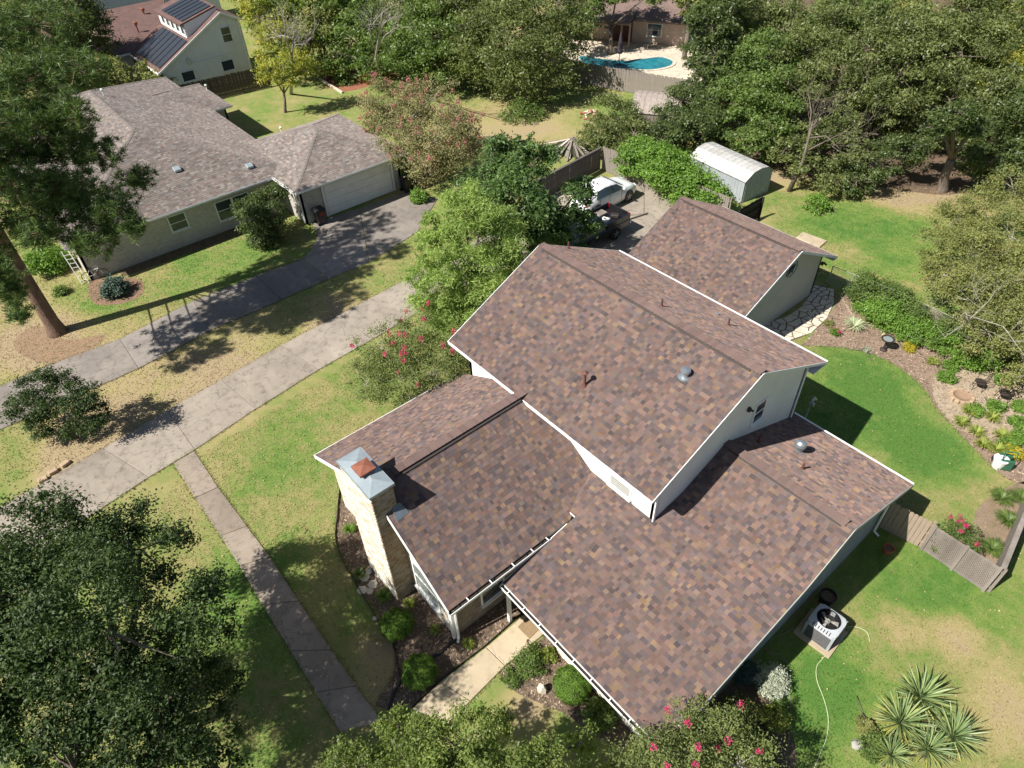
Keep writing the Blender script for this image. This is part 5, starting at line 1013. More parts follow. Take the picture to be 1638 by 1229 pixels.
spec = [  # label, lumps, leaf, nleaf, ls, seed
 ('broad very dark tree beside the pool fence', [(-38.02, 26.56, 4.8, 3.86), (-40.28, 25.03, 3, 2.55), (-35.84, 28.81, 3.6, 3.04), (-35.94, 25.67, 2.4, 2.47), (-39.17, 29.91, 6, 3.63), (-37.2, 31.93, 4.8, 2.34), (-42.56, 28.7, 5.4, 2.84)], 'oak2', 26000, .26, 21),
 ('mid green tree behind the rust coloured ground cover', [(-51.33, 19.58, 3.6, 2.35), (-48.21, 19.94, 2.4, 1.97), (-52.27, 18.29, 2.4, 1.67), (-45.96, 21.22, 3.6, 2.26), (-51.53, 20.89, 4.8, 1.99)], 'mid', 11000, .26, 22),
 ('bushy green tree behind the wide crape myrtle', [(-44.36, 23.37, 4.2, 2.81), (-44.73, 21.15, 2.4, 1.7), (-41.77, 23.58, 3, 2.11), (-46.86, 25.97, 5.4, 2.55)], 'mid', 12000, .26, 23),
 ('small bush tree at the end of the dark fence', [(-52.8, 17.24, 2, 1.43), (-53.97, 17.04, 3.6, 1.54), (-53.78, 18.77, 4.8, 2.01)], 'olive', 5000, .26, 24),
 ('tall dark columnar tree right of the pool', [(-23.93, 33.4, 7, 1.58), (-23.55, 33.45, 5, 1.44), (-22.64, 33.79, 3.4, 1.55), (-22.52, 32.5, 2.2, 1.55), (-24.52, 34.96, 8, 1.77), (-22.45, 34.52, 5, 1.34)], 'oak', 16000, .27, 25),
 ('dark rounded shrub tree in front of the little shingled shed', [(-25.99, 26.32, 1.8, 1.76), (-23.52, 25.62, 1.6, 1.51), (-25.51, 24.26, 1.4, 1.34), (-23.18, 24.34, 1.2, 1.21), (-25.34, 23.17, 1.1, 0.95)], 'oak2', 11000, .18, 26),
 ('dark bushy tree behind the bright vine hedge', [(-22.41, 28.51, 2.2, 1.61), (-20.38, 28.14, 1.8, 1.58), (-21.49, 26.21, 1.6, 1.2), (-23.36, 30.22, 2.8, 1.26), (-20.15, 29.89, 1.8, 1.51)], 'oak', 12000, .19, 27),
 ('broad leafy tree behind the metal shed', [(-18.17, 31.67, 4.2, 1.99), (-18.18, 30.56, 2.4, 1.47), (-15.98, 30.7, 3, 1.6), (-19.84, 34.36, 5.4, 2.05), (-20.02, 31.45, 4.2, 1.38), (-16.65, 29.74, 1.6, 1.17)], 'mid', 20000, .22, 28),
 ('olive tree with the half dead limbs in front', [(-14.29, 29.54, 2.2, 1.04), (-13.23, 31.39, 3, 1.2), (-12.58, 32.75, 3.2, 1.04), (-12.6, 29.59, 1.7, 0.87), (-10.91, 31.04, 1.8, 0.94), (-18.02, 36.16, 6, 2.3), (-15.3, 35.36, 4.8, 1.97), (-16.15, 33.68, 4.2, 1.53), (-18.04, 38.98, 6.6, 2.06), (-12.87, 32.82, 3.3, 1.3), (-11.16, 32.42, 2.1, 1.12), (-13.07, 30.8, 2.2, 1.04), (-11.19, 29.72, 1.1, 0.93)], 'oak2', 24000, .2, 29),
 ('grey green oak over the shaded clearing', [(-14.59, 38.52, 6.6, 2.5), (-12.04, 37.74, 5.4, 2.1), (-13.16, 35.88, 4.8, 1.49), (-13.22, 41.67, 6.6, 2.27), (-11.65, 36.62, 3.6, 1.06)], 'oak2', 19000, .22, 30),
 ('tall oak behind the leaning trunk', [(-10.23, 41.94, 6, 2.47), (-7.37, 40.11, 4.8, 1.87), (-9.06, 39.23, 4.2, 1.56), (-11.38, 45.24, 7.2, 2.55), (-7.1, 38.32, 2.8, 1.29), (-8.3, 37.1, 2.8, 0.95)], 'oak2', 21000, .22, 31),
 ('light green tree in the top right corner', [(-10.59, 51.05, 6, 2.42), (-7.67, 44.54, 4.8, 1.79), (-7.46, 47.31, 5.4, 2.72), (-6.74, 42.26, 3, 1.33)], 'yellowgreen', 12000, .22, 32),
 ('dark tree at the right edge above the olive thicket', [(-4.24, 37.95, 3, 1.64), (-4.65, 36.91, 2, 1.33), (-4, 38.68, 4.2, 2.02), (-5.67, 37.11, 2, 1.09)], 'oak', 13000, .2, 33),
 ('dark tree in front of the far white house', [(-66.84, 1.57, 6, 2.54), (-66.6, -0.78, 4.8, 2.52), (-66.46, 2.23, 4.2, 2.13), (-66.55, 2.52, 6.6, 2.3)], 'oak', 11000, .26, 34),
 ('tree at the far left behind the pine crown', [(-63.17, -4.17, 4.8, 3.23), (-67.11, -0.57, 6.6, 3.96), (-69.08, -4.25, 6, 4.51), (-59.5, -4.91, 3, 2.64)], 'oak2', 13000, .28, 41),
 ('shady hedge tree behind the grey roof ridge', [(-62.25, 1.8, 2.4, 1.73), (-61.22, 3.41, 2, 1.63), (-62.18, -0.25, 2.4, 1.47), (-66.13, 2.15, 3, 1.55), (-58.9, 4.41, 1.8, 1.26)], 'olive', 7500, .26, 35),
 ('green tree behind the pool house roof', [(-41.62, 38.47, 5, 1.92), (-36.56, 43.04, 6, 1.65), (-41.11, 37.29, 3, 1.02), (-40.15, 41.28, 6, 1.91)], 'mid', 9000, .3, 36),
 ('tree rising behind the right end of the pool house', [(-33.04, 43.6, 5, 1.41), (-34.76, 44.66, 6, 1.86)], 'olive', 7000, .3, 37),
 ('green tree at the top between the bare tree and the dark tree', [(-48.82, 23.52, 6, 2.53), (-44.19, 27.08, 6.6, 2.81), (-41.47, 24.87, 5.4, 1.96)], 'oak2', 10000, .3, 38),
 ('round tree at the top above the yellowing tree', [(-54.91, 18.61, 6.6, 2.92), (-54.5, 21.01, 6, 2.38), (-58.44, 17.59, 7.2, 2.97)], 'mid', 8500, .3, 39),
 ('leafy tree in the top row left of the far dark tree', [(-56.43, 24.9, 5, 2.69), (-51.97, 25.95, 4, 2.29), (-57.69, 23.41, 4, 2.13), (-52.23, 23.5, 2.6, 1.83)], 'mid', 12000, .26, 42),
 ('olive tree high in the top row over the dark tree', [(-48.91, 27.53, 6, 2.75), (-47.29, 31.87, 6, 2.8), (-47.79, 28.53, 4, 2.24)], 'olive', 12000, .28, 43),
 ('dark tree between the pool house and the shed trees', [(-26.64, 36.27, 3, 1.27), (-25.98, 35.22, 2, 1.07), (-28.24, 38.31, 3.6, 1.21), (-28.84, 43.62, 5, 2.39), (-25.5, 40.17, 4, 1.97), (-25.99, 37.93, 3, 1.67), (-22.86, 38.02, 3, 1.62)], 'oak', 14000, .24, 44),
 ('tall olive tree in the top row right of the centre', [(-23.83, 39.95, 7, 2.33), (-21.26, 38.87, 6, 2.09), (-20.97, 38.47, 4, 1.85), (-18.74, 37.49, 3, 1.54)], 'oak2', 15000, .24, 45),
 ('green grey tree in the top row above the clearing', [(-19.59, 43.88, 7, 2.39), (-19.84, 42.3, 6, 1.84), (-18.38, 45.84, 6, 2.06)], 'mid', 13000, .25, 46),
 ('tree filling the wood behind the blue storage bin', [(-11.65, 42.23, 4, 1.72), (-11.39, 39.86, 3, 1.36), (-10.48, 43.39, 4, 1.71), (-14.33, 44.49, 7, 2.35), (-10.75, 45.89, 5, 1.91)], 'olive', 15000, .24, 47),
 ('bushy undergrowth tree at the back of the shaded clearing', [(-13.08, 38.68, 2, 1.39), (-13.45, 35.28, 2, 1.18), (-11.39, 38.86, 2, 1.11), (-8.81, 41.48, 2, 1.27), (-6.82, 42.11, 2.4, 1.41)], 'oak2', 13000, .2, 48),
 ('tree in the upper right corner beside the light green one', [(-12.03, 50.89, 7, 2.34), (-10.76, 46.89, 6, 1.73), (-6.41, 44.19, 4, 1.81), (-7.55, 49.96, 6, 2.57)], 'oak2', 14000, .25, 49),
 ('small dark tree casting shade beside the shed', [(-9.72, 32.27, 1.8, 1.44), (-9.3, 34.68, 2.2, 1.46), (-9.79, 30.9, 1.2, 0.84)], 'oak', 7000, .18, 40)]
for lab, lum, lf, nl, ls_, sd_ in spec:
    ra = random.Random(sd_); lum = [(x, y, z, r*1.1) for x, y, z, r in lum]; bx = sum(q[0]*q[3]**2 for q in lum)/sum(q[3]**2 for q in lum); by = sum(q[1]*q[3]**2 for q in lum)/sum(q[3]**2 for q in lum); zm = min(q[2] for q in lum); rm = max(q[3] for q in lum)
    if zm > 3.2 and sd_ in (29, 31, 38, 39):   # foliage comes down the trunk
        k = 5 if zm > 5 else 3
        for j in range(k): a = j*6.28/k+ra.uniform(0, 1); lum.append((bx+math.cos(a)*rm*.55, by+math.sin(a)*rm*.55, zm*ra.uniform(.35, .75), rm*ra.uniform(.5, .72)))
    tree('broadleaf_tree', lab, 'tree', lum, M[lf], M['bark'], (bx, by), int(nl*1.15), ls_, None, .22, 2.0, .36, sd_, BT)
# farther wood: beyond the last tree that can be told apart
r_ = np.random.default_rng(99); n = 0; Vs = []; Fs = []; An = []
for i in range(60):
    u = -100+1850*i/59; a = cam_dirs = None
    f_ = i/59; X = (-128+f_*155+r_.uniform(-3, 3), 8+ (1-abs(2*f_-1))*48+f_*72+r_.uniform(-3, 3))
    Xr = (X[0]-6, X[1]+7); C, CR = clumps([(Xr[0], Xr[1], 6, 5.5), (Xr[0]+3, Xr[1]-2, 3.4, 4)], .9, .4, r_); k = 700
    pk = r_.choice(len(C), k); d = unit(k, r_); P = C[pk]+d*CR[pk][:, None]; nn = d+unit(k, r_)*.6+np.array([0, 0, .5]); nn /= np.linalg.norm(nn, axis=1, keepdims=True)
    V, F = leaf_quads(P, nn, .8, .55, r_); Vs.append(V); Fs.append(F+n); n += len(V); An.append(np.clip(r_.uniform(0, .6, k)+r_.uniform(-.1, .4), 0, 1))
link('far_wood', npmesh('far_wood', np.concatenate(Vs), np.concatenate(Fs), M['oak2'], np.concatenate(An)), kind='stuff', label='far wood closing the view beyond the back gardens')
# ---- pine
def pine():
    lum = [(-30.84, -5.84, 13.5, 1.89), (-29.17, -7.65, 12, 2.1), (-27.21, -5.71, 12.5, 1.42), (-27.4, -8.03, 10.5, 1.83), (-26.03, -6.46, 9.5, 1.12), (-25.39, -8.32, 8.8, 1.46), (-23.65, -7.03, 8, 0.94), (-25.05, -9.96, 9.5, 1.48), (-23.73, -8.31, 7, 0.95), (-26.32, -6.85, 11, 1.16), (-22.81, -6.73, 7.5, 0.52), (-23.97, -12.13, 6, 0.56), (-23.77, -12.14, 5, 0.36), (-24.22, -11.96, 7, 0.75), (-25.28, -10.19, 12, 2.09), (-24.85, -10.01, 7.5, 0.88), (-28.5,-7,9.5,1.5), (-27.5,-10,10.5,1.9), (-28,-12,12,2.), (-28,-8,7.5,1.1), (-29.5,-4.6,6.5,.8), (-27,-12,8.6,1.7), (-31,-6.5,10,1.3)]
    base = (-30., -11.3); root = thing('pine_tree', 'tall pine with a straight reddish trunk leaning over the neighbouring roof at left', 'tree', (*base, 0)); r_ = np.random.default_rng(5); ra = random.Random(5)
    mb = MB(); mb.tube([(*base, -.2), (*base, .15), (base[0], base[1], .8), (base[0]+.05, base[1], 5), (base[0], base[1]+.1, 10), (base[0]-.1, base[1]+.2, 16)], [.62, .46, .36, .31, .25, .1], 14); mb.build('trunk', M['pinebark'], root, smooth=True)
    mb = MB(); TP = []; 
    for (x, y, z, r) in lum:
        e = Vector((x, y, z)); s = Vector((base[0], base[1], min(z-.2, 15.5))); m_ = s.lerp(e, .5)-Vector((0, 0, .3)); mb.tube([s, m_, e], [.045, .03, .015], 6)
        k = int(62*r**1.25); d = unit(k, r_); rad = r*r_.uniform(.25, 1, k)**.55; P = np.array(e)+d*rad[:, None]*np.array([1, 1, .62]); TP.append(P)
        q_ = int(26+9*(e-s).length); tt = r_.uniform(.38, 1, q_); TP.append(np.array([tuple(s.lerp(e, a)) for a in tt])+r_.normal(0, .28, (q_, 3)))
        for q in P[:int(k*.35)]: mb.tube([e.lerp(Vector(q), .1), Vector(q)], [.025, .01], 3, False)
    mb.build('branches', M['pinebark'], root, kind='stuff')
    P = np.concatenate(TP); nd = 34; n_ = len(P)*nd; C = np.repeat(P, nd, 0); d = unit(n_, r_); d[:, 2] = d[:, 2]*.7+.35; d /= np.linalg.norm(d, axis=1, keepdims=True); L_ = r_.uniform(.2, .38, n_)[:, None]
    C = C+unit(n_, r_)*r_.uniform(0, .16, n_)[:, None]; s_ = np.cross(d, unit(n_, r_)); s_ /= np.linalg.norm(s_, axis=1, keepdims=True)
    o = np.array([*base, 0]); V = np.stack([C-s_*.017-o, C+s_*.017-o, C+d*L_-o], 1).reshape(-1, 3)
    link('needles', npmesh('needles', V, np.arange(3*n_).reshape(n_, 3), M['needle'], r_.uniform(0, 1, n_)), root)
pine()
# ---- shrubs, hedges
tree('yaupon_shrub', 'dark twin lobed shrub tree between the two driveways at left', 'shrub', [(-21.65, -12.84, 3, 0.77), (-22.06, -13.66, 1.8, 0.79), (-20.92, -12.76, 2.4, 0.57), (-21.05, -11.78, 3, 0.47), (-20.29, -11.68, 2.4, 0.73), (-20.3, -11.68, 1.4, 0.64), (-22.99, -14.11, 1.6, 0.48), (-21.86, -13.63, 0.9, 0.7), (-21.02, -12.55, 0.8, 0.59)], M['oak_dark'], M['bark'], None, 12000, .1, .06, .08, 4.6, .42, 51, stems=3)
def hedge(label, path, r, h, leaf, n, ls_, seed, name='hedge', cat='hedge'):
    r_ = np.random.default_rng(seed); lum = []
    for i in range(len(path)-1):
        a, b_ = path[i], path[i+1]; k = max(1, int(math.dist(a, b_)/(r*.9)))
        for j in range(k): t = j/k; lum.append((a[0]+(b_[0]-a[0])*t+r_.uniform(-.2, .2)*r, a[1]+(b_[1]-a[1])*t+r_.uniform(-.2, .2)*r, h*r_.uniform(.45, .75), r*r_.uniform(.7, 1.1)))
    return tree(name, label, cat, lum, leaf, M['bark'], (lum[len(lum)//2][0], lum[len(lum)//2][1]), n, ls_, None, .04, 5, .45, seed, stems=3, limbs=False, zmin=.03)
hedge('bright green vine sprawling over the wooden fence behind the garage', [(-20.9, 22.9), (-18.6, 22.8), (-16.0, 22.8), (-13.2, 23.3)], 1.35, 2.3, M['bright'], 40000, .165, 61, 'vine')
hedge('second row of tangled green growth between the hedge and the garden bed', [(-3.01, 20.58), (-1.35, 20.27), (0.11, 20.15), (1.78, 20.07), (3.48, 20.64)], .8, .8, M['bright'], 16000, .1, 64)
hedge('low tangled green hedge along the chain link fence above the back bed', [(-3.83, 21.45), (-2.27, 21.39), (-0.93, 21.31), (0.72, 21.09), (2.25, 20.92)], .95, 1.0, M['mid'], 22000, .10, 62)
TH = [(-2.83, 26.6, 1.6, 1.13), (-3.04, 28.68, 2.2, 1.36), (-2.31, 30.38, 2.6, 1.5), (0.07, 27.19, 3, 1.62), (-0.49, 24.53, 2.8, 1.59), (-1.09, 23.25, 2, 1.11), (1.42, 22.7, 2.8, 1.61), (0.68, 21.28, 2.4, 1.38), (3.4, 20.83, 2.4, 1.63), (2.23, 20.3, 2, 1.28), (-2.1, 32.6, 3, 1.18), (2.18, 26.12, 3, 1.78), (4.72, 21.1, 2, 1.61), (4.41, 19.37, 1.4, 0.91)]
tree('thicket', 'large olive and rust tinged thicket at the right edge above the garden bed', 'shrub', TH, M['olive'], M['bark_pale'], None, 45000, .11, .065, .09, 4.2, .36, 63, stems=6, twigs=60)
SH = [('small green shrub by the grass bank behind the garage', 'shrub', (-10.53, 28.14), .9, .7, 'bright', 1800, .12), ('dark green shrub at the left edge of the olive thicket', 'shrub', (3.76, 21.6), .8, .7, 'mid', 2200, .1),
      ('bright green rounded shrub beside the pine trunk', 'shrub', (-36.65, -9.87), 1.25, 1.5, 'bright', 5200, .13), ('spiky dark green shrub in the reddish mulch by the neighbouring wall', 'shrub', (-31.48, -7.8), .85, .8, 'bluegreen', 2600, .14),
      ('dark bush low against the neighbouring brick wall', 'shrub', (-30.47, 0.76), 1.0, 1.2, 'oak', 3600, .13), ('low green bush under the pine at the neighbouring lawn edge', 'shrub', (-33.64, -10.13), .4, .4, 'mid', 700, .1),
      ('green shrub growing left of the trash bins', 'shrub', (-28.64, 10.63), .7, .7, 'bright', 1800, .14), ('round leafy shrub under the dark tree by the pool fence', 'shrub', (-34.28, 24.7), 1.9, .5, 'mid', 2600, .2)]
for i, (lb, ct, c, r, h, lf, n_, ls_) in enumerate(SH): shrub('shrub', lb, ct, c, r, h, M[lf], n_, ls_, 70+i)
tree('yaupon_tree', 'slim dark tree against the neighbouring wall left of the garage', 'tree', [(-31.74, 2.15, 2.4, 0.98), (-31.03, 0.64, 1.8, 0.96), (-30.12, 1.6, 1.8, 0.89), (-31.99, 0.74, 2, 0.75)], M['oak'], M['bark'], (-30.7, 1.24), 6000, .14, .08, .08, 3.5, .4, 81, stems=3)
shrub('ground_cover', 'rust red ground cover along the far lawn edge', 'plant', (-50.24, 20.75), 1.6, .35, M['redleaf'], 2600, .16, 82); shrub('ground_cover', 'green ground cover left of the rust red one', 'plant', (-51.73, 18.38), 1.1, .45, M['mid'], 1800, .16, 83)
for i, (lb, c, r, h) in enumerate((('round clipped boxwood nearest the chimney base', (-4.33, -7.01), .54, .78), ('round clipped boxwood beside the cream entry path', (-2.5, -7.34), .55, .8), ('round boxwood under the front gutter beside the white stone', (0.96, -4.02), .58, .85))): ball(lb, c, r, h, 90+i)
small = [('mound of green grassy leaves right of the chimney base', (-4.83, -6.19), .26, .25, 'liriope'), ('grassy tuft left of the chimney in front of the wall', (-5.66, -6.74), .34, .3, 'boxwood'), ('dark grassy tuft beside the chimney foot', (-6.98, -6.93), .32, .3, 'mid'), ('grassy tuft farthest up the front bed beside the chimney', (-8.9, -6.18), .3, .3, 'boxwood'), ('yellow green tuft near the brick corner', (-3.46, -6.09), .22, .22, 'liriope'), ('yellow green tuft in the bed by the drain pipe', (-2.34, -5.54), .25, .22, 'liriope')]
for i, (lb, c, r, h, lf) in enumerate(small): strap('grass_clump', lb, 'plant', c, r, h, M[lf], 120, .022, 100+i, 'small tufts in the front bed')
shrub('leafy_plant', 'spreading green leafy plant between the entry path and the gutter', 'plant', (-0.54, -4.44), .55, .5, M['mid'], 3600, .065, 110); shrub('leafy_plant', 'lime yellow leafy plant under the front gutter', 'plant', (-0.31, -3.86), .3, .4, M['liriope'], 1500, .06, 111)
shrub('leafy_plant', 'trailing green plant low at the end of the entry bed', 'plant', (-0.56, -5.17), .35, .25, M['mid'], 1300, .06, 112)
strap('flax_lily', 'pale variegated clump of strap leaves in the back bed', 'plant', (-2.76, 18.95), .62, .45, M['variegated'], 190, .04, 120)
shrub('flowering_plant', 'small plant with one magenta bloom beside the flagstone path', 'plant', (-3.15, 17.79), .25, .35, M['bright'], 800, .06, 121, flowers=(M['pink'], 3, .09)); shrub('flowering_plant', 'low green plant by the curve of the flagstone path', 'plant', (-3.72, 18.28), .25, .25, M['olive'], 600, .06, 122)
shrub('white_flower_plant', 'tiny grey green plant with white flowers at the lawn edge', 'plant', (-1.43, 17.76), .22, .18, M['silver'], 500, .05, 123)
shrub('yellow_shrub', 'bright yellow mounded shrub below the bird bath', 'plant', (-0.16, 19.29), .32, .35, M['yellow'], 1500, .05, 124); shrub('yellow_shrub', 'yellow green shrub at the bend of the lawn edge', 'plant', (1.09, 19.18), .28, .35, M['liriope'], 900, .06, 125); shrub('yellow_shrub', 'golden spreading plant beside the green hose cart', 'plant', (5.89, 16.09), .42, .3, M['yellow'], 1600, .07, 126)
for i, (c, lb) in enumerate((((3.69, 16.16), 'left of the row along the curved lawn edge'), ((4.36, 16.1), 'second along the curved lawn edge'), ((4.43, 17.42), 'behind the row near the gravel'), ((4.84, 15.58), 'lowest along the lawn edge'), ((5.12, 16.67), 'near the golden plant'), ((3.61, 17.08), 'closest to the fire pit'), ((5.31, 15.74), 'just above the hose cart'))): strap('daylily', 'arching yellow green daylily clump, '+lb, 'plant', c, .42, .4, M['liriope'], 110, .03, 130+i, 'daylily clumps along the curved bed')
for i, (c, lb) in enumerate((((4.94, 18.96), 'far right of the black chairs'), ((3.79, 17.39), 'between the fire pit and the daylilies'), ((5.66, 17.02), 'above the golden plant'), ((5.5, 16.32), 'touching the golden plant'), ((1.78, 19.42), 'beneath the hedge end above the gravel'), ((3.69, 20.13), 'behind the black chairs'), ((5.24, 17.89), 'at the right edge beside the gravel'), ((4.24, 18.17), 'right of the fire pit'), ((1.99, 18.5), 'near the top of the curved lawn edge'))): shrub('leafy_plant', 'fresh green leafy plant '+lb, 'plant', c, .38, .4, M['bright'], 1500, .08, 140+i)
shrub('juniper', 'silvery white shrub beside the air conditioner hose', 'shrub', (4.86, 0.65), .52, .75, M['silver'], 5200, .07, 150, lw=.03); shrub('juniper', 'blue green shrub in the shade of the house wall', 'shrub', (4.22, 0.39), .42, .6, M['bluegreen'], 3600, .08, 151, lw=.03)
for i, (c, r, h, lf, lb) in enumerate((((4.84, -0.85), .55, .9, 'olive', 'olive shrub under the crape myrtle by the side wall'), ((5.63, -0.08), .42, .5, 'liriope', 'yellowish bush below the silvery shrub'), ((5.73, -1.17), .5, .6, 'mid', 'dark green bush at the bottom of the corner bed'), ((2.13, -3.97), .5, .8, 'mid', 'shaded shrub under the front gutter'), ((7.97, 1.41), .5, .5, 'mid', 'broad leafy bush left of the yuccas'), ((7.48, 1.77), .25, .25, 'olive', 'little bush above the grey rock'))): shrub('shrub', lb, 'shrub', c, r, h, M[lf], 3400, .075, 160+i)
tree('crape_myrtle', 'small pink flowering crape myrtle behind the lattice fence', 'shrub', [(6.01, 9.62, 0.9, 0.49), (6.57, 9.67, 0.7, 0.44), (5.85, 9.19, 0.6, 0.33), (6.42, 10.37, 0.7, 0.33), (5.93, 9.99, 1.1, 0.27)], M['mid'], M['bark'], (6.55, 9.52), 3000, .07, .04, .03, 20, .4, 170, stems=3, flowers=(M['pink'], 15, .085))
for i, (c, lb) in enumerate((((7.07, 12.47), 'in the side bed by the plank fence'), ((7.22, 10.8), 'nearest the corner of the lattice'), ((6.99, 13.9), 'high in the side bed at the right edge'), ((6.49, 13.35), 'at the mulch edge'))): strap('grass_clump', 'dense green grass clump '+lb, 'plant', c, .5, .35, M['mid'], 260, .022, 175+i, 'grass clumps in the side bed')
for i, (c, r, lb) in enumerate((((8.07, 3.5), .95, 'topmost yucca of the cluster on the lower lawn'), ((8.04, 2.37), .95, 'leftmost large yucca of the cluster'), ((9.2, 3.13), .9, 'rightmost yucca beside the white stone'), ((8.9, 2.27), .8, 'bottom middle yucca of the cluster'), ((8.32, 1.35), .6, 'small bluish yucca at the lower left of the cluster'))): yucca(lb, c, r, .38 if r > .5 else .2, 180+i)
# ---- stones
def rock(label, c, sx, sy, sz, m, seed, name='rock', z=0.):
    ra = random.Random(seed); import bmesh
    bm = bmesh.new(); bmesh.ops.create_icosphere(bm, subdivisions=2, radius=1)
    for v in bm.verts: f = 1+ra.uniform(-.16, .16); v.co = Vector((v.co.x*sx*f, v.co.y*sy*f, max(v.co.z*f, -.3)*sz))
    me = bpy.data.meshes.new(name); bm.to_mesh(me); bm.free(); me.materials.append(m); o = link(name, me, loc=(c[0], c[1], z+sz*.25)); o.rotation_euler = (0, 0, ra.uniform(0, 3)); return set_props(o, label, 'rock')
rock('pale pointed stone in the bed under the front gutter', (0.34, -4.74), .16, .12, .3, M['stone'], 1); rock('grey rough rock left of the yucca cluster', (7.55, 1.13), .2, .16, .16, M['grey_stone'], 2); rock('white stone lying inside the yucca cluster', (9.45, 3.85), .26, .14, .2, M['stone'], 3); rock('brown rock above the bird bath', (-1.47, 19.41), .14, .1, .16, M['tan_stone'], 4)
for i, (c, lb) in enumerate((((-19.59, -14.46), 'first tan edging block on the left, nearest the oak'), ((-19.78, -14.03), 'second tan edging block along the driveway'), ((-19.89, -13.53), 'last tan edging block, farthest from the oak'))):
    mb = MB(); mb.box((c[0], c[1], .07), (.36, .24, .16), rz=1.5+.2*i); o = mb.build('edging_block', M['tan_stone'], bevel=.02); set_props(o, lb, 'stone block', 'tan blocks edging the driveway')
def voronoi_stones(root, poly, n, m, seed, gap=.06, z=.035, name='flagstone'):
    ra = random.Random(seed); xs = [p[0] for p in poly]; ys = [p[1] for p in poly]; pts = []
    A_ = sum(poly[i][0]*poly[(i+1) % len(poly)][1]-poly[(i+1) % len(poly)][0]*poly[i][1] for i in range(len(poly)))
    if A_ < 0: poly = poly[::-1]
    tries = 0; mind = .75*math.sqrt(abs(A_)/2/n)
    while len(pts) < n and tries < 9000:
        tries += 1; p = (ra.uniform(min(xs), max(xs)), ra.uniform(min(ys), max(ys)))
        if inside(np.array([p]), poly)[0] and all(math.dist(p, q) > mind for q in pts): pts.append(p)
    for p in pts:
        cell = [(p[0]-.8, p[1]-.8), (p[0]+.8, p[1]-.8), (p[0]+.8, p[1]+.8), (p[0]-.8, p[1]+.8)]
        for q in pts:
            if q is p or math.dist(p, q) > 1.6: continue
            d = Vector((q[0]-p[0], q[1]-p[1])); L_ = d.length; d /= L_; mx, my = p[0]+d.x*(L_/2-gap/2), p[1]+d.y*(L_/2-gap/2); out = []
            for i in range(len(cell)):
                a, b_ = cell[i], cell[(i+1) % len(cell)]; sa = (a[0]-mx)*d.x+(a[1]-my)*d.y; sb = (b_[0]-mx)*d.x+(b_[1]-my)*d.y
                if sa <= 0: out.append(a)
                if (sa <= 0) != (sb <= 0): t = sa/(sa-sb); out.append((a[0]+t*(b_[0]-a[0]), a[1]+t*(b_[1]-a[1])))
            cell = out
            if len(cell) < 3: break
        if len(cell) < 3: continue
        cl = clip(cell, convex) if (convex := poly if len(poly) == 4 else None) else cell
        if len(cl) >= 3: slab(root, cl, -.02, z+ra.uniform(-.006, .008), m, name, .015)
fp = thing('flagstone_path', 'curved path of cream irregular flagstones between the garage and the back lawn', 'path', (0, 0, 0)); fp['kind'] = 'structure'; del fp['category']
pc = [(-5.62, 21.0), (-5.1, 19.9), (-4.75, 18.6), (-4.7, 17.2), (-5.2, 15.6), (-6.3, 14.1), (-7.6, 12.8)]
wv = [.5, .62, .7, .78, .8, .8, .8]; le = []; re_ = []
for i, q in enumerate(pc):
    a = Vector(pc[max(i-1, 0)]); b_ = Vector(pc[min(i+1, len(pc)-1)]); d = (b_-a).normalized(); nn_ = Vector((-d.y, d.x)); le.append(tuple(Vector(q)+nn_*wv[i])); re_.append(tuple(Vector(q)-nn_*wv[i]))
for i in range(len(pc)-1): voronoi_stones(fp, [le[i], le[i+1], re_[i+1], re_[i]], 14, M['stone'], 200+i)
sheet('path_sand', smooth_poly(le+re_[::-1], 2), .012, M['soil'])
for i, (c, s) in enumerate((((-6.8, -6.83), .19), ((-6.37, -6.73), .2), ((-6.91, -6.58), .16), ((-6.19, -6.97), .15), ((-6.41, -7.15), .2), ((-6.59, -6.41), .12), ((-5.2, -7.38), .1))):
    ra = random.Random(i+5); pts = [(c[0]+s*ra.uniform(.7, 1.15)*math.cos(t*math.pi/3), c[1]+s*ra.uniform(.7, 1.15)*math.sin(t*math.pi/3)) for t in range(6)]
    mb = MB(); mb.prism([(x, y, .005) for x, y in pts], (0, 0, .045)); o = mb.build('flagstone', M['stone'], bevel=.01); set_props(o, 'loose pale flagstone lying in the bed beside the chimney foot', 'stone', 'loose flagstones by the chimney')
# ---- bed edging
def edging(label, pts, m=M['iron'], h_=.09):
    mb = MB(); P = [(x, y, h_/2) for x, y in pts]
    for a, b_ in zip(P[:-1], P[1:]): mb.bar(a, b_, .02, h_)
    o = mb.build('bed_edging', m); return set_props(o, label, 'edging')
edging('dark metal edging curving along the front bed beside the chimney', smooth_poly([(-10.61, -5.41), (-9.74, -6.25), (-8.76, -6.86), (-7.3, -7.13), (-5.3, -7.32), (-4.05, -7.42), (-3.31, -7.8)], 3)[:-3])
edging('dark edging strip along the cream entry path', [(-1.9, -8.07), (-2.01, -6.95), (-1.95, -5.16), (-2.03, -3.46)])
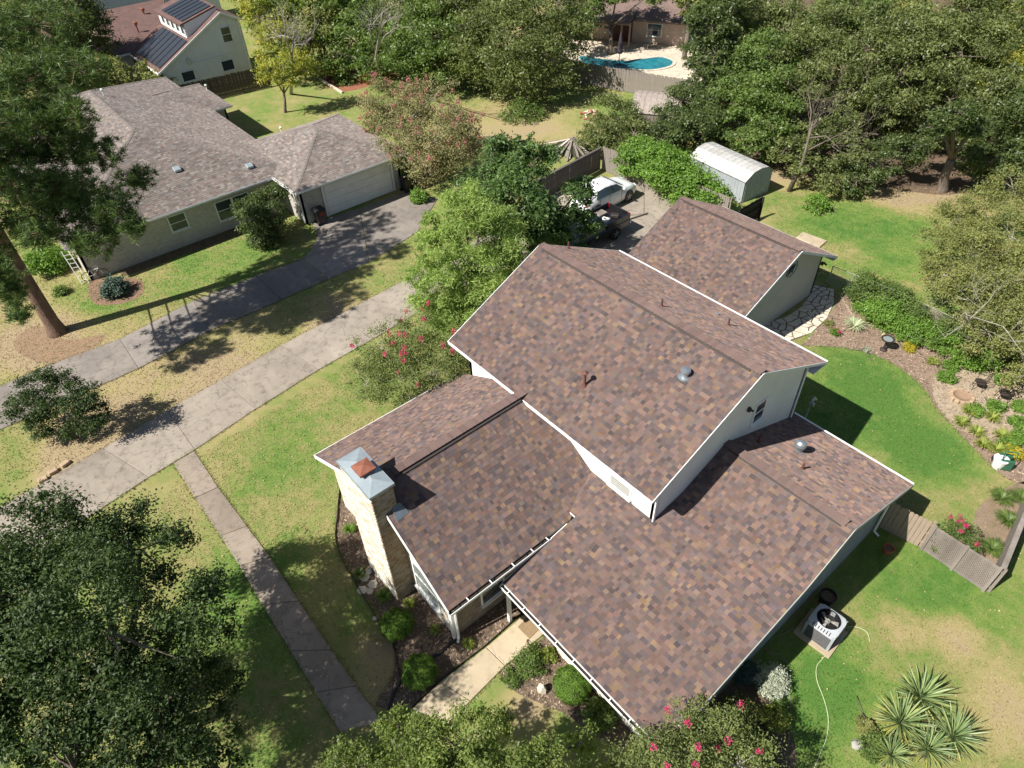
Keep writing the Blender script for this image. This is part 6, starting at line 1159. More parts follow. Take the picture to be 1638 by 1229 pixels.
# ================================================================ FENCES
def plank_fence(label, A, B, h, m, bw=.14, gap=.012, post=2.4, seed=0, name='wooden_fence', back=1, z0=0., cat='fence', rails=True, cap=False, lean=0.):
    ra = random.Random(seed); A = Vector((A[0], A[1], z0)); B = Vector((B[0], B[1], z0)); d = B-A; L_ = d.length; d.normalize(); n_ = Vector((-d.y, d.x, 0))*back
    root = thing(name, label, cat, tuple(A)); ms = []
    for k in range(5):
        mb = MB(); hh = h*(1+ra.uniform(-.02, .02)); w_ = bw-gap; ln = ra.uniform(-.012, .012)
        mb.prism([tuple(-d*w_/2+Vector((0, 0, .03))), tuple(d*w_/2+Vector((0, 0, .03))), tuple(d*(w_/2+ln)+Vector((0, 0, hh-.04))), tuple(d*(w_/4+ln)+Vector((0, 0, hh))), tuple(d*(-w_/4+ln)+Vector((0, 0, hh))), tuple(d*(-w_/2+ln)+Vector((0, 0, hh-.04)))], n_*.02); ms.append(mb.mesh('board', m))
    k = int(L_/bw)
    if k <= 300:
        for i in range(k):
            o = link('board', ms[ra.randrange(5)], root, loc=tuple(d*(i+.5)*bw+n_*ra.uniform(-.006, .006))); o.rotation_euler = (0, 0, ra.uniform(-.02, .02))
    if rails:
        for z in ((.3, h*.55, h-.25) if h > 1.4 else (.25, h-.2)): mb = MB(); mb.bar(A+n_*.045+Vector((0, 0, z)), B+n_*.045+Vector((0, 0, z)), .045, .09); mb.build('rail', m, root)
    np_ = max(1, round(L_/post))
    for i in range(np_+1): q = A+d*min(max(L_*i/np_, .05), L_-.05)+n_*.1; mb = MB(); mb.box(q+Vector((0, 0, h/2-.05)), (.09, .09, h+.05), rz=math.atan2(d.y, d.x)); mb.build('post', m, root)
    if cap: mb = MB(); mb.bar(A+n_*.02+Vector((0, 0, h+.015)), B+n_*.02+Vector((0, 0, h+.015)), .16, .03); mb.build('cap_rail', m, root)
    return root
plank_fence('dark plank fence below the white two storey house', (-56.2, 5.6), (-55.4, 13.2), 1.85, M['wood_dark'], seed=1)
plank_fence('grey plank fence in front of the swimming pool', (-37.17, 32.81), (-25.82, 36.53), 1.8, M['wood_grey'], seed=2)
plank_fence('grey plank fence behind the white car with a flat cap rail', (-22.9, 15.0), (-23.6, 22.4), 1.6, mat('dark_grey_wood', (.13, .115, .105), (.09, .08, .075), .9, 2.2, 30, bst=.4), seed=3, cap=True, back=1)  # a darker, evener grey wood for this fence alone
plank_fence('grey plank fence running from the car corner to under the vine', (-23.55, 22.5), (-13.2, 22.7), 1.7, M['wood_grey'], seed=4, back=1)
plank_fence('dark fence stub beside the white garage door and trash bin', (-30.6, 11.2), (-30.2, 14.5), 1.7, M['wood_dark'], seed=5)
plank_fence('short dark gate panel between the two brick walls behind the grey roof', (-38.5, 11.6), (-41.2, 5.2), 1.5, M['wood_dark'], seed=6)
plank_fence('black boarded gate at the end of the vine behind the garage', (-12.3, 24.6), (-12.3, 22.1), 1.5, mat('black_stained_wood', (.025, .022, .02), (.018, .016, .015), .8), seed=7, name='garden_gate', cat='gate')
# fence off the house corner: boards then lattice
fa, fb, fc = (4.12, 8.9), (5.30, 8.55), (7.72, 9.3)
fb = (5.55, 9.0)
plank_fence('weathered tan board fence joining the house corner, half in shadow', (4.1, 8.75), fb, 1.5, M['wood_tan'], seed=8, bw=.15, back=1)
LT = thing('lattice_fence', 'weathered wooden lattice panel fence beside the pink crape myrtle', 'fence', (fb[0], fb[1], 0))
P0, P1 = Vector((fb[0]+.03, fb[1], 0)), Vector((7.75, 8.95, 0)); d = (P1-P0); L_ = d.length; d.normalize(); n_ = Vector((-d.y, d.x, 0)); z0_, z1_ = .06, 1.32; sp_ = .105
for sg, off in ((1, .008), (-1, -.008)):
    c = -(z1_-z0_) if sg > 0 else 0
    while c < L_+(0 if sg > 0 else (z1_-z0_)):
        # line s = c + sg*(z-z0)
        sA, zA = c, z0_; sB, zB_ = c+sg*(z1_-z0_), z1_
        if sg > 0:
            if sA < 0: zA += -sA; sA = 0
            if sB > L_: zB_ -= sB-L_; sB = L_
        else:
            if sA > L_: zA += sA-L_; sA = L_
            if sB < 0: zB_ -= -sB; sB = 0
        if zB_-zA > .05: mb = MB(); mb.bar(P0+d*sA+n_*off+Vector((0, 0, zA)), P0+d*sB+n_*off+Vector((0, 0, zB_)), .008, .042, Vector(tuple(-n_.cross((d*sg+Vector((0, 0, 1))).normalized()))) if False else n_) if False else mb.bar(P0+d*sA+n_*off+Vector((0, 0, zA)), P0+d*sB+n_*off+Vector((0, 0, zB_)), .045, .009, n_); mb.build('lattice_slat', M['wood_grey'], LT)
        c += sp_
for z in (z0_, z1_): mb = MB(); mb.bar(P0+Vector((0, 0, z)), P1+Vector((0, 0, z)), .05, .07); mb.build('rail', M['wood_grey'], LT)
for t in (0, .5, 1): q = P0.lerp(P1, t)-n_*.03; mb = MB(); mb.box(q+Vector((0, 0, .7)), (.09, .09, 1.45), rz=math.atan2(d.y, d.x)); mb.build('post', M['wood_grey'], LT)
plank_fence('grey board fence running from the lattice corner towards the right edge', (7.78, 9.0), (7.0, 14.2), 1.35, M['wood_grey'], seed=9, back=-1, cap=True)
# chain link fence
CF = thing('chain_link_fence', 'thin galvanised chain link fence crossing the grass behind the garage', 'fence', (-5, 21.2, 0)); cpts = [(-5.65, 21.35), (-2.5, 21.6), (0.6, 21.5), (3.9, 21.3), (7, 21.1)]
for a in cpts: mb = MB(); mb.tube([(a[0], a[1], 0), (a[0], a[1], 1.2)], .03, 8); mb.build('post', M['metal'], CF)
mb = MB(); mb.tube([(*a, 1.17) for a in cpts], .016, 6); mb.build('top_rail', M['grey_stone'], CF)
mb = MB()
for a, b_ in zip(cpts[:-1], cpts[1:]):
    a, b_ = Vector((*a, 0)), Vector((*b_, 0)); L_ = (b_-a).length; d = (b_-a)/L_; s = -1.1
    while s < L_:
        for sg in (1, -1):
            s0, s1 = (s, s+1.1) if sg > 0 else (s+1.1, s); t0, t1 = max(0, min(s0, L_)), max(0, min(s1, L_)); z0_ = .04+abs(t0-s0); z1_ = 1.14-abs(t1-s1)
            if z1_-z0_ > .03 and 0 <= min(s0, s1)+1.1: mb.tube([a+d*t0+Vector((0, 0, z0_)), a+d*t1+Vector((0, 0, z1_))], .0035, 3, False)
        s += .11
mb.build('wire_mesh', M['metal'], CF)
# ================================================================ VEHICLES
def car_body(secs, m, parent, name='body'):
    """secs: list of (y, [(x,z)...]) half sections from bottom outward to top centre"""
    V = []; n = None
    for y, pr in secs:
        full = pr+[(-x, z) for x, z in pr[::-1]]; n = len(full); V += [(x, y, z) for x, z in full]
    F = []
    for i in range(len(secs)-1):
        for j in range(n-1): F.append((i*n+j, i*n+j+1, (i+1)*n+j+1, (i+1)*n+j))
    mb = MB(); mb.add(V, F+[tuple(range(n))[::-1], tuple(range((len(secs)-1)*n, len(secs)*n))]); return mb.build(name, m, parent, world=False, smooth=True)
def sec(w_, zb, zw_, zr_, wr): return [(w_*.9, zb), (w_, zb+.12), (w_*1.0, (zb+zw_)/2), (w_*.97, zw_), (wr, zr_-.05 if zr_ > zw_+.1 else zr_), (wr*.8, zr_), (wr*.3, zr_+.01)]
def wheel(root, x, y, r, w_=.22):
    wl = bpy.data.objects.new('wheel', None); col.objects.link(wl); wl.parent = root; wl.location = (x, y, r); wl.empty_display_size = .1
    def rot(mb): mb.v = [(v[2], v[1], v[0]) for v in mb.v]; return mb
    rot(MB().lathe((0, 0, -w_/2), [(r*.62, 0), (r*.96, .01), (r, .05), (r, w_-.05), (r*.96, w_-.01), (r*.62, w_)], 20)).build('tyre', M['tyre'], wl, world=False, smooth=False)
    mb = MB().lathe((0, 0, -w_/2+.02), [(r*.6, 0), (r*.63, .04), (r*.63, w_-.08), (r*.6, w_-.04)], 18)
    for k in range(5):
        a = k*1.2566
        for s_ in (-w_/2-.004, w_/2+.004): mb.bar((math.cos(a)*r*.08, math.sin(a)*r*.08, s_), (math.cos(a)*r*.58, math.sin(a)*r*.58, s_), r*.16, .03, (0, 0, 1))
    rot(mb).build('rim', M['metal'], wl, world=False)
CW = thing('parked_car', 'white hatchback parked nose to the fence, half hidden by the dark green tree', 'car', (-20.05, 19.0, .035), 0); CW.scale = (1, 1, 1.12)
secs = [(-2.3, sec(.72, .38, .80, .84, .62)), (-2.2, sec(.84, .28, .98, 1.02, .70)), (-1.9, sec(.90, .22, 1.02, 1.18, .66)), (-1.4, sec(.92, .2, 1.0, 1.42, .60)), (-.7, sec(.92, .2, .98, 1.50, .60)), (.1, sec(.92, .2, .96, 1.48, .58)), (.6, sec(.92, .2, .95, 1.32, .60)), (1.05, sec(.91, .2, .94, 1.02, .68)), (1.5, sec(.90, .22, .90, .97, .66)), (2.0, sec(.86, .24, .80, .88, .62)), (2.25, sec(.76, .3, .66, .72, .58)), (2.33, sec(.66, .38, .56, .6, .5))]
car_body(secs, M['car_white'], CW)
def quad(mb, pts, off): mb.prism(pts, off)
for sg in (-1, 1):
    mb = MB(); mb.prism([(sg*.905, -1.55, 1.04), (sg*.905, .95, 1.0), (sg*.70, .35, 1.36), (sg*.66, -.6, 1.43), (sg*.68, -1.3, 1.38)], (sg*.02, 0, .0)); mb.build('side_window', M['glass'], CW, world=False)
    mb = MB(); mb.bar((sg*.9, .02, 1.0), (sg*.69, -.15, 1.42), .05, .06); mb.build('window_pillar', M['black'], CW, world=False)
    mb = MB(); mb.box((sg*1.0, .8, 1.04), (.18, .12, .13)); mb.build('side_mirror', M['car_white'], CW, world=False, bevel=.02)
    mb = MB(); mb.box((sg*.6, 2.18, .70), (.34, .2, .12), rz=-sg*.35); mb.build('headlight', M['lamp_clear'], CW, world=False, bevel=.02)
    mb = MB(); mb.box((sg*.70, -2.22, .86), (.2, .12, .2)); mb.build('tail_light', M['lamp_red'], CW, world=False, bevel=.02)
    for y_ in (1.42, -1.4): wheel(CW, sg*.83, y_, .33); mb = MB(); mb.lathe((0, 0, 0), [(.38, -.05), (.38, .06)], 18); mb.v = [(sg*(.885+v[2]), y_+v[1], .36+v[0]) for v in mb.v]; mb.build('wheel_arch', M['black'], CW, world=False)
    mb = MB(); [mb.bar((sg*.925, y_, .32), (sg*.915, y_-.02, .98), .012, .012, (1, 0, 0)) for y_ in (.72, -.35, -1.2)]; mb.build('door_seam', M['black'], CW, world=False)
mb = MB(); mb.prism([(-.66, .98, 1.07), (.66, .98, 1.07), (.56, .38, 1.42), (-.56, .38, 1.42)], (0, .03, .025)); mb.build('windscreen', M['glass'], CW, world=False)
mb = MB(); mb.prism([(-.6, -2.0, 1.1), (.6, -2.0, 1.1), (.54, -1.5, 1.42), (-.54, -1.5, 1.42)], (0, -.03, .02)); mb.build('rear_window', M['glass'], CW, world=False)
mb = MB(); mb.bar((-.45, 2.34, .5), (.45, 2.34, .5), .05, .16); mb.build('grille', M['black'], CW, world=False)
TK = thing('parked_pickup', 'black pickup truck with its cargo bed towards the patio, under the dark green tree', 'pickup truck', (-17.45, 14.9, .035), 0)
mb = MB(); mb.box((0, 0, .72), (1.86, 5.4, .5)); mb.box((0, -1.9, 1.0), (1.8, 1.5, .25)); mb.build('body', M['car_black'], TK, world=False, bevel=.08)
mb = MB(); mb.add([(-.88, -1.4, 1.0), (.88, -1.4, 1.0), (.88, .75, 1.0), (-.88, .75, 1.0), (-.7, -.75, 1.72), (.7, -.75, 1.72), (.7, .55, 1.72), (-.7, .55, 1.72)], [(0, 1, 5, 4), (1, 2, 6, 5), (2, 3, 7, 6), (3, 0, 4, 7), (4, 5, 6, 7)]); mb.build('cab', M['car_black'], TK, world=False, bevel=.06)
for sg in (-1, 1): mb = MB(); mb.prism([(sg*.875, -1.15, 1.1), (sg*.875, .6, 1.1), (sg*.73, .48, 1.6), (sg*.73, -.7, 1.6)], (sg*.02, 0, 0)); mb.build('side_window', M['glass'], TK, world=False); mb = MB(); mb.box((sg*.87, 1.72, 1.12), (.12, 1.95, .36)); mb.build('bed_side', M['car_black'], TK, world=False, bevel=.02); mb = MB(); mb.box((sg*.82, 2.70, 1.08), (.2, .06, .42)); mb.build('tail_light', M['lamp_red'], TK, world=False, bevel=.015)
mb = MB(); mb.box((0, 2.68, 1.12), (1.5, .07, .4)); mb.build('tailgate', M['car_black'], TK, world=False, bevel=.015); mb = MB(); mb.box((0, 2.86, .62), (1.7, .16, .16)); mb.build('bumper', M['metal'], TK, world=False, bevel=.02)
mb = MB(); mb.prism([(-.74, -1.42, 1.02), (.74, -1.42, 1.02), (.64, -.8, 1.66), (-.64, -.8, 1.66)], (0, -.03, .02)); mb.build('windscreen', M['glass'], TK, world=False)
for sg in (-1, 1):
    for y_ in (-1.75, 1.55): wheel(TK, sg*.84, y_, .39, .26)
for i, (x, y, s, mm, lb) in enumerate(((-.35, 1.5, (.5, .7, .3), 'wood_grey', 'grey box lying in the pickup bed'), (.3, 1.2, (.45, .5, .25), 'white_pl', 'white sack lying in the pickup bed'), (.25, 2.1, (.5, .35, .2), 'iron', 'dark crate lying in the pickup bed near the tailgate'))):
    mb = MB(); mb.box((-17.45+x, 14.9+y, 1.03+s[2]/2), s, rz=.3*i); o = mb.build('cargo_box', M[mm], bevel=.03); set_props(o, lb, 'cargo')
def board(name, label, cat, a, b_, w_, th, m, z=.05):
    mb = MB(); mb.bar((a[0], a[1], z), (b_[0], b_[1], z), w_, th); o = mb.build(name, m, bevel=.008); return set_props(o, label, cat)
board('parking_kerb', 'white painted timber on the patio beside the white car', 'timber', (-19.44, 19.46), (-19.52, 20.94), .13, .1, M['white'], .09)
board('plank', 'long dark plank lying on the patio behind the pickup', 'timber', (-17.56, 18.58), (-17.25, 20.13), .1, .06, M['wood_dark'], .08)
# ================================================================ SHEDS
def shed(name, label, c, rz, lx_, ly, h, hr, mw, mroof, barn=False):
    root = thing(name, label, 'shed', (c[0], c[1], 0), rz)
    for sg in (-1, 1):
        mb = MB(); mb.box((0, sg*ly/2, h/2), (lx_, .04, h)); k = 0
        x = -lx_/2+.1
        while x < lx_/2: mb.box((x, sg*(ly/2+.025), h/2), (.03, .02, h)); x += .25
        mb.build('wall', mw, root, world=False)
        pr = [(sg*lx_/2, -ly/2, 0), (sg*lx_/2, ly/2, 0), (sg*lx_/2, ly/2, h), (sg*lx_/2, ly*.27, hr-.1), (sg*lx_/2, 0, hr), (sg*lx_/2, -ly*.27, hr-.1), (sg*lx_/2, -ly/2, h)]
        mb = MB(); mb.prism(pr, (-sg*.04, 0, 0)); y = -ly/2+.12
        while y < ly/2: mb.box((sg*(lx_/2+.012), y, h/2+.05), (.02, .03, h)); y += .22
        mb.build('wall', mw, root, world=False)
        mb = MB(); e = .08; q = [(sg*(ly/2+.1), h-.04), (sg*ly*.27, hr-.09), (0, hr+.01)]
        for (a, za), (b_, zb) in zip(q[:-1], q[1:]): mb.prism([(-lx_/2-e, a, za), (lx_/2+e, a, za), (lx_/2+e, b_, zb), (-lx_/2-e, b_, zb)], (0, 0, .03))
        x = -lx_/2
        while x <= lx_/2+.01: mb.bar((x, q[0][0], q[0][1]+.04), (x, q[1][0], q[1][1]+.04), .03, .02); mb.bar((x, q[1][0], q[1][1]+.04), (x, q[2][0], q[2][1]+.04), .03, .02); x += .4
        mb.build('roof', mroof, root, world=False)
    return root
sm_ = mat('white_steel_sheet', (.52, .52, .51), (.38, .37, .35), .5, 1.5, 20, metal=.15, bst=.1, amt=.35)
shed('metal_shed', 'white steel garden shed with barn shaped roof beyond the bright vine', (-16.3, 26.9), -.10, 4.6, 2.5, 1.5, 2.0, mat('pale_steel_wall', (.36, .39, .40), (.29, .32, .33), .6, 2, 20, amt=.3), sm_)
shed('garden_shed', 'little shingled shed roof among the dark shrubs', (-25.3, 30.1), .55, 3.4, 2.6, 1.8, 2.7, M['wood_grey'], mat('grey_tan_shed_roof', (.36, .31, .27), (.25, .21, .19), .9, 3, 18, bst=.6, amt=.8))
# ================================================================ POOL
PL = smooth_poly([(-41.75, 38.06), (-39.44, 39.06), (-37.63, 40.1), (-36.65, 42.02), (-35.85, 43.29), (-34.33, 43.08), (-33.59, 41.68), (-34.22, 39.69), (-36.03, 38.37), (-38.91, 36.47)], 3)
cx_ = sum(p[0] for p in PL)/len(PL); cy_ = sum(p[1] for p in PL)/len(PL)
sheet('pool_deck', [(-40.54, 34.87), (-48.5, 42.41), (-34.49, 52.92), (-26.38, 41.83)], .03, concrete('pale_pool_deck', (.58, .50, .40), (.48, .41, .33)))
wm, t, b = start('pool_water'); b.inputs['Base Color'].default_value = (.03, .30, .36, 1); b.inputs['Roughness'].default_value = .05
tcw = N(t, 'ShaderNodeTexCoord').outputs['Object']; t.links.new(mix(t, ramp(t, [(.35, (0, 0, 0)), (.7, (1, 1, 1))], noise(t, tcw, 1.2, 3)), (.012, .14, .19), (.03, .25, .30)), b.inputs['Base Color']); bump(t, b, noise(t, tcw, 5, 3), .3, .05)
sheet('pool_water', PL, .06, wm)
mb = MB()
for i in range(len(PL)): a, b_ = PL[i], PL[(i+1) % len(PL)]; mb.bar((a[0], a[1], .06), (b_[0], b_[1], .06), .28, .07)
o = mb.build('pool_coping', M['stone']); set_props(o, 'pale stone rim round the turquoise pool', 'pool rim')
um = (-37.34, 38.95); UM = thing('closed_parasol', 'closed dark purple parasol standing by the pool', 'parasol', (*um, 0)); mb = MB(); mb.lathe((*um, 0), [(.3, 0), (.3, .06), (.03, .1), (.03, 2.9)], 10); mb.build('pole', M['iron'], UM); mb = MB(); mb.lathe((*um, 0), [(.2, 1.0), (.27, 1.15), (.2, 1.9), (.1, 2.6), (.02, 2.95)], 9); mb.build('canopy', mat('purple_canvas', (.06, .045, .06), (.045, .035, .045), .9), UM)
for i, (c, lb) in enumerate((((-38.57, 44.19), 'grey patio chair nearest the pool'), ((-39.61, 46.38), 'grey patio chair against the pink brick wall'))):
    CH = thing('patio_chair', lb, 'chair', (*c, 0), .5*i, 'grey patio chairs'); mb = MB(); mb.box((0, 0, .42), (.5, .5, .06)); mb.build('seat', M['grey_stone'], CH, world=False); mb = MB(); mb.box((0, .25, .75), (.5, .06, .65), rx=-.2); mb.build('backrest', M['grey_stone'], CH, world=False)
    for sx in (-.21, .21):
        for sy in (-.21, .21): mb = MB(); mb.box((sx, sy, .2), (.04, .04, .42)); mb.build('leg', M['grey_stone'], CH, world=False)
# ================================================================ SMALL THINGS
def bin_(label, c, rz, mark=False):
    B_ = thing('trash_bin', label, 'trash bin', (*c, .035), rz); mb = MB(); mb.add([(-.22, -.24, .08), (.22, -.24, .08), (.22, .24, .08), (-.22, .24, .08), (-.28, -.32, .98), (.28, -.32, .98), (.28, .32, .98), (-.28, .32, .98)], [(3, 2, 1, 0), (0, 1, 5, 4), (1, 2, 6, 5), (2, 3, 7, 6), (3, 0, 4, 7), (4, 5, 6, 7)]); mb.build('body', M['black'], B_, world=False, bevel=.02)
    mb = MB(); mb.add([(-.31, -.36, 1.0), (.31, -.36, 1.0), (.31, .36, 1.0), (-.31, .36, 1.0), (-.27, -.3, 1.08), (.27, -.3, 1.08), (.27, .3, 1.08), (-.27, .3, 1.08)], [(3, 2, 1, 0), (0, 1, 5, 4), (1, 2, 6, 5), (2, 3, 7, 6), (3, 0, 4, 7), (4, 5, 6, 7)]); mb.build('lid', M['black'], B_, world=False, bevel=.015)
    for sg in (-1, 1): mb = MB(); mb.lathe((0, 0, -.03), [(.12, 0), (.12, .06)], 12); mb.v = [(sg*.26+v[2], -.24+v[1], .12+v[0]) for v in mb.v]; mb.build('wheel', M['tyre'], B_, world=False)
    mb = MB(); mb.bar((-.25, -.4, .98), (.25, -.4, .98), .035, .035); mb.build('handle', M['black'], B_, world=False)
    if mark:
        for k in (0, 1): mb = MB(); mb.box((.265, .05, .78-.12*k), (.012, .26, .06), ry=-.07); mb.build('label_strip', mat('red_label', (.5, .05, .03), (.4, .04, .02), .5), B_, world=False)
bin_('black wheeled trash bin with red labels left of the white garage door', (-30.45, 4.45), 0, True); bin_('black wheeled trash bin right of the white garage door', (-30.35, 10.85), .15); bin_('dark wheeled trash bin behind the other one right of the garage door', (-30.4, 10.15) if False else (-30.5, 11.6), -.1)
# air conditioner
AC = thing('air_conditioner', 'grey square air conditioning unit with round fan grille beside the side wall', 'air conditioner', (4.98, 3.42, 0), .06); AC.scale = (1.14, 1.14, .98)
mb = MB(); mb.box((-.02, 0, .04), (1.1, 1.1, .08)); mb.build('concrete_pad', M['concrete_path'], AC, world=False, bevel=.01)
mb = MB(); [mb.box((sg*.395, 0, .45), (.03, .82, .72)) for sg in (-1, 1)]; [mb.box((0, sg*.395, .45), (.76, .03, .72)) for sg in (-1, 1)]; mb.build('housing', mat('grey_enamel', (.36, .38, .40), (.30, .32, .34), .45, 4, 30, amt=.15), AC, world=False)
lou = MB()
for sg in (-1, 1):
    for k in range(13): lou.box((sg*.415, 0, .14+k*.05), (.012, .68, .018)); lou.box((0, sg*.415, .14+k*.05), (.68, .012, .018))
lou.build('louvres', M['iron'], AC, world=False)
mb = MB(); n = 28; ro_, ri = .44, .33
sq = []
for k in range(n): a = 2*math.pi*k/n; m_ = max(abs(math.cos(a)), abs(math.sin(a))); e_ = .43/m_; e_ = min(e_, .53); sq.append((e_*math.cos(a), e_*math.sin(a)))
V = [(x, y, .81) for x, y in sq]+[(x*.97, y*.97, .87) for x, y in sq]+[(ri*math.cos(2*math.pi*k/n), ri*math.sin(2*math.pi*k/n)+.06, .90) for k in range(n)]+[(ri*math.cos(2*math.pi*k/n), ri*math.sin(2*math.pi*k/n)+.06, .60) for k in range(n)]
F = [(j*n+k, j*n+(k+1) % n, (j+1)*n+(k+1) % n, (j+1)*n+k) for j in range(3) for k in range(n)]
mb.add(V, F); top = mb.build('top_cover', mat('light_grey_enamel', (.44, .46, .48), (.39, .41, .43), .4, 4, 30, amt=.12, spec=.5), AC, world=False)
for k in range(7): mb = MB(); mb.box((-.24+k*.08, -.355, .885), (.022, .13, .012)); mb.build('vent_slot', M['iron'], top, world=False)
mb = MB(); mb.lathe((0, .06, .58), [(.33, 0), (.33, .01)], 20); mb.tube([(0, .06, .6), (0, .06, .61)], .32, 20); mb.lathe((0, .06, .6), [(.327, 0), (.327, .28)], 28, False); mb.build('fan_shroud', M['black'], AC, world=False)
mb = MB(); mb.lathe((0, .06, .68), [(.07, 0), (.07, .1)], 12)
for k in range(3): a = k*2.094+.4; mb.add([(.06*math.cos(a), .06+.06*math.sin(a), .74), (.29*math.cos(a-.22), .06+.29*math.sin(a-.22), .71), (.29*math.cos(a+.22), .06+.29*math.sin(a+.22), .76), (.07*math.cos(a+.5), .06+.07*math.sin(a+.5), .75)], [(0, 1, 2, 3)])
mb.build('fan_blades', M['grey_stone'], AC, world=False)
mb = MB()
for rr in (.1, .2): mb.tube([(rr*math.cos(t*.3142), .06+rr*math.sin(t*.3142), .905) for t in range(21)], .004, 3, False)
for k in range(4): a = k*1.5708+.3; mb.tube([(.06*math.cos(a), .06+.06*math.sin(a), .907), (.29*math.cos(a), .06+.29*math.sin(a), .905)], .005, 3, False)
mb.build('fan_guard', M['iron'], AC, world=False)
def pot(label, c, r, h, m, name='plant_pot', soil=True):
    P_ = thing(name, label, 'pot', (*c, 0)); mb = MB(); mb.lathe((*c, 0), [(r*.7, 0), (r*.95, h*.85), (r*1.05, h*.86), (r*1.05, h), (r*.9, h), (r*.86, h*.86)], 18, False); mb.face([j for j in range(18)][::-1]); mb.build('pot', m, P_)
    mb = MB(); mb.lathe((*c, 0), [(r*.87, h*.8), (r*.3, h*.82), (.01, h*.83)], 14); mb.build('soil', M['soil'], P_); return P_
pot('terracotta pot in the shade at the foot of the board fence', (4.83, 7.94), .19, .3, M['terracotta'])
pot('black round tub in the shade behind the air conditioner', (4.45, 4.55), .27, .45, M['black'], 'tub')
def hose(label, pts, r, m):
    P = [Vector((x, y, .02)) for x, y in pts]; out = []
    for i in range(len(P)-1):
        p0, p1, p2, p3 = P[max(i-1, 0)], P[i], P[i+1], P[min(i+2, len(P)-1)]
        for s in range(6): t = s/6; out.append(.5*((2*p1)+(-p0+p2)*t+(2*p0-5*p1+4*p2-p3)*t*t+(-p0+3*p1-3*p2+p3)*t**3))
    mb = MB(); mb.tube(out+[P[-1]], r, 6); o = mb.build('garden_hose', m, smooth=True); return set_props(o, label, 'hose')
hose('pale green garden hose looping past the air conditioner down the lawn', [(6.17, 4.35), (5.94, 4.58), (5.56, 4.44), (5.37, 3.99), (5.51, 3.43), (5.49, 2.68), (5.52, 2.31), (5.77, 1.94), (6.23, 1.58), (6.61, 1.18), (6.87, 0.66), (7.01, 0.04), (7.23, -0.95)], .014, M['hose'])
hose('thin tan hose winding in the wall shade to the silvery shrub', [(3.85, 5.25), (4.09, 4.78), (4.03, 4.11), (4.35, 3.16), (4.09, 2.2), (4.08, 1.7), (4.26, 1.59), (4.59, 1.8), (4.88, 1.67), (5.29, 1.09), (5.56, 0.81), (5.97, 0.17), (6.32, -0.49), (6.84, -1.4)], .011, M['hose_brown'])
mb = MB(); dp = [(-2.75, -5.75), (-2.79, -5.93), (-2.72, -6.39), (-2.79, -6.69), (-2.83, -7.25), (-2.85, -7.8), (-2.66, -8.28), (-2.28, -8.76)]; P = [Vector((x, y, .06)) for x, y in dp]; out = []
for i in range(len(P)-1):
    for s in range(8): out.append(P[i].lerp(P[i+1], s/8))
mb.tube(out+[P[-1]], [.05+.006*(k % 2) for k in range(len(out)+1)], 8); o = mb.build('drain_pipe', M['black']); set_props(o, 'black corrugated drain pipe curling through the front bed', 'pipe')
# bird bath
bc = (-0.93, 18.45); BB = thing('bird_bath', 'dark bird bath on a pedestal in the back bed', 'bird bath', (*bc, 0)); mb = MB(); mb.lathe((*bc, 0), [(.17, 0), (.17, .05), (.06, .12), (.05, .5), (.09, .6)], 12); mb.build('pedestal', M['iron'], BB); mb = MB(); mb.lathe((*bc, 0), [(.06, .58), (.28, .64), (.31, .7), (.27, .69), (.05, .63)], 20); bo = mb.build('bowl', M['iron'], BB); mb = MB(); mb.lathe((*bc, 0), [(.25, .675), (.01, .676)], 18); mb.build('water', M['glass_blind'], bo)
fc_ = (2.98, 17.83); FP = thing('fire_pit', 'shallow stone fire bowl sunk in the sandy gravel', 'fire pit', (*fc_, 0)); ra = random.Random(4); mb = MB(); mb.lathe((*fc_, 0), [(.40, .0), (.42, .14), (.36, .17), (.28, .1), (.12, .04), (.01, .03)], 20); mb.build('bowl', mat('sand_stone_bowl', (.30, .2, .13), (.22, .15, .1), .9, 4, 40), FP)
for k in range(12): a = k*math.pi/6; mb = MB(); mb.box((fc_[0]+.43*math.cos(a), fc_[1]+.43*math.sin(a), .09), (.16, .19, .16), rz=a); mb.build('rim_stone', M['tan_stone'], FP, bevel=.02)
def chair(label, c, rz):
    CH = thing('garden_chair', label, 'chair', (*c, 0), rz, None); m_ = M['iron']; mb = MB(); mb.lathe((0, 0, .42), [(.22, 0), (.23, .02), (.2, .035)], 14); mb.build('seat', m_, CH, world=False)
    mb = MB(); mb.tube([(-.2, -.16, .43), (-.22, -.24, .8), (-.12, -.27, .96), (.12, -.27, .96), (.22, -.24, .8), (.2, -.16, .43)], .014, 5); [mb.tube([(x, -.18, .43), (x, -.26, .95)], .008, 4) for x in (-.1, 0, .1)]; mb.build('backrest', m_, CH, world=False)
    for sx, sy in ((-1, -1), (1, -1), (-1, 1), (1, 1)): mb = MB(); mb.tube([(sx*.16, sy*.15, .43), (sx*.22, sy*.2, 0)], .014, 5); mb.build('leg', m_, CH, world=False)
    for sx in (-1, 1): mb = MB(); mb.tube([(sx*.21, -.22, .68), (sx*.25, .1, .66), (sx*.2, .14, .44)], .012, 5); mb.build('armrest', m_, CH, world=False)
chair('black wrought iron chair just above the fire bowl', (3.17, 18.94), 1.9); chair('black wrought iron chair at the right edge of the gravel', (4.17, 18.97), -2.6)
hc = (5.91, 14.93); HC = thing('hose_cart', 'green plastic hose cart with a white round bucket lid at the lawn corner', 'hose cart', (*hc, 0), .6)
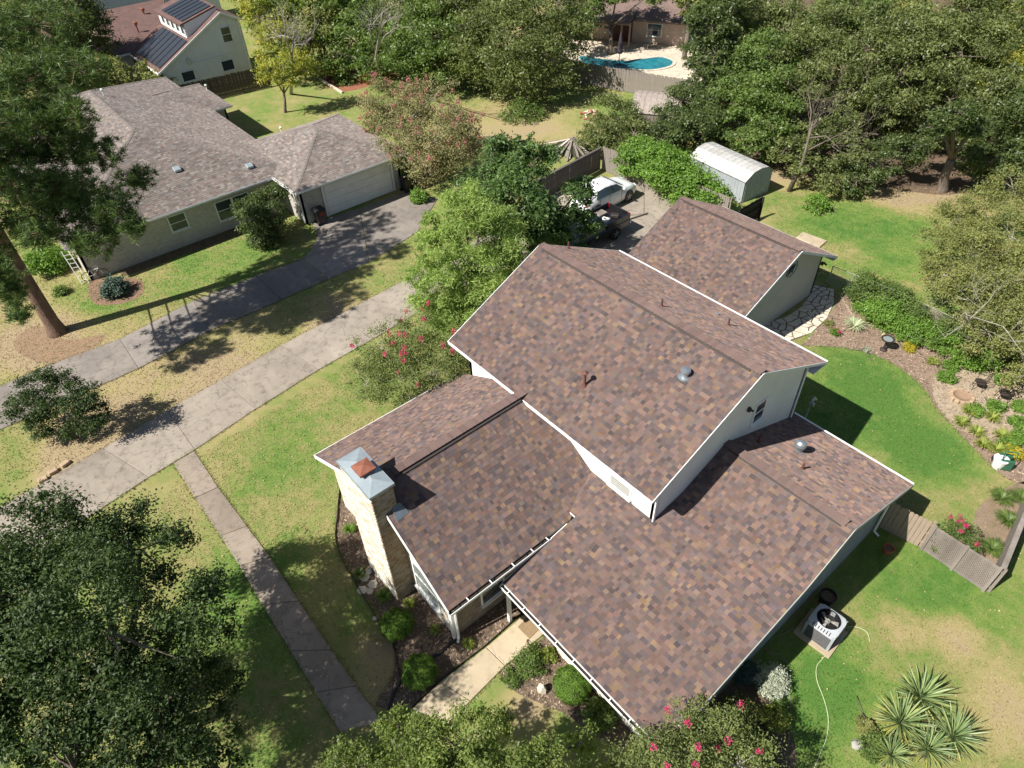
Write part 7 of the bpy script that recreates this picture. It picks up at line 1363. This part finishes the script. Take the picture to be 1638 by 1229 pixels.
mb = MB(); mb.box((0, 0, .3), (.5, .12, .5)); mb.box((0, .35, .3), (.5, .12, .5)); mb.bar((-.2, -.1, .1), (-.2, .5, .1), .05, .05); mb.bar((.2, -.1, .1), (.2, .5, .1), .05, .05); mb.bar((-.22, 0, .55), (-.22, .1, .95), .04, .04); mb.bar((.22, 0, .55), (.22, .1, .95), .04, .04); mb.bar((-.24, .1, .95), (.24, .1, .95), .04, .04); mb.build('frame', M['green_pl'], HC, world=False, bevel=.015)
mb = MB(); mb.lathe((0, 0, 0), [(.2, 0), (.2, .24)], 14); mb.v = [(v[0], .06+v[2], .3+v[1]) for v in mb.v]; mb.build('hose_reel', M['iron'], HC, world=False)
for sg in (-1, 1): mb = MB(); mb.lathe((0, 0, -.03), [(.13, 0), (.13, .06)], 12); mb.v = [(sg*.28+v[2], .42+v[1], .13+v[0]) for v in mb.v]; mb.build('wheel', M['tyre'], HC, world=False)
bk = (5.69, 14.93); BK = thing('bucket', 'white bucket standing beside the green hose cart', 'bucket', (*bk, 0)); mb = MB(); mb.lathe((*bk, 0), [(.18, 0), (.26, .46), (.28, .46), (.28, .5), (.25, .52), (.01, .53)], 18); mb.build('body', M['white_pl'], BK); mb = MB(); mb.tube([(bk[0]+.21*math.cos(t*.5236), bk[1]+.21*math.sin(t*.5236), .36) for t in range(7)], .006, 4); mb.build('handle', M['metal'], BK)
# trellis + bicycle by the neighbour wall
tr_ = (-33.68, -9.01); TR = thing('ladder', 'white ladder leaning over the shrub bed by the neighbouring wall', 'ladder', (*tr_, 0)); a0_, b0_ = (-33.77, -9.02), (-33.63, -8.69); a1_, b1_ = (a0_[0]-1.2, a0_[1]-.1), (b0_[0]-1.2, b0_[1]-.1)
for nm, p, q in (('rail', a0_, a1_), ('rail', b0_, b1_)): mb = MB(); mb.bar((*p, .02), (*q, 1.7), .03, .04); mb.build(nm, M['white'], TR)
for k in range(1, 8): t = k/8; mb = MB(); mb.bar((a0_[0]+(a1_[0]-a0_[0])*t, a0_[1]+(a1_[1]-a0_[1])*t, .02+1.68*t), (b0_[0]+(b1_[0]-b0_[0])*t, b0_[1]+(b1_[1]-b0_[1])*t, .02+1.68*t), .02, .02); mb.build('rung', M['white'], TR)
bb_ = (-33.78, -8.2); BY = thing('bicycle', 'small silver bicycle standing by the neighbouring wall beside the ladder', 'bicycle', (*bb_, 0), 1.3)
for x in (-.42, .42):
    mb = MB(); mb.tube([(x+.28*math.cos(t*.3142), 0, .3+.28*math.sin(t*.3142)) for t in range(21)], .02, 5, False); wo_ = mb.build('wheel', M['tyre'], BY, world=False); mb = MB(); [mb.tube([(x, 0, .3), (x+.27*math.cos(t*.7854), 0, .3+.27*math.sin(t*.7854))], .004, 3, False) for t in range(8)]; mb.build('spokes', M['metal'], wo_, world=False)
mb = MB(); [mb.tube(q, .018, 5) for q in ([(-.42, 0, .3), (-.05, 0, .3), (-.15, 0, .72), (-.42, 0, .3)], [(-.05, 0, .3), (.3, 0, .68), (-.13, 0, .62)], [(.42, 0, .3), (.3, 0, .68), (.26, 0, .85)])]; mb.build('frame', M['white_pl'], BY, world=False); mb = MB(); mb.tube([(.2, -.25, .9), (.26, 0, .86), (.2, .25, .9)], .015, 5); mb.build('handlebar', M['metal'], BY, world=False); mb = MB(); mb.box((-.17, 0, .76), (.22, .12, .05)); mb.build('saddle', M['black'], BY, world=False)
# lumber pile: every visible board its own thing
ra = random.Random(8); lc = (-27.43, 23.4); mb = MB(); mb.lathe((lc[0], lc[1], 0), [(1.5, 0), (1.1, .3), (.5, .5), (.05, .55)], 11); o = mb.build('brush_mound', M['soil_dark']); set_props(o, 'dark mound of yard debris under the leaning boards', 'debris mound')
for i in range(20):
    a = 3.6+i*.17+ra.uniform(-.12, .12); ln = ra.uniform(1.5, 2.3); r0_ = ra.uniform(-.3, .3); A_ = (lc[0]+math.cos(a)*r0_, lc[1]+math.sin(a)*r0_, .75+ra.uniform(-.1, .15)); B_ = (lc[0]+math.cos(a)*ln, lc[1]+math.sin(a)*ln, .08)
    mb = MB(); mb.bar(A_, B_, ra.uniform(.1, .2), .035); o = mb.build('scrap_board', M[('wood_grey', 'stone', 'wood_dark', 'wood_grey', 'wood_grey')[i % 5]]); set_props(o, 'loose weathered board leaning on the debris mound beyond the car fence', 'board', 'boards leaning on the debris mound')
ra = random.Random(9); bc_ = (-30.73, 28.65); bm_ = []
for q in range(3): x = MB(); x.box((0, 0, .04), (.22, .11, .075)); bm_.append(x.mesh('brick', mat('loose_red_brick', (.36, .14, .09), (.28, .11, .07), .9) if q < 1 else (M['terracotta'] if q == 1 else M['stone']), bevel=.006))
for i in range(70):
    r0_ = abs(ra.gauss(0, .5)); a = ra.uniform(0, 6.28); o = link('loose_brick', bm_[ra.randrange(3)], loc=(bc_[0]+r0_*math.cos(a)*1.3, bc_[1]+r0_*math.sin(a), max(0, .45-r0_*.5)*ra.uniform(.5, 1))); o.rotation_euler = (ra.uniform(-.4, .4), ra.uniform(-.4, .4), ra.uniform(0, 3)); set_props(o, 'loose brick in the tumbled brick heap on the dry lawn', 'brick', 'bricks of the tumbled heap')
o = MB().box((*(-12.29, 47.47), .45), (.8, .6, .9), rz=.5).build('storage_bin', mat('light_blue_plastic', (.25, .38, .55), (.2, .32, .48), .5), bevel=.05); set_props(o, 'pale blue storage bin in the wood behind the leaning trunk', 'storage bin')
# well cover / slab by garage
sb = (-8.71, 24.68); o = MB().box((sb[0], sb[1], .05), (1.5, .9, .1), rz=.1).build('stone_slab', M['concrete_path'], bevel=.02); set_props(o, 'pale stone slab on the grass behind the garage roof', 'slab')
o = MB().tube([(-4.79, 21.07)+(.03,), (-3.33, 19.84)+(.03,)], .035, 6).build('edging_log', M['wood_tan']); set_props(o, 'thin tan edging log at the left end of the back bed', 'log')
# leaning trunk at the wood edge
tree('broadleaf_tree', 'tree with a leaning grey trunk at the edge of the shaded clearing', 'tree', [(-6.2, 32.62, 6, 1.05), (-7.09, 32.75, 5, 0.86), (-5.64, 34.22, 5, 0.93)], M['oak'], M['bark'], (-6.42, 36.03), 5000, .2, .12, .3, 2.4, .4, 201)
# street-side edging boards of the far bed
o = MB().bar((*(-53.87, 17.15), .08), (*(-49.36, 16.88), .08), .15, .16).build('bed_border', M['stone']); set_props(o, 'pale stone border of the far rust coloured bed', 'border')
